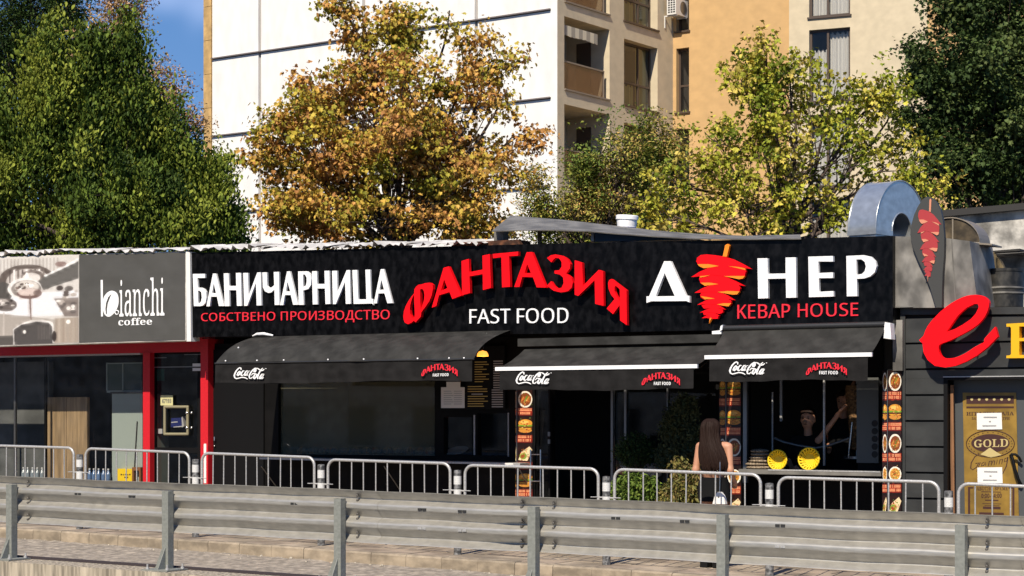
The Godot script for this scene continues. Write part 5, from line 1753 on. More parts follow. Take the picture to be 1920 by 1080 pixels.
func signs() -> void:
	# coffee banner
	var w := 0.03
	var at := P(180, 560, w)
	var root := thing("coffee_banner", "grey coffee banner with sepia photo of an espresso machine", "banner", at)
	var b := nb(root)
	b.slab(P(-60, 651, w - 0.006), P(349, 638.5, w - 0.006), P(349, 471, w - 0.006), P(-60, 483, w - 0.006), Vector3(0, 0, -0.3))
	part(root, "frame", b, M.roof_white)
	b = nb(root)
	b.quad(P(-60, 649.5, w), P(148, 642.7, w), P(148, 478, w), P(-60, 484.5, w))
	var photo := part(root, "photo_print", b, printed("coffee_photo", coffee_print(), 0.45))
	b = nb(root)
	# the grey cloth, gently slack
	var nx := 24
	var ny := 16
	for i in nx:
		for j in ny:
			var q := []
			for c in [[i, j], [i + 1, j], [i + 1, j + 1], [i, j + 1]]:
				var fx: float = float(c[0]) / nx
				var fy: float = float(c[1]) / ny
				var p := P(lerpf(148.6, 347, fx), lerpf(lerpf(642.4, 637, fx), lerpf(478, 473, fx), fy), w)
				var sag := sin(fx * PI) * sin(fy * PI)
				p.z += 0.004 * sin(fx * 9.0 + fy * 14.0) * sag + 0.018 * exp(-pow((fx - 0.93 + (0.2 - fy) * 0.9) * 12.0, 2)) * maxf(0.0, 0.35 - fy)
				q.append(p)
			b.quad(q[0], q[1], q[2], q[3])
	part(root, "cloth", b, M.banner_grey)
	b = nb(root)
	words_px(b, "ianchi", font(true, false), [223.8, 524, 308.3, 519, 223.8, 593.5, 308.3, 591.5], w + 0.008, 0.003)
	words_px(b, "coffee", font(true, true), [222, 596.5, 285, 595.5, 222, 610.5, 285, 609], w + 0.008, 0.003)
	plate_px(b, zz([85, 150, 105, 142, 125, 150, 127, 815, 105, 822, 92, 815], 180, 510, 9.82), w + 0.008, 0.003)
	plate_px(b, with_hole(rounded(zz([120, 600, 145, 460, 220, 370, 300, 345, 380, 385, 415, 480, 410, 600, 370, 700, 300, 790, 230, 825, 165, 790, 130, 700], 180, 510, 9.82), 3), zz([290, 395, 225, 465, 185, 570, 172, 680, 183, 785, 202, 770, 202, 680, 218, 580, 255, 480], 180, 510, 9.82)), w + 0.007, 0.003)
	var ring := []
	for i in 13:
		ring.append(P(180 + (385 + cos(TAU * i / 12) * 33) / 9.82, 510 + (745 + sin(TAU * i / 12) * 38) / 9.82, w + 0.006))
	b.tube(ring, 0.009, 5, false)
	part(root, "lettering", b, M.letter_white)
	b = nb(root)
	b.slab(P(350, 640, w + 0.01), P(358, 640, w + 0.01), P(356, 472, w + 0.01), P(348.5, 472, w + 0.01), Vector3(0, 0, -0.12))
	part(root, "end_strip", b, M.paper)
	# black fascia
	at = P(1000, 540, 0)
	var sign_ := thing("black_fascia_sign", "long black shop sign with white and red raised letters", "sign", at)
	for q in [[358, 474, 632, 690, 466, 628], [690.4, 466, 628, 1000, 457.5, 626], [1000.4, 457.5, 626, 1340, 450.5, 619], [1340.4, 450.5, 619, 1511, 446.5, 612.5], [1511.4, 446.5, 612.5, 1674, 442, 606]]:
		b = nb(sign_)
		b.slab(P(q[0], q[2], 0), P(q[3], q[5], 0), P(q[3], q[4], 0), P(q[0], q[1], 0), Vector3(0, 0, -0.62))
		part(sign_, "board", b, M.fascia_black)
	for poly in bakery_name():
		letter(sign_, poly, 0.035, 0.033, M.letter_white)
	for poly in arched_name():
		letter(sign_, poly, 0.12, 0.06, M.letter_red)
	for poly in kebab_name():
		letter(sign_, poly, 0.055, 0.053, M.letter_white)
	b = nb(sign_)
	words_px(b, "СОБСТВЕНО ПРОИЗВОДСТВО", font(false, false), [377, 587, 730.5, 580.5, 377, 606.5, 730.5, 603.5], 0.012, 0.011)
	part(sign_, "tagline", b, M.letter_pink)
	b = nb(sign_)
	words_px(b, "FAST FOOD", font(false, false), [880, 580, 1065.5, 577, 880, 606.5, 1065.5, 605.5], 0.016, 0.015)
	part(sign_, "tagline", b, M.letter_white)
	b = nb(sign_)
	words_px(b, "KEBAP HOUSE", font(false, false), [1382.5, 571.5, 1609, 567.5, 1382.5, 597.5, 1609, 592], 0.016, 0.015)
	part(sign_, "tagline", b, M.letter_pink)
	var logo := nb(sign_)
	var i := 0
	for s in spit_slices():
		plate_px(logo, zz(s, 1290, 450, 6.75), 0.06 + (i % 2) * 0.003, 0.05)
		i += 1
	var lg := part(sign_, "kebab_emblem", logo, M.letter_red)
	logo = nb(sign_)
	for s in spit_accents():
		plate_px(logo, zz(s, 1290, 450, 6.75), 0.067, 0.05)
	part(lg, "orange_accent", logo, M.letter_orange)
	# the red e and yellow B of the gaming hall
	var ew := 0.0
	at = P(1800, 640, ew)
	var es := thing("red_letter_sign", "big red italic letter e standing off the charcoal boards", "sign", at)
	var outer := rounded(zz([65, 700, 80, 600, 130, 480, 230, 360, 360, 240, 500, 150, 620, 100, 740, 85, 840, 105, 900, 160, 905, 220, 880, 310, 810, 420, 700, 510, 560, 590, 420, 660, 300, 705, 270, 740, 275, 810, 310, 870, 370, 890, 480, 880, 600, 830, 720, 750, 850, 640], 1720, 540, 6.75), 2)
	# the tail keeps its sharp corners
	outer = outer.slice(0, outer.size() - 1)
	outer.append_array(zz([985, 490, 1018, 615, 900, 740, 760, 850, 620, 930, 480, 985, 350, 1005, 220, 985, 130, 910, 80, 820], 1720, 540, 6.75))
	var eo := with_hole(outer, zz([370, 553, 440, 450, 520, 340, 620, 250, 720, 200, 765, 200, 778, 240, 740, 320, 680, 390, 580, 460, 470, 520], 1720, 540, 6.75))
	letter(es, eo, ew, 0.07, M.letter_red)
	for q in [[1745, 640], [1790, 590], [1830, 650]]:
		b = nb(es)
		var p := P(q[0], q[1], ew - 0.07)
		b.tube([p, p + Vector3(0, 0, -0.13)], 0.008, 6)
		part(es, "spacer", b, M.steel)
	var ys := thing("yellow_letter_sign", "yellow capital B beside the red italic letter", "sign", P(1900, 670, -0.1))
	b = nb(ys)
	words_px(b, "B", font(true, true), [1887, 607, 1946, 604, 1887, 671.5, 1946, 671], -0.08, 0.115)
	part(ys, "letter", b, M.letter_yellow)

# ---------------------------------------------------------------- awnings
func valance(root: Node3D, a: Vector3, c: Vector3, drop: float, called := "valance") -> void:
	var b := nb(root)
	var nx := 40
	for i in nx:
		for j in 4:
			var q := []
			for k in [[i, j], [i + 1, j], [i + 1, j + 1], [i, j + 1]]:
				var f: float = float(k[0]) / nx
				var h: float = float(k[1]) / 4
				var p := a.lerp(c, f) + Vector3(0, -drop * h, 0)
				p.z += (sin(f * 19.0 + 1.0) * 0.012 + sin(f * 43.0) * 0.006 + sin(f * 90.0 + h * 4.0) * 0.003) * h
				p.y += (sin(f * 8.0 + a.x) * 0.010 + sin(f * 31.0) * 0.004) * h * h
				q.append(p)
			b.quad(q[3], q[2], q[1], q[0])
	part(root, called, b, M.valance_cloth)

func awnings() -> void:
	var names := arched_name()
	# curved awning over the pastry window
	var F := 0.9
	var top := P(700, 626, 0.0).y
	var u0 := P(480, 640, 0.0).x
	var u1 := P(957, 640, 0.0).x
	var fy := (P(408, 682, F).y + P(890, 672.5, F).y) / 2
	var root := thing("curved_awning", "black rounded canopy awning over the pastry window", "awning", Vector3((u0 + u1) / 2, fy, 0.0))
	var b := nb(root)
	var nx := 30
	var nt := 10
	for i in nx:
		for j in nt:
			var q := []
			for k in [[i, j], [i + 1, j], [i + 1, j + 1], [i, j + 1]]:
				var f: float = float(k[0]) / nx
				var t: float = float(k[1]) / nt * PI / 2
				var lin: float = float(k[1]) / nt
				var p := Vector3(lerpf(u0, u1, f), fy + (top - fy) * lerpf(cos(t), 1.0 - lin, 0.5), 0.004 + F * lerpf(sin(t), lin, 0.5))
				p += Vector3(0, cos(t), sin(t)) * (0.012 * sin(f * 17.0 + t * 3.0) + 0.008 * sin(f * 41.0 - t * 2.0) - 0.02 * exp(-pow((f - 0.24 - t * 0.05) * 40.0, 2)) - 0.02 * exp(-pow((f - 0.8 + t * 0.04) * 40.0, 2))) * sin(t)
				p.y += 0.012 * sin(f * 6.0) * sin(t)
				q.append(p)
			b.quad(q[3], q[2], q[1], q[0])
	part(root, "canopy", b, M.awning_cloth)
	valance(root, Vector3(u0 + 0.005, fy, F - 0.004), Vector3(u1 - 0.03, fy, F - 0.004), 0.27)
	b = nb(root)
	cola_script(b, [438, 688, 500, 711.5], F + 0.02)
	part(root, "script_print", b, M.letter_white)
	b = nb(root)
	small_arch(b, names, [790, 682, 858, 706], F + 0.02)
	part(root, "arched_print", b, M.letter_pink)
	b = nb(root)
	words_px(b, "FAST FOOD", font(false, true), [811.5, 700.7, 841, 699.7, 811.5, 706, 841, 705], F + 0.022, 0.002)
	part(root, "tagline_print", b, M.letter_white)
	for x in [447, 482, 532, 615, 682, 783, 842, 870, 423]:
		b = nb(root)
		b.sphere(P(x, 676 - (x - 480) * 0.012, F + 0.002) if x != 447 else P(447, 652, F - 0.3), Vector3.ONE * 0.012, 5, 8)
		part(root, "rivet", b, M.letter_white)
	b = nb(root)
	b.tube([Vector3(u0, fy, F), Vector3(u1, fy, F)], 0.012, 6)
	part(root, "front_tube", b, M.cassette)
	var rag := thing("white_rag", "small white rolled rag lying on top of the curved awning", "rag", P(495, 628, 0.12))
	b = nb(rag)
	b.tube([P(474, 630, 0.1), P(482, 626.5, 0.12), P(495, 626, 0.12), P(512, 629, 0.1)], [0.01, 0.02, 0.022, 0.012], 8)
	part(rag, "cloth", b, M.letter_white)
	# two straight awnings
	var spec := [
		{"called": "flat_awning", "label": "black straight awning with white front bar over the open doorway", "l": [985, 652], "r": [1346, 648], "w0": 0.1, "fl": [933, 687], "fr": [1311, 690], "w1": 0.8, "drop": 0.245, "cola": [967, 696, 1035, 721], "arch": [1203, 698, 1275, 723], "ff": [1226, 716, 1257.5, 722]},
		{"called": "flat_awning", "label": "short black awning with white front bar over the kiosk counter", "l": [1358, 622], "r": [1657, 613], "w0": 0.1, "fl": [1325, 667], "fr": [1636, 666], "w1": 0.6, "drop": 0.262, "cola": [1367, 677, 1439, 703], "arch": [1511, 679, 1588, 704], "ff": [1536, 695.5, 1571, 701.8]}]
	for s in spec:
		var l := P(s.l[0], s.l[1], s.w0)
		var r := P(s.r[0], s.r[1], s.w0)
		var y0: float = (l.y + r.y) / 2
		var fl := P(s.fl[0], s.fl[1], s.w1)
		var fr := P(s.fr[0], s.fr[1], s.w1)
		var y1: float = (fl.y + fr.y) / 2
		var a0 := (l.x + fl.x) / 2
		var a1 := (r.x + fr.x) / 2
		var aw := thing(s.called, s.label, "awning", Vector3((a0 + a1) / 2, y1, s.w0), "straight awnings on the black shop")
		b = nb(aw)
		for i in 24:
			for j in 4:
				var q := []
				for k in [[i, j], [i + 1, j], [i + 1, j + 1], [i, j + 1]]:
					var f: float = float(k[0]) / 24
					var t: float = float(k[1]) / 4
					q.append(Vector3(lerpf(a0, a1, f), lerpf(y0, y1, t) - 0.025 * sin(t * PI) + (0.006 * sin(f * 21.0 + t) + 0.004 * sin(f * 47.0 - t * 3.0)) * sin(t * PI), lerpf(s.w0, s.w1, t)))
				b.quad(q[3], q[2], q[1], q[0])
		part(aw, "canopy", b, M.awning_cloth)
		b = nb(aw)
		b.box(Vector3(a0 - 0.02, y1 - 0.028, s.w1 - 0.01), Vector3(a1 + 0.02, y1 + 0.018, s.w1 + 0.025))
		part(aw, "front_bar", b, M.letter_white)
		valance(aw, Vector3(a0 + 0.04, y1 - 0.029, s.w1 + 0.01), Vector3(a1 - 0.03, y1 - 0.029, s.w1 + 0.01), s.drop)
		b = nb(aw)
		cola_script(b, s.cola, s.w1 + 0.034)
		part(aw, "script_print", b, M.letter_white)
		b = nb(aw)
		small_arch(b, names, s.arch, s.w1 + 0.034)
		part(aw, "arched_print", b, M.letter_pink)
		b = nb(aw)
		words_px(b, "FAST FOOD", font(false, true), [s.ff[0], s.ff[1], s.ff[2], s.ff[1], s.ff[0], s.ff[3], s.ff[2], s.ff[3]], s.w1 + 0.036, 0.002)
		part(aw, "tagline_print", b, M.letter_white)
		b = nb(aw)
		if s.w1 > 0.7:
			b.box(Vector3(a0 - 0.08, P(1150, 646, 0.14).y, 0.005), Vector3(a1 + 0.02, P(1150, 631, 0.14).y, 0.16))
			part(aw, "cassette", b, M.awning_cloth)
		else:
			b.tube([Vector3(a0 - 0.03, y0 + 0.035, 0.08), Vector3(a1 + 0.02, y0 + 0.035, 0.08)], 0.038, 10)
			part(aw, "roller", b, M.cassette)
			b = nb(aw)
			b.slab(P(1335, 634, 0.12), P(1352, 634, 0.12), P(1352, 619, 0.12), P(1335, 621, 0.12), Vector3(0, 0, -0.115))
			b.slab(P(1349, 622, 0.13), P(1354, 618, 0.13), P(1355, 609, 0.13), P(1351, 611, 0.13), Vector3(0, 0, -0.12))
			part(aw, "end_bracket", b, M.letter_white)
			b = nb(aw)
			b.slab(P(1656, 634, 0.14), P(1671, 636, 0.14), P(1669, 606, 0.14), P(1659, 604, 0.14), Vector3(0, 0, -0.14))
			part(aw, "end_bracket", b, M.letter_white)
		for x in [a0 + 0.12, a1 - 0.12]:
			b = nb(aw)
			b.tube([Vector3(x, y0 - 0.12, 0.03), Vector3(x, (y0 + y1) / 2 - 0.14, (s.w0 + s.w1) / 2), Vector3(x, y1 - 0.02, s.w1 - 0.01)], 0.016, 6)
			part(aw, "arm", b, M.cassette)

# ---------------------------------------------------------------- on and behind the roofs
func roof_things() -> void:
	# corrugated sheet over both kiosks
	var root := thing("corrugated_roof", "weathered white corrugated roof edge above the coffee and bakery signs", "roof", P(450, 470, 0.0))
	var cuts := [-60, 70, 205, 350, 480, 620, 760, 905]
	for k in cuts.size() - 1:
		var b := nb(root)
		var n := 26
		var lift := rng.randf_range(-0.01, 0.015)
		var tilt := rng.randf_range(0.03, 0.07)
		var rag := []
		for i in n + 1:
			rag.append(rng.randf_range(-0.025, 0.022) + (0.045 if rng.randf() < 0.08 else 0.0))
		for i in n:
			var q := []
			for e in [[i, 0], [i + 1, 0], [i + 1, 1], [i, 1]]:
				var px := lerpf(cuts[k], cuts[k + 1] + 4.0, float(e[0]) / n)
				var edge := 481.0 - (px + 20.0) * 0.0262 if px < 350 else 473.5 - (px - 350) * 0.0245
				var p := P(px, edge - 2.5, 0.07)
				p.y += 0.022 * absf(sin(p.x * 18.0)) + lift + (rag[e[0]] if e[1] == 0 else 0.0)
				p.y += e[1] * (0.062 + tilt * 0.7)
				p.z = 0.07 - e[1] * 0.62 + (rag[e[0]] * 0.6 if e[1] == 0 else 0.0)
				q.append(p)
			b.quad(q[0], q[1], q[2], q[3])
		part(root, "sheet", b, M.roof_white)
	var b := nb(root)
	b.slab(P(845, 464, -0.02), P(975, 458, -0.02), P(972, 449, -0.02), P(850, 455, -0.02), Vector3(0, 0, -0.3))
	part(root, "rusty_flashing", b, M.rusty)
	# bent grey sheet propped on the roof
	var bs := thing("bent_sheet", "bent grey roofing sheet propped up above the black sign", "roof sheet", P(1200, 445, -0.2))
	b = nb(bs)
	var front := [[922, 433], [985, 431], [1040, 431], [1100, 433], [1160, 438], [1230, 443], [1300, 447], [1400, 448], [1502, 447]]
	var back := [[957, 404], [1000, 407.5], [1050, 411.5], [1110, 418], [1170, 425], [1240, 433], [1310, 438.5], [1400, 442], [1500, 439.5]]
	for i in front.size() - 1:
		var q := [P(front[i][0], front[i][1], 0.05), P(front[i + 1][0], front[i + 1][1], 0.05), P(back[i + 1][0], back[i + 1][1], -1.15), P(back[i][0], back[i][1], -1.15)]
		b.slab(q[0], q[1], q[2], q[3], Vector3(0, -0.012, -0.004))
	part(bs, "sheet", b, M.grey_sheet)
	for q in [[1012, 430, 460, M.old_wood], [1112, 436, 452, M.steel], [940, 432, 452, M.grey_sheet]]:
		b = nb(bs)
		var wide := 0.02 if q[0] != 940 else 0.07
		var p0 := P(q[0], q[2], -0.25)
		var p1 := P(q[0], q[1], -0.25)
		b.box(Vector3(p0.x - wide, p0.y, -0.25 - wide), Vector3(p0.x + wide, p1.y + 0.02, -0.25 + wide))
		part(bs, "prop", b, q[3])
	var bl := thing("blue_sheet", "blue plastic sheet folded under the bent roofing sheet", "sheet", P(1220, 452, -0.4))
	b = nb(bl)
	b.slab(P(1110, 453, -0.4), P(1295, 449, -0.4), P(1290, 446, -0.4), P(1115, 436, -0.4), Vector3(0, 0.01, -0.5))
	part(bl, "sheet", b, M.blue_sheet)
	var bp := P(1175, 424, -1.3)
	var bk := thing("white_bucket", "upside white plastic bucket standing on the roof behind the bent sheet", "bucket", bp)
	b = nb(bk)
	b.lathe([Vector2(0.0, -0.5), Vector2(0.125, -0.5), Vector2(0.128, 0.0), Vector2(0.135, 0.06), Vector2(0.135, 0.08), Vector2(0.15, 0.085), Vector2(0.15, 0.13), Vector2(0.142, 0.14), Vector2(0, 0.14)], Transform3D(Basis(Vector3(0, 0, 1), -0.06), bp), 20)
	part(bk, "body", b, M.letter_white)
	b = nb(bk)
	b.lathe([Vector2(0.13, -0.045), Vector2(0.133, -0.045), Vector2(0.1335, -0.015), Vector2(0.131, -0.015)], Transform3D(Basis(Vector3(0, 0, 1), -0.06), bp), 20)
	part(bk, "blue_band", b, M.blue_box)
	# galvanised duct: half a ring of square section
	var wd := -0.3
	var c := P(1642, 429, wd)
	var R := 0.62
	var r0 := 0.235
	var u1 := c.x
	var u0 := c.x - 0.37
	var dc := Vector3(u1, c.y, wd - R)
	var duct := thing("exhaust_duct", "big shiny galvanised duct bent in a half ring over the roof", "duct", Vector3(u1, c.y - 0.1, wd))
	duct.transform = S * Transform3D(Basis(Vector3.UP, deg_to_rad(-10.3)), Vector3(u1, c.y - 0.1, wd))
	b = nb(duct)
	var seg := 28
	for i in seg:
		var a := PI * i / seg
		var a2 := PI * (i + 1) / seg
		var o := [Vector3(0, sin(a) * R, cos(a) * R), Vector3(0, sin(a2) * R, cos(a2) * R)]
		var n := [Vector3(0, sin(a) * r0, cos(a) * r0), Vector3(0, sin(a2) * r0, cos(a2) * r0)]
		var L := Vector3(u0 - u1, 0, 0)
		var no := [o[0].normalized(), o[1].normalized()]
		b.quad(dc + o[0], dc + n[0], dc + n[1], dc + o[1])
		b.quad(dc + n[0] + L, dc + o[0] + L, dc + o[1] + L, dc + n[1] + L)
		b.put(dc + o[0] + L, dc + o[0], dc + o[1], no[0], no[0], no[1]); b.put(dc + o[0] + L, dc + o[1], dc + o[1] + L, no[0], no[1], no[1])
		b.put(dc + n[0], dc + n[0] + L, dc + n[1] + L, -no[0], -no[0], -no[1]); b.put(dc + n[0], dc + n[1] + L, dc + n[1], -no[0], -no[1], -no[1])
	part(duct, "bend", b, M.duct)
	for side in [0.0, u0 - u1]:
		for rr in [R, r0]:
			b = nb(duct)
			var edge := []
			for i in 29:
				edge.append(dc + Vector3(side, sin(PI * i / 28) * rr, cos(PI * i / 28) * rr))
			b.tube(edge, 0.009, 6)
			part(duct, "seam", b, M.duct)
	b = nb(duct)
	b.box(Vector3(u0 + 0.008, c.y - 0.5, wd - R + r0 + 0.006), Vector3(u1 - 0.008, c.y - 0.06, wd - 0.008))
	b.box(Vector3(u0 + 0.008, c.y - 0.5, wd - R * 2 + 0.008), Vector3(u1 - 0.008, c.y - 0.06, wd - R - r0 - 0.006))
	part(duct, "riser", b, M.duct)
	b = nb(duct)
	b.box(Vector3(u0 - 0.01, c.y - 0.06, wd - R + r0 - 0.004), Vector3(u1 + 0.01, c.y - 0.001, wd + 0.01))
	b.box(Vector3(u0 - 0.01, c.y - 0.06, wd - R * 2 - 0.01), Vector3(u1 + 0.01, c.y - 0.001, wd - R - r0 + 0.004))
	part(duct, "flange", b, M.duct)
	# grey sheet metal hood beside the sign
	var hood := thing("metal_hood", "dull grey sheet metal hood beside the end of the black sign", "hood", P(1750, 577, -0.1))
	b = nb(hood)
	plate_px(b, [Vector2(1676, 577), Vector2(1676, 443), Vector2(1769, 446), Vector2(1769, 577)], -0.09, 0.9)
	part(hood, "panel", b, M.hood_grey)
	b = nb(hood)
	plate_px(b, [Vector2(1770, 577), Vector2(1770, 446), Vector2(1818, 452), Vector2(1824, 500), Vector2(1834, 577)], -0.105, 0.9)
	part(hood, "panel", b, M.hood_grey)
	b = nb(hood)
	plate_px(b, [Vector2(1791, 577), Vector2(1783, 448), Vector2(1785, 448), Vector2(1793.5, 577)], -0.099, 0.006)
	b.slab(P(1676, 577, -0.08), P(1712, 575.6, -0.08), P(1712, 573.8, -0.08), P(1676, 574.6, -0.08), Vector3(0, 0, -0.009))
	part(hood, "seam", b, M.grey_sheet)
	# oval kebab sign
	var ov := thing("oval_kebab_sign", "dark leaf shaped sign with a red kebab emblem on the grey hood", "sign", P(1755, 577, 0.0))
	b = nb(ov)
	plate_px(b, zz([285, 50, 235, 85, 185, 165, 142, 260, 112, 370, 100, 480, 128, 620, 190, 770, 260, 910, 325, 1080, 390, 1300, 455, 1300, 458, 1080, 465, 900, 480, 700, 482, 500, 468, 330, 440, 200, 390, 110, 335, 60], 1690, 360, 6), -0.02, 0.065)
	part(ov, "plate", b, M.plate_dark)
	var fit := func(s):
		var r := []
		for i in range(0, s.size(), 2):
			var fx: float = (s[i] - 40.0) / 755.0
			var fy: float = (s[i + 1] - 48.0) / 1010.0
			r.append(Vector2(1690 + (150 + fx * 290 + fy * 55.0 + (fx - 0.4) * -40.0 * fy) / 6.0, 360 + (72 + fy * 938) / 6.0))
		return r
	b = nb(ov)
	var i2 := 0
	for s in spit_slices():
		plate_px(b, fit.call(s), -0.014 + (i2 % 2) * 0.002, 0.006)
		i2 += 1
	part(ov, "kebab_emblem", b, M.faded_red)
	b = nb(ov)
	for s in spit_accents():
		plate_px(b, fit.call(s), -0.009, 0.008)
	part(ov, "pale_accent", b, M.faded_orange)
	# round brown cowl
	var cw := -0.5
	var cowl := thing("brown_cowl", "brown half round metal cowl behind the grey hood", "cowl", P(1790, 452, cw))
	var arc := []
	for i in 19:
		var t := PI * i / 18
		arc.append(Vector2(1785 - cos(t) * 52, 450 - sin(t) * 45 + (1 - cos(t)) * 2))
	b = nb(cowl)
	plate_px(b, arc, cw, 0.02)
	part(cowl, "face", b, M.cowl_brown)
	b = nb(cowl)
	for i in 18:
		var p := P(arc[i].x, arc[i].y, cw + 0.02)
		var q := P(arc[i + 1].x, arc[i + 1].y, cw + 0.02)
		b.slab(p, q, q + Vector3(0, 0, -0.42), p + Vector3(0, 0, -0.42), Vector3(0, -0.012, 0))
	part(cowl, "hood_sheet", b, M.cowl_edge)
	b = nb(cowl)
	px_box(b, 1785, 407, 1787.5, 450, cw + 0.012, 0.011)
	b.slab(P(1790, 455, cw + 0.03), P(1860, 460, cw + 0.03), P(1860, 457, cw + 0.03), P(1790, 451, cw + 0.03), Vector3(0, 0, -0.4))
	part(cowl, "edge", b, M.cowl_edge)
	# old plastered wall behind
	var ww := -4.5
	var pw := thing("plastered_wall", "old stained plaster wall with dark coping behind the gaming hall", "wall", P(1850, 600, ww))
	b = nb(pw)
	b.slab(P(1690, 640, ww), P(2150, 640, ww), P(2150, 371, ww), P(1690, 412, ww), Vector3(0, 0, -0.3))
	part(pw, "wall", b, M.old_plaster)
	b = nb(pw)
	b.slab(P(1690, 413, ww + 0.12), P(2150, 372, ww + 0.12), P(2150, 360, ww + 0.12), P(1690, 401, ww + 0.12), Vector3(0, 0, -0.5))
	part(pw, "coping", b, M.tar)
	b = nb(pw)
	b.slab(P(1834, 478, ww + 0.5), P(2150, 462, ww + 0.5), P(2150, 455, ww + 0.5), P(1834, 473, ww + 0.5), Vector3(0, 0, -0.5))
	part(pw, "ledge", b, M.hood_grey)
	# barrels and a broken pallet on the hall's roof
	var hy := P(1880, 577, -0.9).y
	for q in [[1881, 505, 0.31, "barrel", "black ribbed plastic barrel on the gaming hall roof", -1.0], [1838, 508, 0.13, "barrel_brown", "narrow brown drum between the hood and the black barrel", -0.85]]:
		var p := P(q[0], 577, q[5])
		p.y = hy - 0.1
		var h := P(q[0], q[1], q[5]).y - p.y
		var br := thing("barrel", q[4], "barrel", p)
		b = nb(br)
		var R2: float = q[2] * 0.74
		b.lathe([Vector2(0, 0), Vector2(R2 * 0.92, 0.0), Vector2(R2, h * 0.2), Vector2(R2, h * 0.45), Vector2(R2 * 1.03, h * 0.47), Vector2(R2 * 1.03, h * 0.5), Vector2(R2, h * 0.52), Vector2(R2, h * 0.56), Vector2(R2 * 1.03, h * 0.58), Vector2(R2 * 1.03, h * 0.61), Vector2(R2, h * 0.63), Vector2(R2 * 0.97, h * 0.93), Vector2(R2 * 1.0, h * 0.94), Vector2(R2 * 1.0, h), Vector2(0, h)], Transform3D(Basis(), p), 26)
		part(br, "body", b, M[q[3]])
		if q[2] > 0.2:
			for f in [0.485, 0.595]:
				b = nb(br)
				b.lathe([Vector2(R2 * 1.03, h * f - 0.01), Vector2(R2 * 1.045, h * f), Vector2(R2 * 1.03, h * f + 0.01)], Transform3D(Basis(), p), 26)
				part(br, "hoop", b, M.hood_grey)
	var pal := thing("broken_pallet", "broken timber pallet standing on its corner behind the black barrel", "pallet", P(1866, 505, -1.4))
	for i in 6:
		b = nb(pal)
		var f := i / 5.0
		b.slab(P(1843 + f * 34, 507, -1.4), P(1850 + f * 34, 507, -1.4), P(1865 + f * 10, 474 + f * 14, -1.4), P(1862 + f * 6, 472 + f * 14, -1.4), Vector3(0, 0, -0.05 - 0.01 * i))
		part(pal, "slat", b, M.old_wood)
	b = nb(pal)
	b.slab(P(1838, 511, -1.37), P(1893, 509, -1.37), P(1893, 505, -1.37), P(1838, 507, -1.37), Vector3(0, 0, -0.1))
	b.slab(P(1836, 475, -1.41), P(1912, 470, -1.41), P(1912, 466, -1.41), P(1836, 472, -1.41), Vector3(0, 0, -0.2))
	part(pal, "bearer", b, M.tar)

# ---------------------------------------------------------------- printed food posters
func food(im: Image, cx: float, cy: float, r: float, kind: int) -> void:
	if kind % 4 == 0:      # wrap on a plate
		ell(im, cx, cy, r, r * 1.15, Color8(225, 220, 205)); ell(im, cx + 1, cy, r * 0.8, r * 0.9, Color8(120, 62, 26))
		for i in 5:
			ell(im, cx - r * 0.4 + i * r * 0.25, cy + rng.randf_range(-3, 3), r * 0.14, r * 0.55, [Color8(190, 120, 50), Color8(150, 78, 30), Color8(96, 130, 40)][i % 3], 0.2, 0.5)
	elif kind % 4 == 1:    # burger
		ell(im, cx, cy - r * 0.45, r, r * 0.55, Color8(205, 140, 48)); ell(im, cx - 3, cy - r * 0.6, r * 0.6, r * 0.22, Color8(232, 182, 92))
		im.fill_rect(Rect2i(int(cx - r), int(cy - r * 0.2), int(2 * r), int(r * 0.2)), Color8(110, 150, 40))
		im.fill_rect(Rect2i(int(cx - r * 0.95), int(cy), int(1.9 * r), int(r * 0.25)), Color8(92, 40, 18))
		im.fill_rect(Rect2i(int(cx - r * 0.9), int(cy + r * 0.2), int(1.8 * r), int(r * 0.12)), Color8(225, 170, 40))
		ell(im, cx, cy + r * 0.55, r * 0.95, r * 0.32, Color8(196, 132, 52))
	elif kind % 4 == 2:    # tortilla
		area(im, [Vector2(cx - r, cy + r * 0.9), Vector2(cx - r * 0.6, cy - r * 0.2), Vector2(cx + r * 0.6, cy - r), Vector2(cx + r, cy - r * 0.5), Vector2(cx + r * 0.3, cy + r)], Color8(222, 200, 158))
		ell(im, cx - r * 0.3, cy + r * 0.35, r * 0.6, r * 0.5, Color8(120, 140, 52), 0.2); ell(im, cx - r * 0.4, cy + r * 0.4, r * 0.3, r * 0.28, Color8(150, 62, 32), 0.3)
	else:                  # bowl
		ell(im, cx, cy, r, r * 0.95, Color8(232, 226, 210)); ell(im, cx, cy - 1, r * 0.85, r * 0.75, Color8(198, 140, 58), 0.1)
		for i in 14:
			ell(im, cx + rng.randf_range(-0.6, 0.6) * r, cy + rng.randf_range(-0.5, 0.5) * r, 3, 2, [Color8(236, 190, 92), Color8(150, 80, 30), Color8(110, 140, 50)][i % 3])

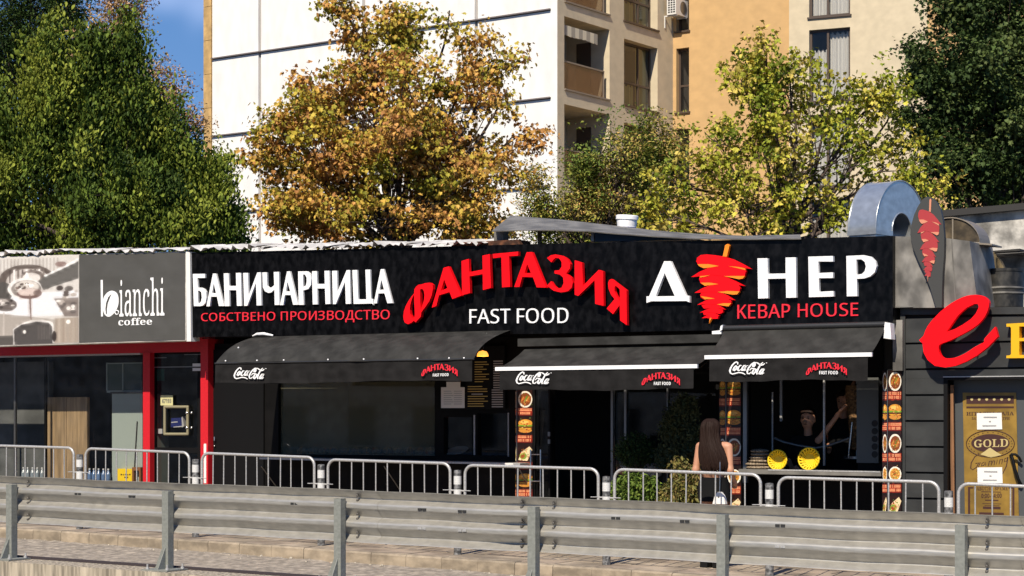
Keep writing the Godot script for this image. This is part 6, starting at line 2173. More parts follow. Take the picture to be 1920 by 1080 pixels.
func poster(kinds: Array, seed_: int) -> Image:
	rng.seed = seed_
	var im := Image.create(64, 112 * kinds.size(), false, Image.FORMAT_RGB8)
	im.fill(Color8(30, 13, 9))
	for i in kinds.size():
		var y := i * 112
		for k in 26:      # brown and red blurs behind the dish
			ell(im, rng.randf_range(0, 64), y + rng.randf_range(0, 76), rng.randf_range(5, 14), rng.randf_range(4, 10), Color(Color8(74, 30, 16).lerp(Color8(20, 9, 7), rng.randf()), 0.5))
		food(im, 34, y + 39, 30, kinds[i])
		for k in 40:      # crumbs, sauce, garnish
			ell(im, 34 + rng.randfn(0, 12), y + 39 + rng.randfn(0, 12), rng.randf_range(1.2, 3.2), rng.randf_range(1, 2.4), [Color8(188, 112, 44), Color8(120, 52, 22), Color8(96, 122, 40), Color8(222, 184, 110), Color8(160, 40, 24)][k % 5])
		im.fill_rect(Rect2i(0, y + 74, 64, 32), Color8(112, 30, 18))
		for k in 20:
			ell(im, rng.randf_range(0, 64), y + 90 + rng.randfn(0, 6), 8, 4, Color(Color8(158, 46, 24), 0.5))
		for l in 2:
			var x := 4
			while x < 60:
				var k := rng.randi_range(2, 4)
				im.fill_rect(Rect2i(x, y + 77 + l * 14, k, 10), Color8(240, 168, 120))
				im.fill_rect(Rect2i(x + 1, y + 80 + l * 14, maxi(1, k - 2), 3), Color8(112, 30, 18))
				x += k + 1 + (4 if rng.randf() < 0.15 else 0)
	return im

func poster_column(label: String, x0: float, xm: float, x1: float, y0: float, y1: float, w: float, kinds: Array, key: String) -> void:
	var at := P((xm + x1) / 2, y1, w)
	var root := thing("food_poster", label, "poster", at, "food posters on the black shop front")
	var m := printed(key, poster(kinds, key.hash() & 0xff), 0.35)
	var b := nb(root)
	b.box(Vector3(P(x0, 800, w).x, P(xm, y1, w).y, w - 0.14), Vector3(P(x1 + 1, 800, w).x, P(xm, y0, w).y, w))
	part(root, "board", b, M.black_paint)
	b = nb(root)
	px_quad(b, xm, y0 + 3, x1, y1, w + 0.004)
	part(root, "print", b, m)
	b = nb(root)
	px_quad(b, x0 + 0.5, y0 + 4, xm - 2, y1, w + 0.004)
	part(root, "repeat_print", b, m)  # narrower repeat of the same print, left of the steel strip
	b = nb(root)
	px_box(b, xm - 1.6, y0 + 3, xm - 0.6, y1, w + 0.008, 0.007)
	part(root, "edge_strip", b, M.steel)

func shop_details() -> void:
	poster_column("food poster with burgers and wraps beside the open doorway", 966, 970, 998, 728, 985, -0.52, [0, 1, 2, 1, 3], "poster_a")
	poster_column("burger poster column between the glass wall and the kiosk", 1348, 1362, 1389, 706, 985, -0.40, [1, 1, 0, 3, 2], "poster_b")
	poster_column("brightly lit food poster column at the end of the kiosk", 1654, 1665, 1690, 692, 985, -0.16, [0, 1, 0, 3, 2], "poster_c")
	# menu board, papers, lamp
	var w := -0.58
	var mb := thing("menu_board", "black menu board with rows of yellow writing and prices", "menu", P(910, 766, w))
	var b := nb(mb)
	b.slab(P(873, 767, w), P(947, 766, w), P(946, 648, w), P(873, 650, w), Vector3(0, 0, -0.05))
	part(mb, "board", b, M.black_paint)
	b = nb(mb)
	for i in 19:
		var y := 678.0 + i * 4.6
		if i in [9, 13]:
			continue
		px_box(b, 877 if i > 8 else 890, y, 895 + rng.randf_range(8, 22), y + 1.5, w + 0.003, 0.002)
	part(mb, "writing", b, M.menu_yellow)
	b = nb(mb)
	for i in 20:
		px_box(b, 925 if i < 12 else 922, 676.0 + i * 4.5, 943, 678.2 + i * 4.5, w + 0.003, 0.002)
	px_box(b, 884, 738, 905, 740, w + 0.003, 0.002)
	part(mb, "prices", b, M.menu_grey)
	var nt := thing("paper_notice", "pale paper sheet taped beside the menu board", "notice", P(850, 766, w))
	b = nb(nt)
	b.slab(P(827, 765, w), P(871, 765, w), P(871, 726, w), P(827, 726, w), Vector3(0, 0, -0.004)); b.slab(P(837, 727, w + 0.003), P(863, 727, w + 0.003), P(863, 716, w + 0.003), P(837, 716, w + 0.003), Vector3(0, 0, -0.002))
	part(nt, "sheet", b, M.paper)
	b = nb(nt)
	for i in 7:
		px_box(b, 832, 733 + i * 4.0, 846 + (i % 3) * 2, 734 + i * 4.0, w + 0.003, 0.002); px_box(b, 851, 733 + i * 4.0, 866, 734 + i * 4.0, w + 0.003, 0.002)
	part(nt, "writing", b, M.menu_grey)
	var lp := P(905, 668, 0.3)
	var lamp := thing("amber_lamp", "glowing amber lamp dome hanging beside the curved awning", "lamp", lp)
	b = nb(lamp)
	b.lathe([Vector2(0.075, 0.0), Vector2(0.07, 0.03), Vector2(0.05, 0.06), Vector2(0.0, 0.075)], Transform3D(Basis(), lp), 14)
	part(lamp, "glowing_dome", b, M.lamp_glow)
	b = nb(lamp)
	b.tube([lp + Vector3(0, 0.075, 0), lp + Vector3(0, 0.3, -0.1)], 0.007, 6)
	part(lamp, "cord", b, M.cassette)
	var li := OmniLight3D.new()
	li.name = "lamp_light"
	li.light_color = Color(1.0, 0.65, 0.3)
	li.light_energy = 0.05
	li.light_size = 0.07
	li.omni_range = 6.0
	li.omni_attenuation = 2.0
	li.shadow_enabled = true
	li.position = Vector3(0, -0.03, 0)
	lamp.add_child(li)
	# pastries along the window
	for i in 13:
		var px := 566.0 + i * 20.0
		var p := P(px, 851, -0.82)
		var r := 0.07
		var o := thing("pastry", "brown pastry in the row along the bottom of the shop window", "pastry", p, "pastries along the window")
		b = nb(o)
		var tw := rng.randf_range(-0.2, 0.2)
		b.sphere(p + Vector3(0, 0.045, 0), Vector3(r * rng.randf_range(0.9, 1.1), 0.045, 0.06), 7, 12)
		b.sphere(p + Vector3(0.02, 0.07, 0.01 + tw * 0.05), Vector3(r * 0.6, 0.03, 0.04), 6, 10)
		part(o, "crust", b, M.pastry)
	b = B.new(P(690, 853, -0.82))
	b.slab(P(555, 854.5, -0.75), P(820, 857, -0.75), P(820, 854, -0.75), P(555, 850.8, -0.75), Vector3(0, 0, -0.2))
	single("pastry_tray", "long dark tray under the row of pastries", "tray", P(690, 853, -0.82), b, M.steel)
	b = B.new(P(860, 850, -0.8))
	b.lathe([Vector2(0.0, 0.0), Vector2(0.10, 0.0), Vector2(0.16, 0.035), Vector2(0.155, 0.04), Vector2(0.1, 0.01), Vector2(0, 0.008)], Transform3D(Basis(Vector3.RIGHT, 0.35), P(858, 849, -0.85)), 22)
	single("serving_plate", "pale plate leaning in the small serving hatch", "plate", P(860, 850, -0.8), b, M.fridge)
	# glass door leaf standing open, with its tall handle
	var dl := thing("glass_door", "open glass door leaf with a tall chrome ladder handle", "door", P(1012, 980, -0.45))
	b = nb(dl)
	px_quad(b, 1000, 725, 1031, 985, -0.47)
	part(dl, "pane", b, M.dark_glass)
	b = nb(dl)
	for q in [[1028, 725, 1031, 985], [1000, 725, 1003, 985]]:
		px_box(b, q[0], q[1], q[2], q[3], -0.455, 0.03)
	part(dl, "frame", b, M.black_paint)
	b = nb(dl)
	b.tube([P(995, 843, -0.36), P(995, 932, -0.36)], 0.012, 8); b.tube([P(1013.5, 843, -0.36), P(1013.5, 932, -0.36)], 0.012, 8)
	for y in [852, 902]:
		b.tube([P(995, y, -0.36), P(1013.5, y, -0.36)], 0.008, 6)
	part(dl, "handle", b, M.chrome)
	b = nb(dl)
	px_box(b, 1027, 810, 1031, 818, -0.45, 0.02); px_box(b, 1027, 824, 1031, 832, -0.45, 0.02)
	part(dl, "lock_plate", b, M.steel)
	plants()

func bush(called: String, label: String, w: float, stem_px: float, blobs: Array, pal: Array, cfg: Dictionary) -> void:
	var r := RandomNumberGenerator.new()
	r.seed = cfg.seed
	var foot := P(stem_px, 900, w)
	foot.y = walk(foot.x)
	var root := thing(called, label, "plant", foot, "plants before the glass wall")
	var b := nb(root)
	var ph := 0.26
	b.lathe([Vector2(0.0, 0.0), Vector2(0.13, 0.0), Vector2(0.17, ph), Vector2(0.18, ph), Vector2(0.18, ph + 0.025), Vector2(0.15, ph + 0.025), Vector2(0.145, ph), Vector2(0, ph)], Transform3D(Basis(), foot), 16)
	part(root, "pot", b, M.pot)
	var topp := P(stem_px + cfg.get("lean", 0.0), cfg.top, w)
	b = nb(root)
	var bend := Vector3(cfg.get("bow", 0.0), 0, 0.01)
	b.tube([foot + Vector3(0, ph - 0.01, 0), foot.lerp(topp, 0.4) + bend, foot.lerp(topp, 0.75) - bend * 0.6, topp], [0.02, 0.017, 0.013, 0.006], 7)
	part(root, "stem", b, M.bark)
	var spots := PackedVector3Array()
	var cols := PackedColorArray()
	var tw := nb(root)
	for bl in blobs:
		var c := P(bl[0], bl[1], w)
		var e := Vector3(bl[2], bl[3], (bl[2] + bl[3]) * 0.5) / 155.0
		for i in int(cfg.dense * bl[2] * bl[3] / 100.0):
			var d := Vector3(r.randfn(), r.randfn(), r.randfn()).normalized()
			var p := c + d * e * pow(r.randf(), 0.4)
			spots.append(p - foot)
			cols.append(pal[r.randi() % pal.size()] * r.randf_range(0.7, 1.3))
			if i % 6 == 0:
				tw.tube([topp.lerp(foot, r.randf_range(0.0, 0.35)), p], [0.006, 0.003], 4, false)
	part(root, "twigs", tw, M.bark).set_meta("kind", "stuff")
	scatter(root, "foliage", sprig(cfg.leaf, 6, cfg.size, cfg.seed), M.leaf_green, spots, cols, 0.6, 0.7, 1.3, r)

func plants() -> void:
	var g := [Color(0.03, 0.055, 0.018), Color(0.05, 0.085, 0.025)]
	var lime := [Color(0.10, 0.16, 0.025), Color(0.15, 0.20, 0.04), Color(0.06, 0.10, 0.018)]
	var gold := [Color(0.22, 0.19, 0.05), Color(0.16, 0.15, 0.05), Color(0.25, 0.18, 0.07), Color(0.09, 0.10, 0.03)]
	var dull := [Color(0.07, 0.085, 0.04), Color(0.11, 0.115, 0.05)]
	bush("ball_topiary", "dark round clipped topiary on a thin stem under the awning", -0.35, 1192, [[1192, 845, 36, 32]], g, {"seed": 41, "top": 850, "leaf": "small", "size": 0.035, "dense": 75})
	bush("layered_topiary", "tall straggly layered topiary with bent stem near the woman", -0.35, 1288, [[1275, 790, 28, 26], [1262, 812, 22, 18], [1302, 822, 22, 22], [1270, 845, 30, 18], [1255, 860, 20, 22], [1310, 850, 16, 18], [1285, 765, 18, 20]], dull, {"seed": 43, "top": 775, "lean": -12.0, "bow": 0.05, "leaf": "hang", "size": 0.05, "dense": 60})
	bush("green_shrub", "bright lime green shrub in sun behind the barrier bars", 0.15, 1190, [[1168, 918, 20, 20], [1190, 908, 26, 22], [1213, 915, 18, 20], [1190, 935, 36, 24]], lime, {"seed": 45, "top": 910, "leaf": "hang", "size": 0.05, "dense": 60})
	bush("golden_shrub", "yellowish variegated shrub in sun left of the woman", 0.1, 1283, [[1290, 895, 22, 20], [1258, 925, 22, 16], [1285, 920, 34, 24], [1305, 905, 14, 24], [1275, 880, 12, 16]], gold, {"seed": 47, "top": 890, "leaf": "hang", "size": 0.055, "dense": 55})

func kiosk_details() -> void:
	var sy := P(1520, 881.5, -0.35).y
	for q in [[1460, 0.122], [1519, 0.135]]:
		var p := P(q[0], 870, -0.34)
		var r: float = q[1]
		p.y = P(q[0], 881.5, -0.34).y + r * 0.98
		var o := thing("yellow_basket", ["yellow woven plastic basket leaning beside the flatbread stack", "yellow woven plastic basket standing farther from the flatbread"][0 if q[0] == 1460 else 1], "basket", p, "yellow baskets on the kiosk counter")
		var T := Transform3D(Basis(Vector3.RIGHT, PI / 2 - 0.12), p)
		var b := nb(o)
		b.lathe([Vector2(0.0, 0.0), Vector2(r * 0.5, 0.0), Vector2(r * 0.54, -0.006), Vector2(r * 0.5, -0.012), Vector2(0, -0.012)], T, 20)
		part(o, "base", b, M.yellow_plastic)
		b = nb(o)
		for k in [[0.72, 0.018, 0.009], [0.97, 0.045, 0.010]]:
			var pts := []
			for i in 25:
				var t := TAU * i / 24
				pts.append(T * Vector3(cos(t) * r * k[0], k[1], sin(t) * r * k[0]))
			b.tube(pts, k[2], 6, false)
		part(o, "rim", b, M.yellow_plastic)
		b = nb(o)
		for i in 20:
			var t := TAU * i / 20
			var a := T * Vector3(cos(t) * r * 0.5, 0.0, sin(t) * r * 0.5)
			var c := T * Vector3(cos(t + 0.32) * r * 1.0, 0.046, sin(t + 0.32) * r * 1.0)
			b.tube([a, c], [0.011, 0.014], 5)
		part(o, "rib", b, M.yellow_plastic)
	var bp := P(1424, 879.5, -0.42)
	for i in 6:
		var o := thing("flatbread", "pale brown flatbread in the pile at the kiosk counter", "bread", bp + Vector3(0, 0.04 * i, 0), "flatbread pile")
		var b := nb(o)
		b.sphere(bp + Vector3(rng.randf_range(-0.02, 0.02), 0.04 * i + 0.021, 0), Vector3(0.175 - 0.012 * i + rng.randf_range(-0.01, 0.01), 0.027, 0.13), 6, 18)
		part(o, "crust", b, M.bread)
	var sp := P(1606, 860, -1.15)
	var spit := thing("kebab_spit", "brown cone of kebab meat on a vertical spit inside the kiosk", "kebab", sp)
	var b := nb(spit)
	b.lathe([Vector2(0.0, 0.0), Vector2(0.06, 0.02), Vector2(0.085, 0.2), Vector2(0.11, 0.45), Vector2(0.14, 0.7), Vector2(0.13, 0.8), Vector2(0, 0.82)], Transform3D(Basis(), sp + Vector3(0, 0.1, 0)), 18)
	part(spit, "meat", b, M.pastry)
	b = nb(spit)
	b.tube([sp, sp + Vector3(0, 1.1, 0)], 0.01, 6)
	b.lathe([Vector2(0, 0), Vector2(0.16, 0.0), Vector2(0.16, 0.03), Vector2(0, 0.03)], Transform3D(Basis(), sp), 14)
	part(spit, "rod", b, M.steel)
	var st := thing("utensil_rail", "curved steel rail with a hanging knife inside the kiosk window", "rail", P(1520, 838, -0.9))
	b = nb(st)
	var pts := []
	for q in [[1448, 820], [1470, 829], [1500, 836], [1530, 840], [1552, 836], [1575, 828], [1595, 821]]:
		pts.append(P(q[0], q[1], -0.9))
	b.tube(pts, 0.016, 8)
	part(st, "rail", b, M.steel)
	b = nb(st)
	b.tube([P(1598, 792, -0.88), P(1594, 830, -0.88), P(1591, 858, -0.88)], [0.012, 0.02, 0.008], 6)
	part(st, "knife", b, M.chrome)
	# counters inside
	b = B.new(P(1500, 900, -1.4))
	b.box(Vector3(P(1405, 880, -1.0).x, walk(4), -1.9), Vector3(P(1640, 880, -1.0).x, sy - 0.05, -1.35))
	single("kiosk_counter", "dark inner work counter behind the kiosk window", "counter", P(1500, 900, -1.4), b, M.inside_grey)

# ---------------------------------------------------------------- people
# bones: [from, to, radius, radius]; joined smoothly and meshed as surface nets
func figure(b: B, bones: Array, cell: float, k: float) -> void:
	var lo := Vector3.ONE * 1e9
	var hi := Vector3.ONE * -1e9
	for q in bones:
		var r: float = maxf(q[2], q[3]) + cell * 3
		lo = lo.min(q[0] - Vector3.ONE * r).min(q[1] - Vector3.ONE * r)
		hi = hi.max(q[0] + Vector3.ONE * r).max(q[1] + Vector3.ONE * r)
	var nx := int((hi.x - lo.x) / cell) + 2
	var ny := int((hi.y - lo.y) / cell) + 2
	var nz := int((hi.z - lo.z) / cell) + 2
	var f := PackedFloat32Array()
	f.resize(nx * ny * nz)
	f.fill(1.0)
	for q in bones:
		var a: Vector3 = q[0]
		var ab: Vector3 = q[1] - q[0]
		var l2 := maxf(ab.length_squared(), 1e-8)
		var r: float = maxf(q[2], q[3]) + cell * 2.5 + k
		var mn: Vector3 = ((q[0].min(q[1]) - Vector3.ONE * r - lo) / cell)
		var mx: Vector3 = ((q[0].max(q[1]) + Vector3.ONE * r - lo) / cell)
		for z in range(maxi(0, int(mn.z)), mini(nz, int(mx.z) + 2)):
			for y in range(maxi(0, int(mn.y)), mini(ny, int(mx.y) + 2)):
				for x in range(maxi(0, int(mn.x)), mini(nx, int(mx.x) + 2)):
					var p := lo + Vector3(x, y, z) * cell
					var t := clampf((p - a).dot(ab) / l2, 0.0, 1.0)
					var d: float = p.distance_to(a + ab * t) - lerpf(q[2], q[3], t)
					var i := x + nx * (y + ny * z)
					var o := f[i]
					var h := maxf(k - absf(o - d), 0.0) / k
					f[i] = minf(o, d) - h * h * k * 0.25
	var vid := {}
	var vs := []
	var ns := []
	var off := [0, 1, nx, nx + 1, nx * ny, nx * ny + 1, nx * ny + nx, nx * ny + nx + 1]
	var cor := []
	for i in 8:
		cor.append(Vector3(i & 1, (i >> 1) & 1, (i >> 2) & 1))
	var edges := [[0, 1], [2, 3], [4, 5], [6, 7], [0, 2], [1, 3], [4, 6], [5, 7], [0, 4], [1, 5], [2, 6], [3, 7]]
	for z in nz - 1:
		for y in ny - 1:
			for x in nx - 1:
				var i := x + nx * (y + ny * z)
				var inside := 0
				for c in 8:
					if f[i + off[c]] < 0.0:
						inside += 1
				if inside == 0 or inside == 8:
					continue
				var s := Vector3.ZERO
				var m := 0
				for e in edges:
					var da := f[i + off[e[0]]]
					var db := f[i + off[e[1]]]
					if (da < 0.0) != (db < 0.0):
						s += cor[e[0]].lerp(cor[e[1]], da / (da - db))
						m += 1
				vid[i] = vs.size()
				vs.append(lo + (Vector3(x, y, z) + s / m) * cell)
				var g := Vector3(f[i + 1] + f[i + off[3]] + f[i + off[5]] + f[i + off[7]] - f[i] - f[i + off[2]] - f[i + off[4]] - f[i + off[6]],
					f[i + off[2]] + f[i + off[3]] + f[i + off[6]] + f[i + off[7]] - f[i] - f[i + 1] - f[i + off[4]] - f[i + off[5]],
					f[i + off[4]] + f[i + off[5]] + f[i + off[6]] + f[i + off[7]] - f[i] - f[i + 1] - f[i + off[2]] - f[i + off[3]])
				ns.append(g.normalized())
	var st := [1, nx, nx * ny]
	for i in vid:
		for ax in 3:
			var j: int = i + st[ax]
			if (f[i] < 0.0) == (f[j] < 0.0):
				continue
			var s1: int = st[(ax + 1) % 3]
			var s2: int = st[(ax + 2) % 3]
			var q := [i, i - s1, i - s1 - s2, i - s2]
			if not (vid.has(q[1]) and vid.has(q[2]) and vid.has(q[3])):
				continue
			var p := []
			for c in q:
				p.append(vid[c])
			for t in [[0, 1, 2], [0, 2, 3]]:
				var A: int = p[t[0]]; var C: int = p[t[1]]; var D: int = p[t[2]]
				if (vs[C] - vs[A]).cross(vs[D] - vs[A]).dot(ns[A] + ns[C] + ns[D]) > 0.0:
					b.put(vs[A], vs[C], vs[D], ns[A], ns[C], ns[D])
				else:
					b.put(vs[A], vs[D], vs[C], ns[A], ns[D], ns[C])

func hand_bones(wrist: Vector3, dir: Vector3, side: Vector3, curl: Vector3) -> Array:
	var r := [[wrist, wrist + dir * 0.07, 0.022, 0.026]]
	for i in 4:
		var o := side * (0.026 - i * 0.0175)
		var l: float = [0.03, 0.036, 0.033, 0.025][i]
		var k := wrist + dir * 0.082 + o
		r.append([k, k + dir * l + curl * 0.012, 0.0095, 0.009])
		r.append([k + dir * l + curl * 0.012, k + dir * l * 1.5 + curl * 0.038, 0.009, 0.008])
	r.append([wrist + dir * 0.03 + side * 0.025, wrist + dir * 0.065 + side * 0.048 + curl * 0.01, 0.012, 0.010])
	r.append([wrist + dir * 0.065 + side * 0.048 + curl * 0.01, wrist + dir * 0.09 + side * 0.042 + curl * 0.03, 0.010, 0.0085])
	return r

# rings of ellipses: [centre, rx, rz]
func loft(b: B, rings: Array, sides := 24, wav := 0.0) -> void:
	for i in rings.size() - 1:
		for j in sides:
			var q := []
			var n := []
			for c in [[i, j], [i, j + 1], [i + 1, j + 1], [i + 1, j]]:
				var a: float = TAU * c[1] / sides
				var g: Array = rings[c[0]]
				var k := 1.0 + wav * sin(a * 5.0 + c[0] * 0.7)
				q.append(g[0] + Vector3(cos(a) * g[1] * k, 0, sin(a) * g[2] * k))
				n.append(Vector3(cos(a) / g[1], 0, sin(a) / g[2]).normalized())
			b.put(q[0], q[2], q[1], n[0], n[2], n[1]); b.put(q[0], q[3], q[2], n[0], n[3], n[2])

func people() -> void:
	woman()
	var V := func(x, y, z): return Vector3(x, y, z)
	# cook in the kiosk, forearm raised
	var at := P(1515, 900, -1.05)
	at.y = walk(at.x)
	var hd := P(1515, 786, -1.05)
	var el := P(1535, 826, -0.95)
	var hn := P(1571, 778, -0.92)
	var o := thing("person", "person in a black shirt inside the kiosk with one forearm raised", "person", at)
	var b := nb(o)
	var bones := [[hd + Vector3(0, 0.03, 0), hd + Vector3(0, -0.05, 0.02), 0.088, 0.07], [hd + Vector3(0, -0.12, 0), hd + Vector3(0, -0.2, -0.01), 0.05, 0.055], [hd + Vector3(0, -0.02, 0.09), hd + Vector3(0, -0.035, 0.105), 0.014, 0.016],
		[hd + Vector3(-0.085, -0.01, 0), hd + Vector3(-0.085, -0.03, 0), 0.018, 0.014], [hd + Vector3(0.085, -0.01, 0), hd + Vector3(0.085, -0.03, 0), 0.018, 0.014],
		[hd + Vector3(0.17, -0.28, 0), el, 0.05, 0.042], [el, hn, 0.043, 0.028], [hd + Vector3(-0.17, -0.28, 0), hd + Vector3(-0.24, -0.52, 0.06), 0.05, 0.04], [hd + Vector3(-0.24, -0.52, 0.06), hd + Vector3(-0.1, -0.62, 0.25), 0.04, 0.028]]
	bones.append_array(hand_bones(hn, (hn - el).normalized(), Vector3(0, 0, 1), Vector3(0.7, 0.3, 0)))
	bones.append_array(hand_bones(hd + Vector3(-0.1, -0.62, 0.25), V.call(0.7, -0.1, 0.7), Vector3(0, 1, 0), Vector3(0.7, 0, -0.7)))
	bones.append_array([[hd + Vector3(-0.12, -0.3, 0), hd + Vector3(0.12, -0.3, 0), 0.08, 0.08], [hd + Vector3(0, -0.4, 0), hd + Vector3(0, -0.75, 0), 0.13, 0.12]])
	for sx in [-0.09, 0.09]:
		bones.append([hd + Vector3(sx, -0.8, 0), Vector3(hd.x + sx, at.y + 0.08, at.z), 0.09, 0.05])
	figure(b, bones, 0.016, 0.03)
	part(o, "body", b, M.skin)
	face(o, hd)
	b = nb(o)
	figure(b, [[hd + Vector3(-0.14, -0.28, 0), hd + Vector3(0.14, -0.28, 0), 0.085, 0.085], [hd + Vector3(-0.05, -0.4, 0), hd + Vector3(-0.05, -0.8, 0), 0.15, 0.14], [hd + Vector3(0.05, -0.4, 0), hd + Vector3(0.05, -0.8, 0), 0.15, 0.14],
		[hd + Vector3(0.17, -0.28, 0), (hd + Vector3(0.17, -0.28, 0)).lerp(el, 0.75), 0.07, 0.065], [hd + Vector3(-0.17, -0.28, 0), hd + Vector3(-0.22, -0.45, 0.04), 0.07, 0.065], [hd + Vector3(-0.09, -0.82, 0), Vector3(hd.x - 0.09, at.y + 0.02, at.z), 0.115, 0.07], [hd + Vector3(0.09, -0.82, 0), Vector3(hd.x + 0.09, at.y + 0.02, at.z), 0.115, 0.07]], 0.018, 0.05)
	part(o, "clothes", b, M.black_cloth)
	b = nb(o)
	figure(b, [[hd + Vector3(0, 0.065, -0.02), hd + Vector3(0, -0.02, -0.05), 0.09, 0.075], [hd + Vector3(-0.05, 0.085, 0.035), hd + Vector3(0.05, 0.085, 0.035), 0.035, 0.035]], 0.014, 0.02)
	part(o, "hair", b, M.hair)
	# second figure, farther in, arm up at the spit
	hd = P(1582, 754, -1.5)
	at = Vector3(hd.x, walk(hd.x), -1.5)
	hn = P(1600, 722, -1.32)
	el = P(1587, 748, -1.3)
	o = thing("person", "dim person at the back of the kiosk reaching up toward the spit", "person", at)
	b = nb(o)
	bones = [[hd + Vector3(0, 0.03, 0), hd + Vector3(0, -0.05, 0.02), 0.088, 0.07], [hd + Vector3(0, -0.12, 0), hd + Vector3(0, -0.2, -0.01), 0.05, 0.055], [hd + Vector3(0, -0.02, 0.09), hd + Vector3(0, -0.035, 0.105), 0.014, 0.016],
		[hd + Vector3(0.17, -0.26, 0), el, 0.05, 0.042], [el, hn, 0.042, 0.028], [hd + Vector3(-0.17, -0.28, 0), hd + Vector3(-0.16, -0.55, 0.06), 0.05, 0.04], [hd + Vector3(-0.16, -0.55, 0.06), hd + Vector3(-0.1, -0.62, 0.25), 0.04, 0.028],
		[hd + Vector3(-0.12, -0.3, 0), hd + Vector3(0.12, -0.3, 0), 0.08, 0.08], [hd + Vector3(0, -0.4, 0), hd + Vector3(0, -0.75, 0), 0.13, 0.12]]
	bones.append_array(hand_bones(hn, (hn - el).normalized(), Vector3(0, 0, 1), Vector3(0.7, 0.3, 0)))
	for sx in [-0.09, 0.09]:
		bones.append([hd + Vector3(sx, -0.8, 0), Vector3(hd.x + sx, at.y + 0.08, at.z), 0.09, 0.05])
	figure(b, bones, 0.018, 0.03)
	part(o, "body", b, M.skin)
	face(o, hd)
	b = nb(o)
	figure(b, [[hd + Vector3(-0.14, -0.28, 0), hd + Vector3(0.14, -0.28, 0), 0.085, 0.085], [hd + Vector3(-0.05, -0.4, 0), hd + Vector3(-0.05, -0.8, 0), 0.15, 0.14], [hd + Vector3(0.05, -0.4, 0), hd + Vector3(0.05, -0.8, 0), 0.15, 0.14], [hd + Vector3(-0.09, -0.82, 0), Vector3(hd.x - 0.09, at.y + 0.02, at.z), 0.115, 0.07], [hd + Vector3(0.09, -0.82, 0), Vector3(hd.x + 0.09, at.y + 0.02, at.z), 0.115, 0.07]], 0.02, 0.05)
	part(o, "clothes", b, M.black_cloth)
	b = nb(o)
	figure(b, [[hd + Vector3(0, 0.065, -0.02), hd + Vector3(0, -0.02, -0.05), 0.09, 0.075], [hd + Vector3(-0.05, 0.085, 0.035), hd + Vector3(0.05, 0.085, 0.035), 0.035, 0.035]], 0.016, 0.02)
	part(o, "hair", b, M.hair)
	# seated figure in a pale shirt behind the ball topiary
	var seat := P(1200, 905, -1.05)
	seat.y = walk(seat.x) + 0.45
	o = thing("person", "seated person in a pale shirt behind the ball topiary", "person", Vector3(seat.x, walk(seat.x), seat.z))
	b = nb(o)
	var sh := P(1204, 872, -1.05)
	hd = sh + Vector3(-0.03, 0.27, 0)
	bones = [[hd + Vector3(0, 0.03, 0), hd + Vector3(0, -0.05, 0.02), 0.088, 0.07], [hd + Vector3(0, -0.1, 0), sh, 0.05, 0.055], [sh + Vector3(-0.2, -0.06, 0), P(1152, 868, -0.9), 0.045, 0.04], [P(1152, 868, -0.9), P(1165, 885, -0.75), 0.038, 0.028], [sh + Vector3(0, -0.1, 0), seat + Vector3(0, 0.1, 0), 0.12, 0.12]]
	bones.append_array(hand_bones(P(1165, 885, -0.75), V.call(0.8, -0.2, 0.5), Vector3(0, 1, 0), Vector3(0.5, 0, -0.5)))
	for sx in [-0.1, 0.1]:
		bones.append([seat + Vector3(sx, 0.06, 0), seat + Vector3(sx, 0.04, 0.36), 0.08, 0.06])
		bones.append([seat + Vector3(sx, 0.04, 0.36), Vector3(seat.x + sx, walk(seat.x) + 0.06, seat.z + 0.34), 0.055, 0.04])
	figure(b, bones, 0.018, 0.03)
	part(o, "body", b, M.skin)
	b = nb(o)
	figure(b, [[sh + Vector3(-0.16, -0.04, 0), sh + Vector3(0.16, -0.05, 0), 0.075, 0.075], [sh + Vector3(-0.06, -0.14, 0), seat + Vector3(-0.05, 0.08, 0), 0.13, 0.15], [sh + Vector3(0.08, -0.14, 0), seat + Vector3(0.07, 0.08, 0), 0.13, 0.15], [sh + Vector3(0.2, -0.06, 0), P(1232, 885, -1.0), 0.075, 0.07], [sh + Vector3(-0.2, -0.06, 0), (sh + Vector3(-0.2, -0.06, 0)).lerp(P(1152, 868, -0.9), 0.6), 0.065, 0.06]], 0.018, 0.05)
	part(o, "shirt", b, M.pale_cloth)
	b = nb(o)
	figure(b, [[hd + Vector3(0, 0.065, -0.02), hd + Vector3(0, -0.02, -0.05), 0.09, 0.075], [hd + Vector3(-0.05, 0.085, 0.035), hd + Vector3(0.05, 0.085, 0.035), 0.035, 0.035]], 0.016, 0.02)
	part(o, "hair", b, M.hair)
	b = nb(o)
	for sx in [-0.1, 0.1]:
		figure(b, [[seat + Vector3(sx, 0.06, -0.05), seat + Vector3(sx, 0.04, 0.36), 0.095, 0.07], [seat + Vector3(sx, 0.04, 0.36), Vector3(seat.x + sx, walk(seat.x) + 0.08, seat.z + 0.34), 0.068, 0.055]], 0.02, 0.03)
	part(o, "trousers", b, M.black_cloth)
	var ch := thing("chair", "dark bistro chair under the seated person", "chair", Vector3(seat.x, walk(seat.x), seat.z))
	b = nb(ch)
	b.box(Vector3(seat.x - 0.22, seat.y - 0.055, seat.z - 0.22), Vector3(seat.x + 0.22, seat.y - 0.02, seat.z + 0.22))
	part(ch, "seat", b, M.black_paint)
	for sx in [-0.2, 0.2]:
		for szz in [-0.2, 0.2]:
			b = nb(ch)
			b.box(Vector3(seat.x + sx - 0.015, walk(seat.x) + 0.02, seat.z + szz - 0.015), Vector3(seat.x + sx + 0.015, seat.y - 0.056, seat.z + szz + 0.015))
			part(ch, "leg", b, M.black_paint)

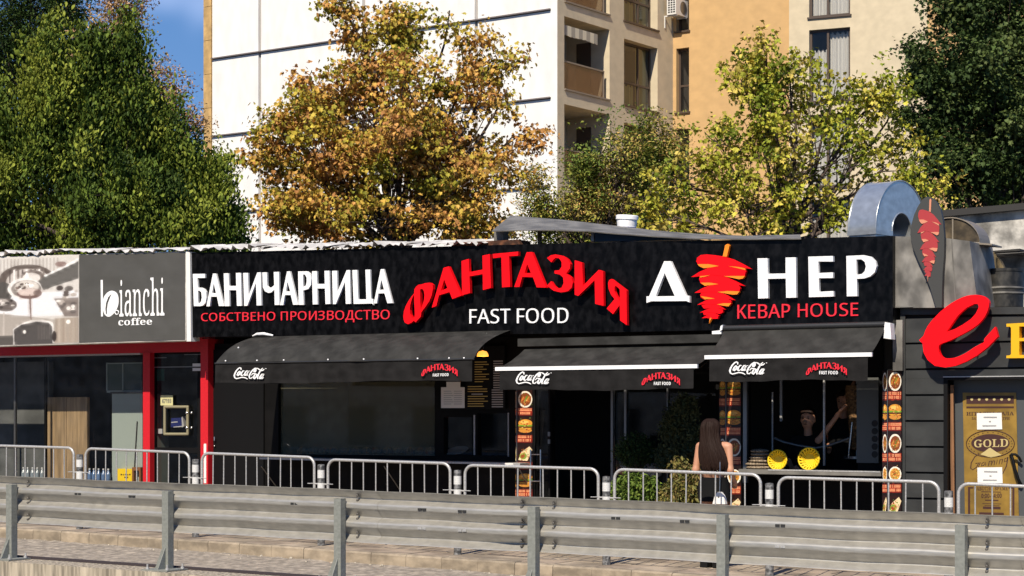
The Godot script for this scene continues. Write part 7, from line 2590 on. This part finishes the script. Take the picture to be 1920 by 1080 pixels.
func woman() -> void:
	var at := P(1339, 1066, 1.28)
	at.y = walk(at.x) + 0.002
	var o := thing("person", "woman with long dark hair in black crop top and skirt behind the barrier", "person", at)
	var p := func(x, y, z): return at + Vector3(x, y, z)
	var bones := [
		[p.call(-0.045, 1.60, -0.01), p.call(-0.045, 1.53, -0.03), 0.092, 0.07], [p.call(-0.045, 1.56, -0.10), p.call(-0.045, 1.545, -0.115), 0.013, 0.015], [p.call(-0.035, 1.5, 0.0), p.call(-0.01, 1.41, 0.01), 0.05, 0.055],
		[p.call(-0.14, 1.39, 0.0), p.call(0.14, 1.385, 0.0), 0.055, 0.055], [p.call(-0.06, 1.28, 0.0), p.call(0.06, 1.28, 0.0), 0.10, 0.10], [p.call(-0.05, 1.1, 0.0), p.call(0.05, 1.1, 0.0), 0.092, 0.092],
		[p.call(-0.07, 0.92, 0.01), p.call(0.07, 0.92, 0.01), 0.118, 0.118],
		[p.call(-0.18, 1.385, 0.0), p.call(-0.215, 1.12, 0.03), 0.048, 0.039], [p.call(-0.215, 1.12, 0.03), p.call(-0.17, 1.02, -0.17), 0.038, 0.026],
		[p.call(0.18, 1.38, 0.0), p.call(0.215, 1.12, 0.04), 0.048, 0.039], [p.call(0.215, 1.12, 0.04), p.call(0.2, 0.98, -0.12), 0.038, 0.026],
		[p.call(-0.085, 0.86, 0.0), p.call(-0.085, 0.52, -0.01), 0.092, 0.058], [p.call(-0.085, 0.52, -0.01), p.call(-0.10, 0.40, 0.012), 0.052, 0.055], [p.call(-0.10, 0.40, 0.012), p.call(-0.105, 0.12, 0.01), 0.054, 0.036],
		[p.call(0.085, 0.86, 0.0), p.call(0.075, 0.52, -0.01), 0.092, 0.058], [p.call(0.075, 0.52, -0.01), p.call(0.06, 0.40, 0.012), 0.052, 0.055], [p.call(0.06, 0.40, 0.012), p.call(0.05, 0.12, 0.01), 0.054, 0.036],
		[p.call(-0.105, 0.10, 0.01), p.call(-0.12, 0.075, -0.14), 0.036, 0.03], [p.call(0.05, 0.10, 0.01), p.call(0.05, 0.075, -0.14), 0.036, 0.03]]
	bones.append_array(hand_bones(p.call(-0.17, 1.02, -0.17), Vector3(0.3, -0.2, -0.93).normalized(), Vector3(0.5, 0.8, 0), Vector3(0.8, 0, 0)))
	bones.append_array(hand_bones(p.call(0.2, 0.98, -0.12), Vector3(-0.3, -0.4, -0.85).normalized(), Vector3(-0.5, 0.8, 0), Vector3(-0.8, 0, 0)))
	var b := nb(o)
	figure(b, bones, 0.0125, 0.028)
	part(o, "body", b, M.skin)
	b = nb(o)
	loft(b, [[p.call(0, 0.76, 0.0), 0.185, 0.13], [p.call(0, 0.82, 0.005), 0.194, 0.138], [p.call(0, 0.9, 0.01), 0.197, 0.146], [p.call(0, 0.96, 0.01), 0.187, 0.14], [p.call(0, 1.02, 0.005), 0.164, 0.118], [p.call(0, 1.035, 0.0), 0.158, 0.112], [p.call(0, 1.036, 0.0), 0.14, 0.09]], 28, 0.006)
	part(o, "skirt", b, M.skirt_cloth)
	b = nb(o)
	loft(b, [[p.call(0, 1.105, 0.0), 0.156, 0.108], [p.call(0, 1.13, 0.0), 0.160, 0.112], [p.call(0, 1.22, 0.0), 0.168, 0.115], [p.call(0, 1.30, 0.0), 0.172, 0.113], [p.call(0, 1.345, 0.0), 0.166, 0.105], [p.call(0, 1.346, 0.0), 0.12, 0.06]], 28, 0.008)
	for sx in [-0.09, 0.09]:
		b.tube([p.call(sx, 1.33, 0.105), p.call(sx * 1.05, 1.42, 0.06), p.call(sx * 1.05, 1.445, 0.0), p.call(sx, 1.40, -0.07)], 0.011, 6)
	part(o, "crop_top", b, M.black_cloth)
	b = nb(o)
	for q in [[-0.105, -0.02], [0.05, -0.01]]:
		b.plate(PackedVector2Array([Vector2(0, 0), Vector2(25, 0), Vector2(25, 7), Vector2(17, 12), Vector2(9, 14), Vector2(0, 14)]), PackedVector3Array([p.call(q[0] + 0.045, 0.003, 0.06), p.call(q[0] + 0.045, 0.003, -0.2), p.call(q[0] + 0.045, 0.07, -0.2), p.call(q[0] + 0.045, 0.12, -0.11), p.call(q[0] + 0.045, 0.16, -0.03), p.call(q[0] + 0.045, 0.16, 0.06)]), Vector3(-0.09, 0, 0))
	part(o, "shoes", b, M.black_cloth)
	# hair: a mass with strands laid over it; rings of height, centre x, centre z, half width, half depth
	var hr := [[1.708, -0.045, -0.005, 0.006, 0.006], [1.703, -0.045, -0.004, 0.032, 0.033], [1.685, -0.045, -0.002, 0.064, 0.068], [1.65, -0.045, 0.0, 0.090, 0.098], [1.59, -0.045, 0.004, 0.101, 0.108], [1.53, -0.042, 0.02, 0.099, 0.096], [1.46, -0.030, 0.045, 0.106, 0.082], [1.38, -0.008, 0.075, 0.128, 0.068], [1.3, 0.016, 0.09, 0.148, 0.06], [1.22, 0.036, 0.098, 0.156, 0.05], [1.15, 0.046, 0.1, 0.145, 0.038], [1.10, 0.05, 0.1, 0.10, 0.02]]
	b = nb(o)
	var lr := []
	for g in hr:
		lr.append([p.call(g[1], g[0], g[2]), g[3], g[4]])
	loft(b, lr, 28, 0.02)
	var hair := part(o, "hair", b, M.hair)
	for layer in 2:
		b = nb(o)
		var r := RandomNumberGenerator.new()
		r.seed = 77 + layer
		for i in (170 if layer == 0 else 80):
			var a := r.randf_range(-0.35, PI + 0.35)
			var stop := 11.0 - r.randf_range(0.0, 1.6) - absf(a / PI - 0.55) * 1.2
			var wob := r.randf_range(-0.11, 0.11)
			var out := r.randf_range(1.0, 1.05) + (0.07 if r.randf() < 0.2 else 0.0)
			var pts := []
			var rad := []
			for k in 13:
				var x := 0.6 + (stop - 0.6) * k / 12.0
				var g0: Array = hr[int(x)]
				var g1: Array = hr[mini(int(x) + 1, 11)]
				var fr := x - int(x)
				var aa := a + wob * sin(x * 0.9 + i)
				pts.append(at + Vector3(lerpf(g0[1], g1[1], fr) + cos(aa) * lerpf(g0[3], g1[3], fr) * out, lerpf(g0[0], g1[0], fr) - (0.035 * r.randf() if k == 12 else 0.0), lerpf(g0[2], g1[2], fr) + sin(aa) * lerpf(g0[4], g1[4], fr) * out + 0.002))
				rad.append((0.0075 if layer == 0 else 0.0045) if k > 0 and k < 12 else 0.0015)
			b.tube(pts, rad, 4, false)
		part(hair, "strands", b, M.hair)
	# white shoulder bag on a thin chain
	var bp: Vector3 = p.call(0.145, 0.74, 0.20)
	var bag := thing("white_bag", "small white handbag hanging at the woman's hip", "bag", bp)
	b = nb(bag)
	b.plate(PackedVector2Array([Vector2(-6, 0), Vector2(7, 0), Vector2(6, 8), Vector2(4, 14), Vector2(2, 17), Vector2(-1, 17), Vector2(-4, 12)]), PackedVector3Array([bp + Vector3(-0.075, 0, 0), bp + Vector3(0.08, 0, 0), bp + Vector3(0.07, 0.06, 0), bp + Vector3(0.05, 0.1, 0), bp + Vector3(0.02, 0.135, 0), bp + Vector3(-0.012, 0.135, 0), bp + Vector3(-0.05, 0.09, 0)]), Vector3(0, 0, -0.06))
	part(bag, "body", b, M.white_leather)
	b = nb(bag)
	b.tube([bp + Vector3(0.0, 0.125, -0.03), p.call(0.145, 1.0, 0.165), p.call(0.14, 1.2, 0.15), p.call(0.1, 1.40, 0.08), p.call(0.09, 1.445, 0.0)], 0.004, 5)
	part(bag, "chain", b, M.chrome)
	b = nb(bag)
	b.sphere(bp + Vector3(0.0, 0.08, 0.001), Vector3(0.012, 0.012, 0.004), 5, 8)
	part(bag, "clasp", b, M.ink)

func face(o: Node3D, hd: Vector3) -> void:
	var b := nb(o)
	for sx in [-0.033, 0.033]:
		b.sphere(hd + Vector3(sx, 0.008, 0.083), Vector3(0.014, 0.006, 0.006), 5, 8)
		b.tube([hd + Vector3(sx - 0.016, 0.026, 0.086), hd + Vector3(sx + 0.016, 0.028, 0.086)], 0.004, 5)
	b.tube([hd + Vector3(-0.022, -0.062, 0.088), hd + Vector3(0, -0.065, 0.094), hd + Vector3(0.022, -0.062, 0.088)], 0.004, 5)
	part(o, "features", b, M.hair)
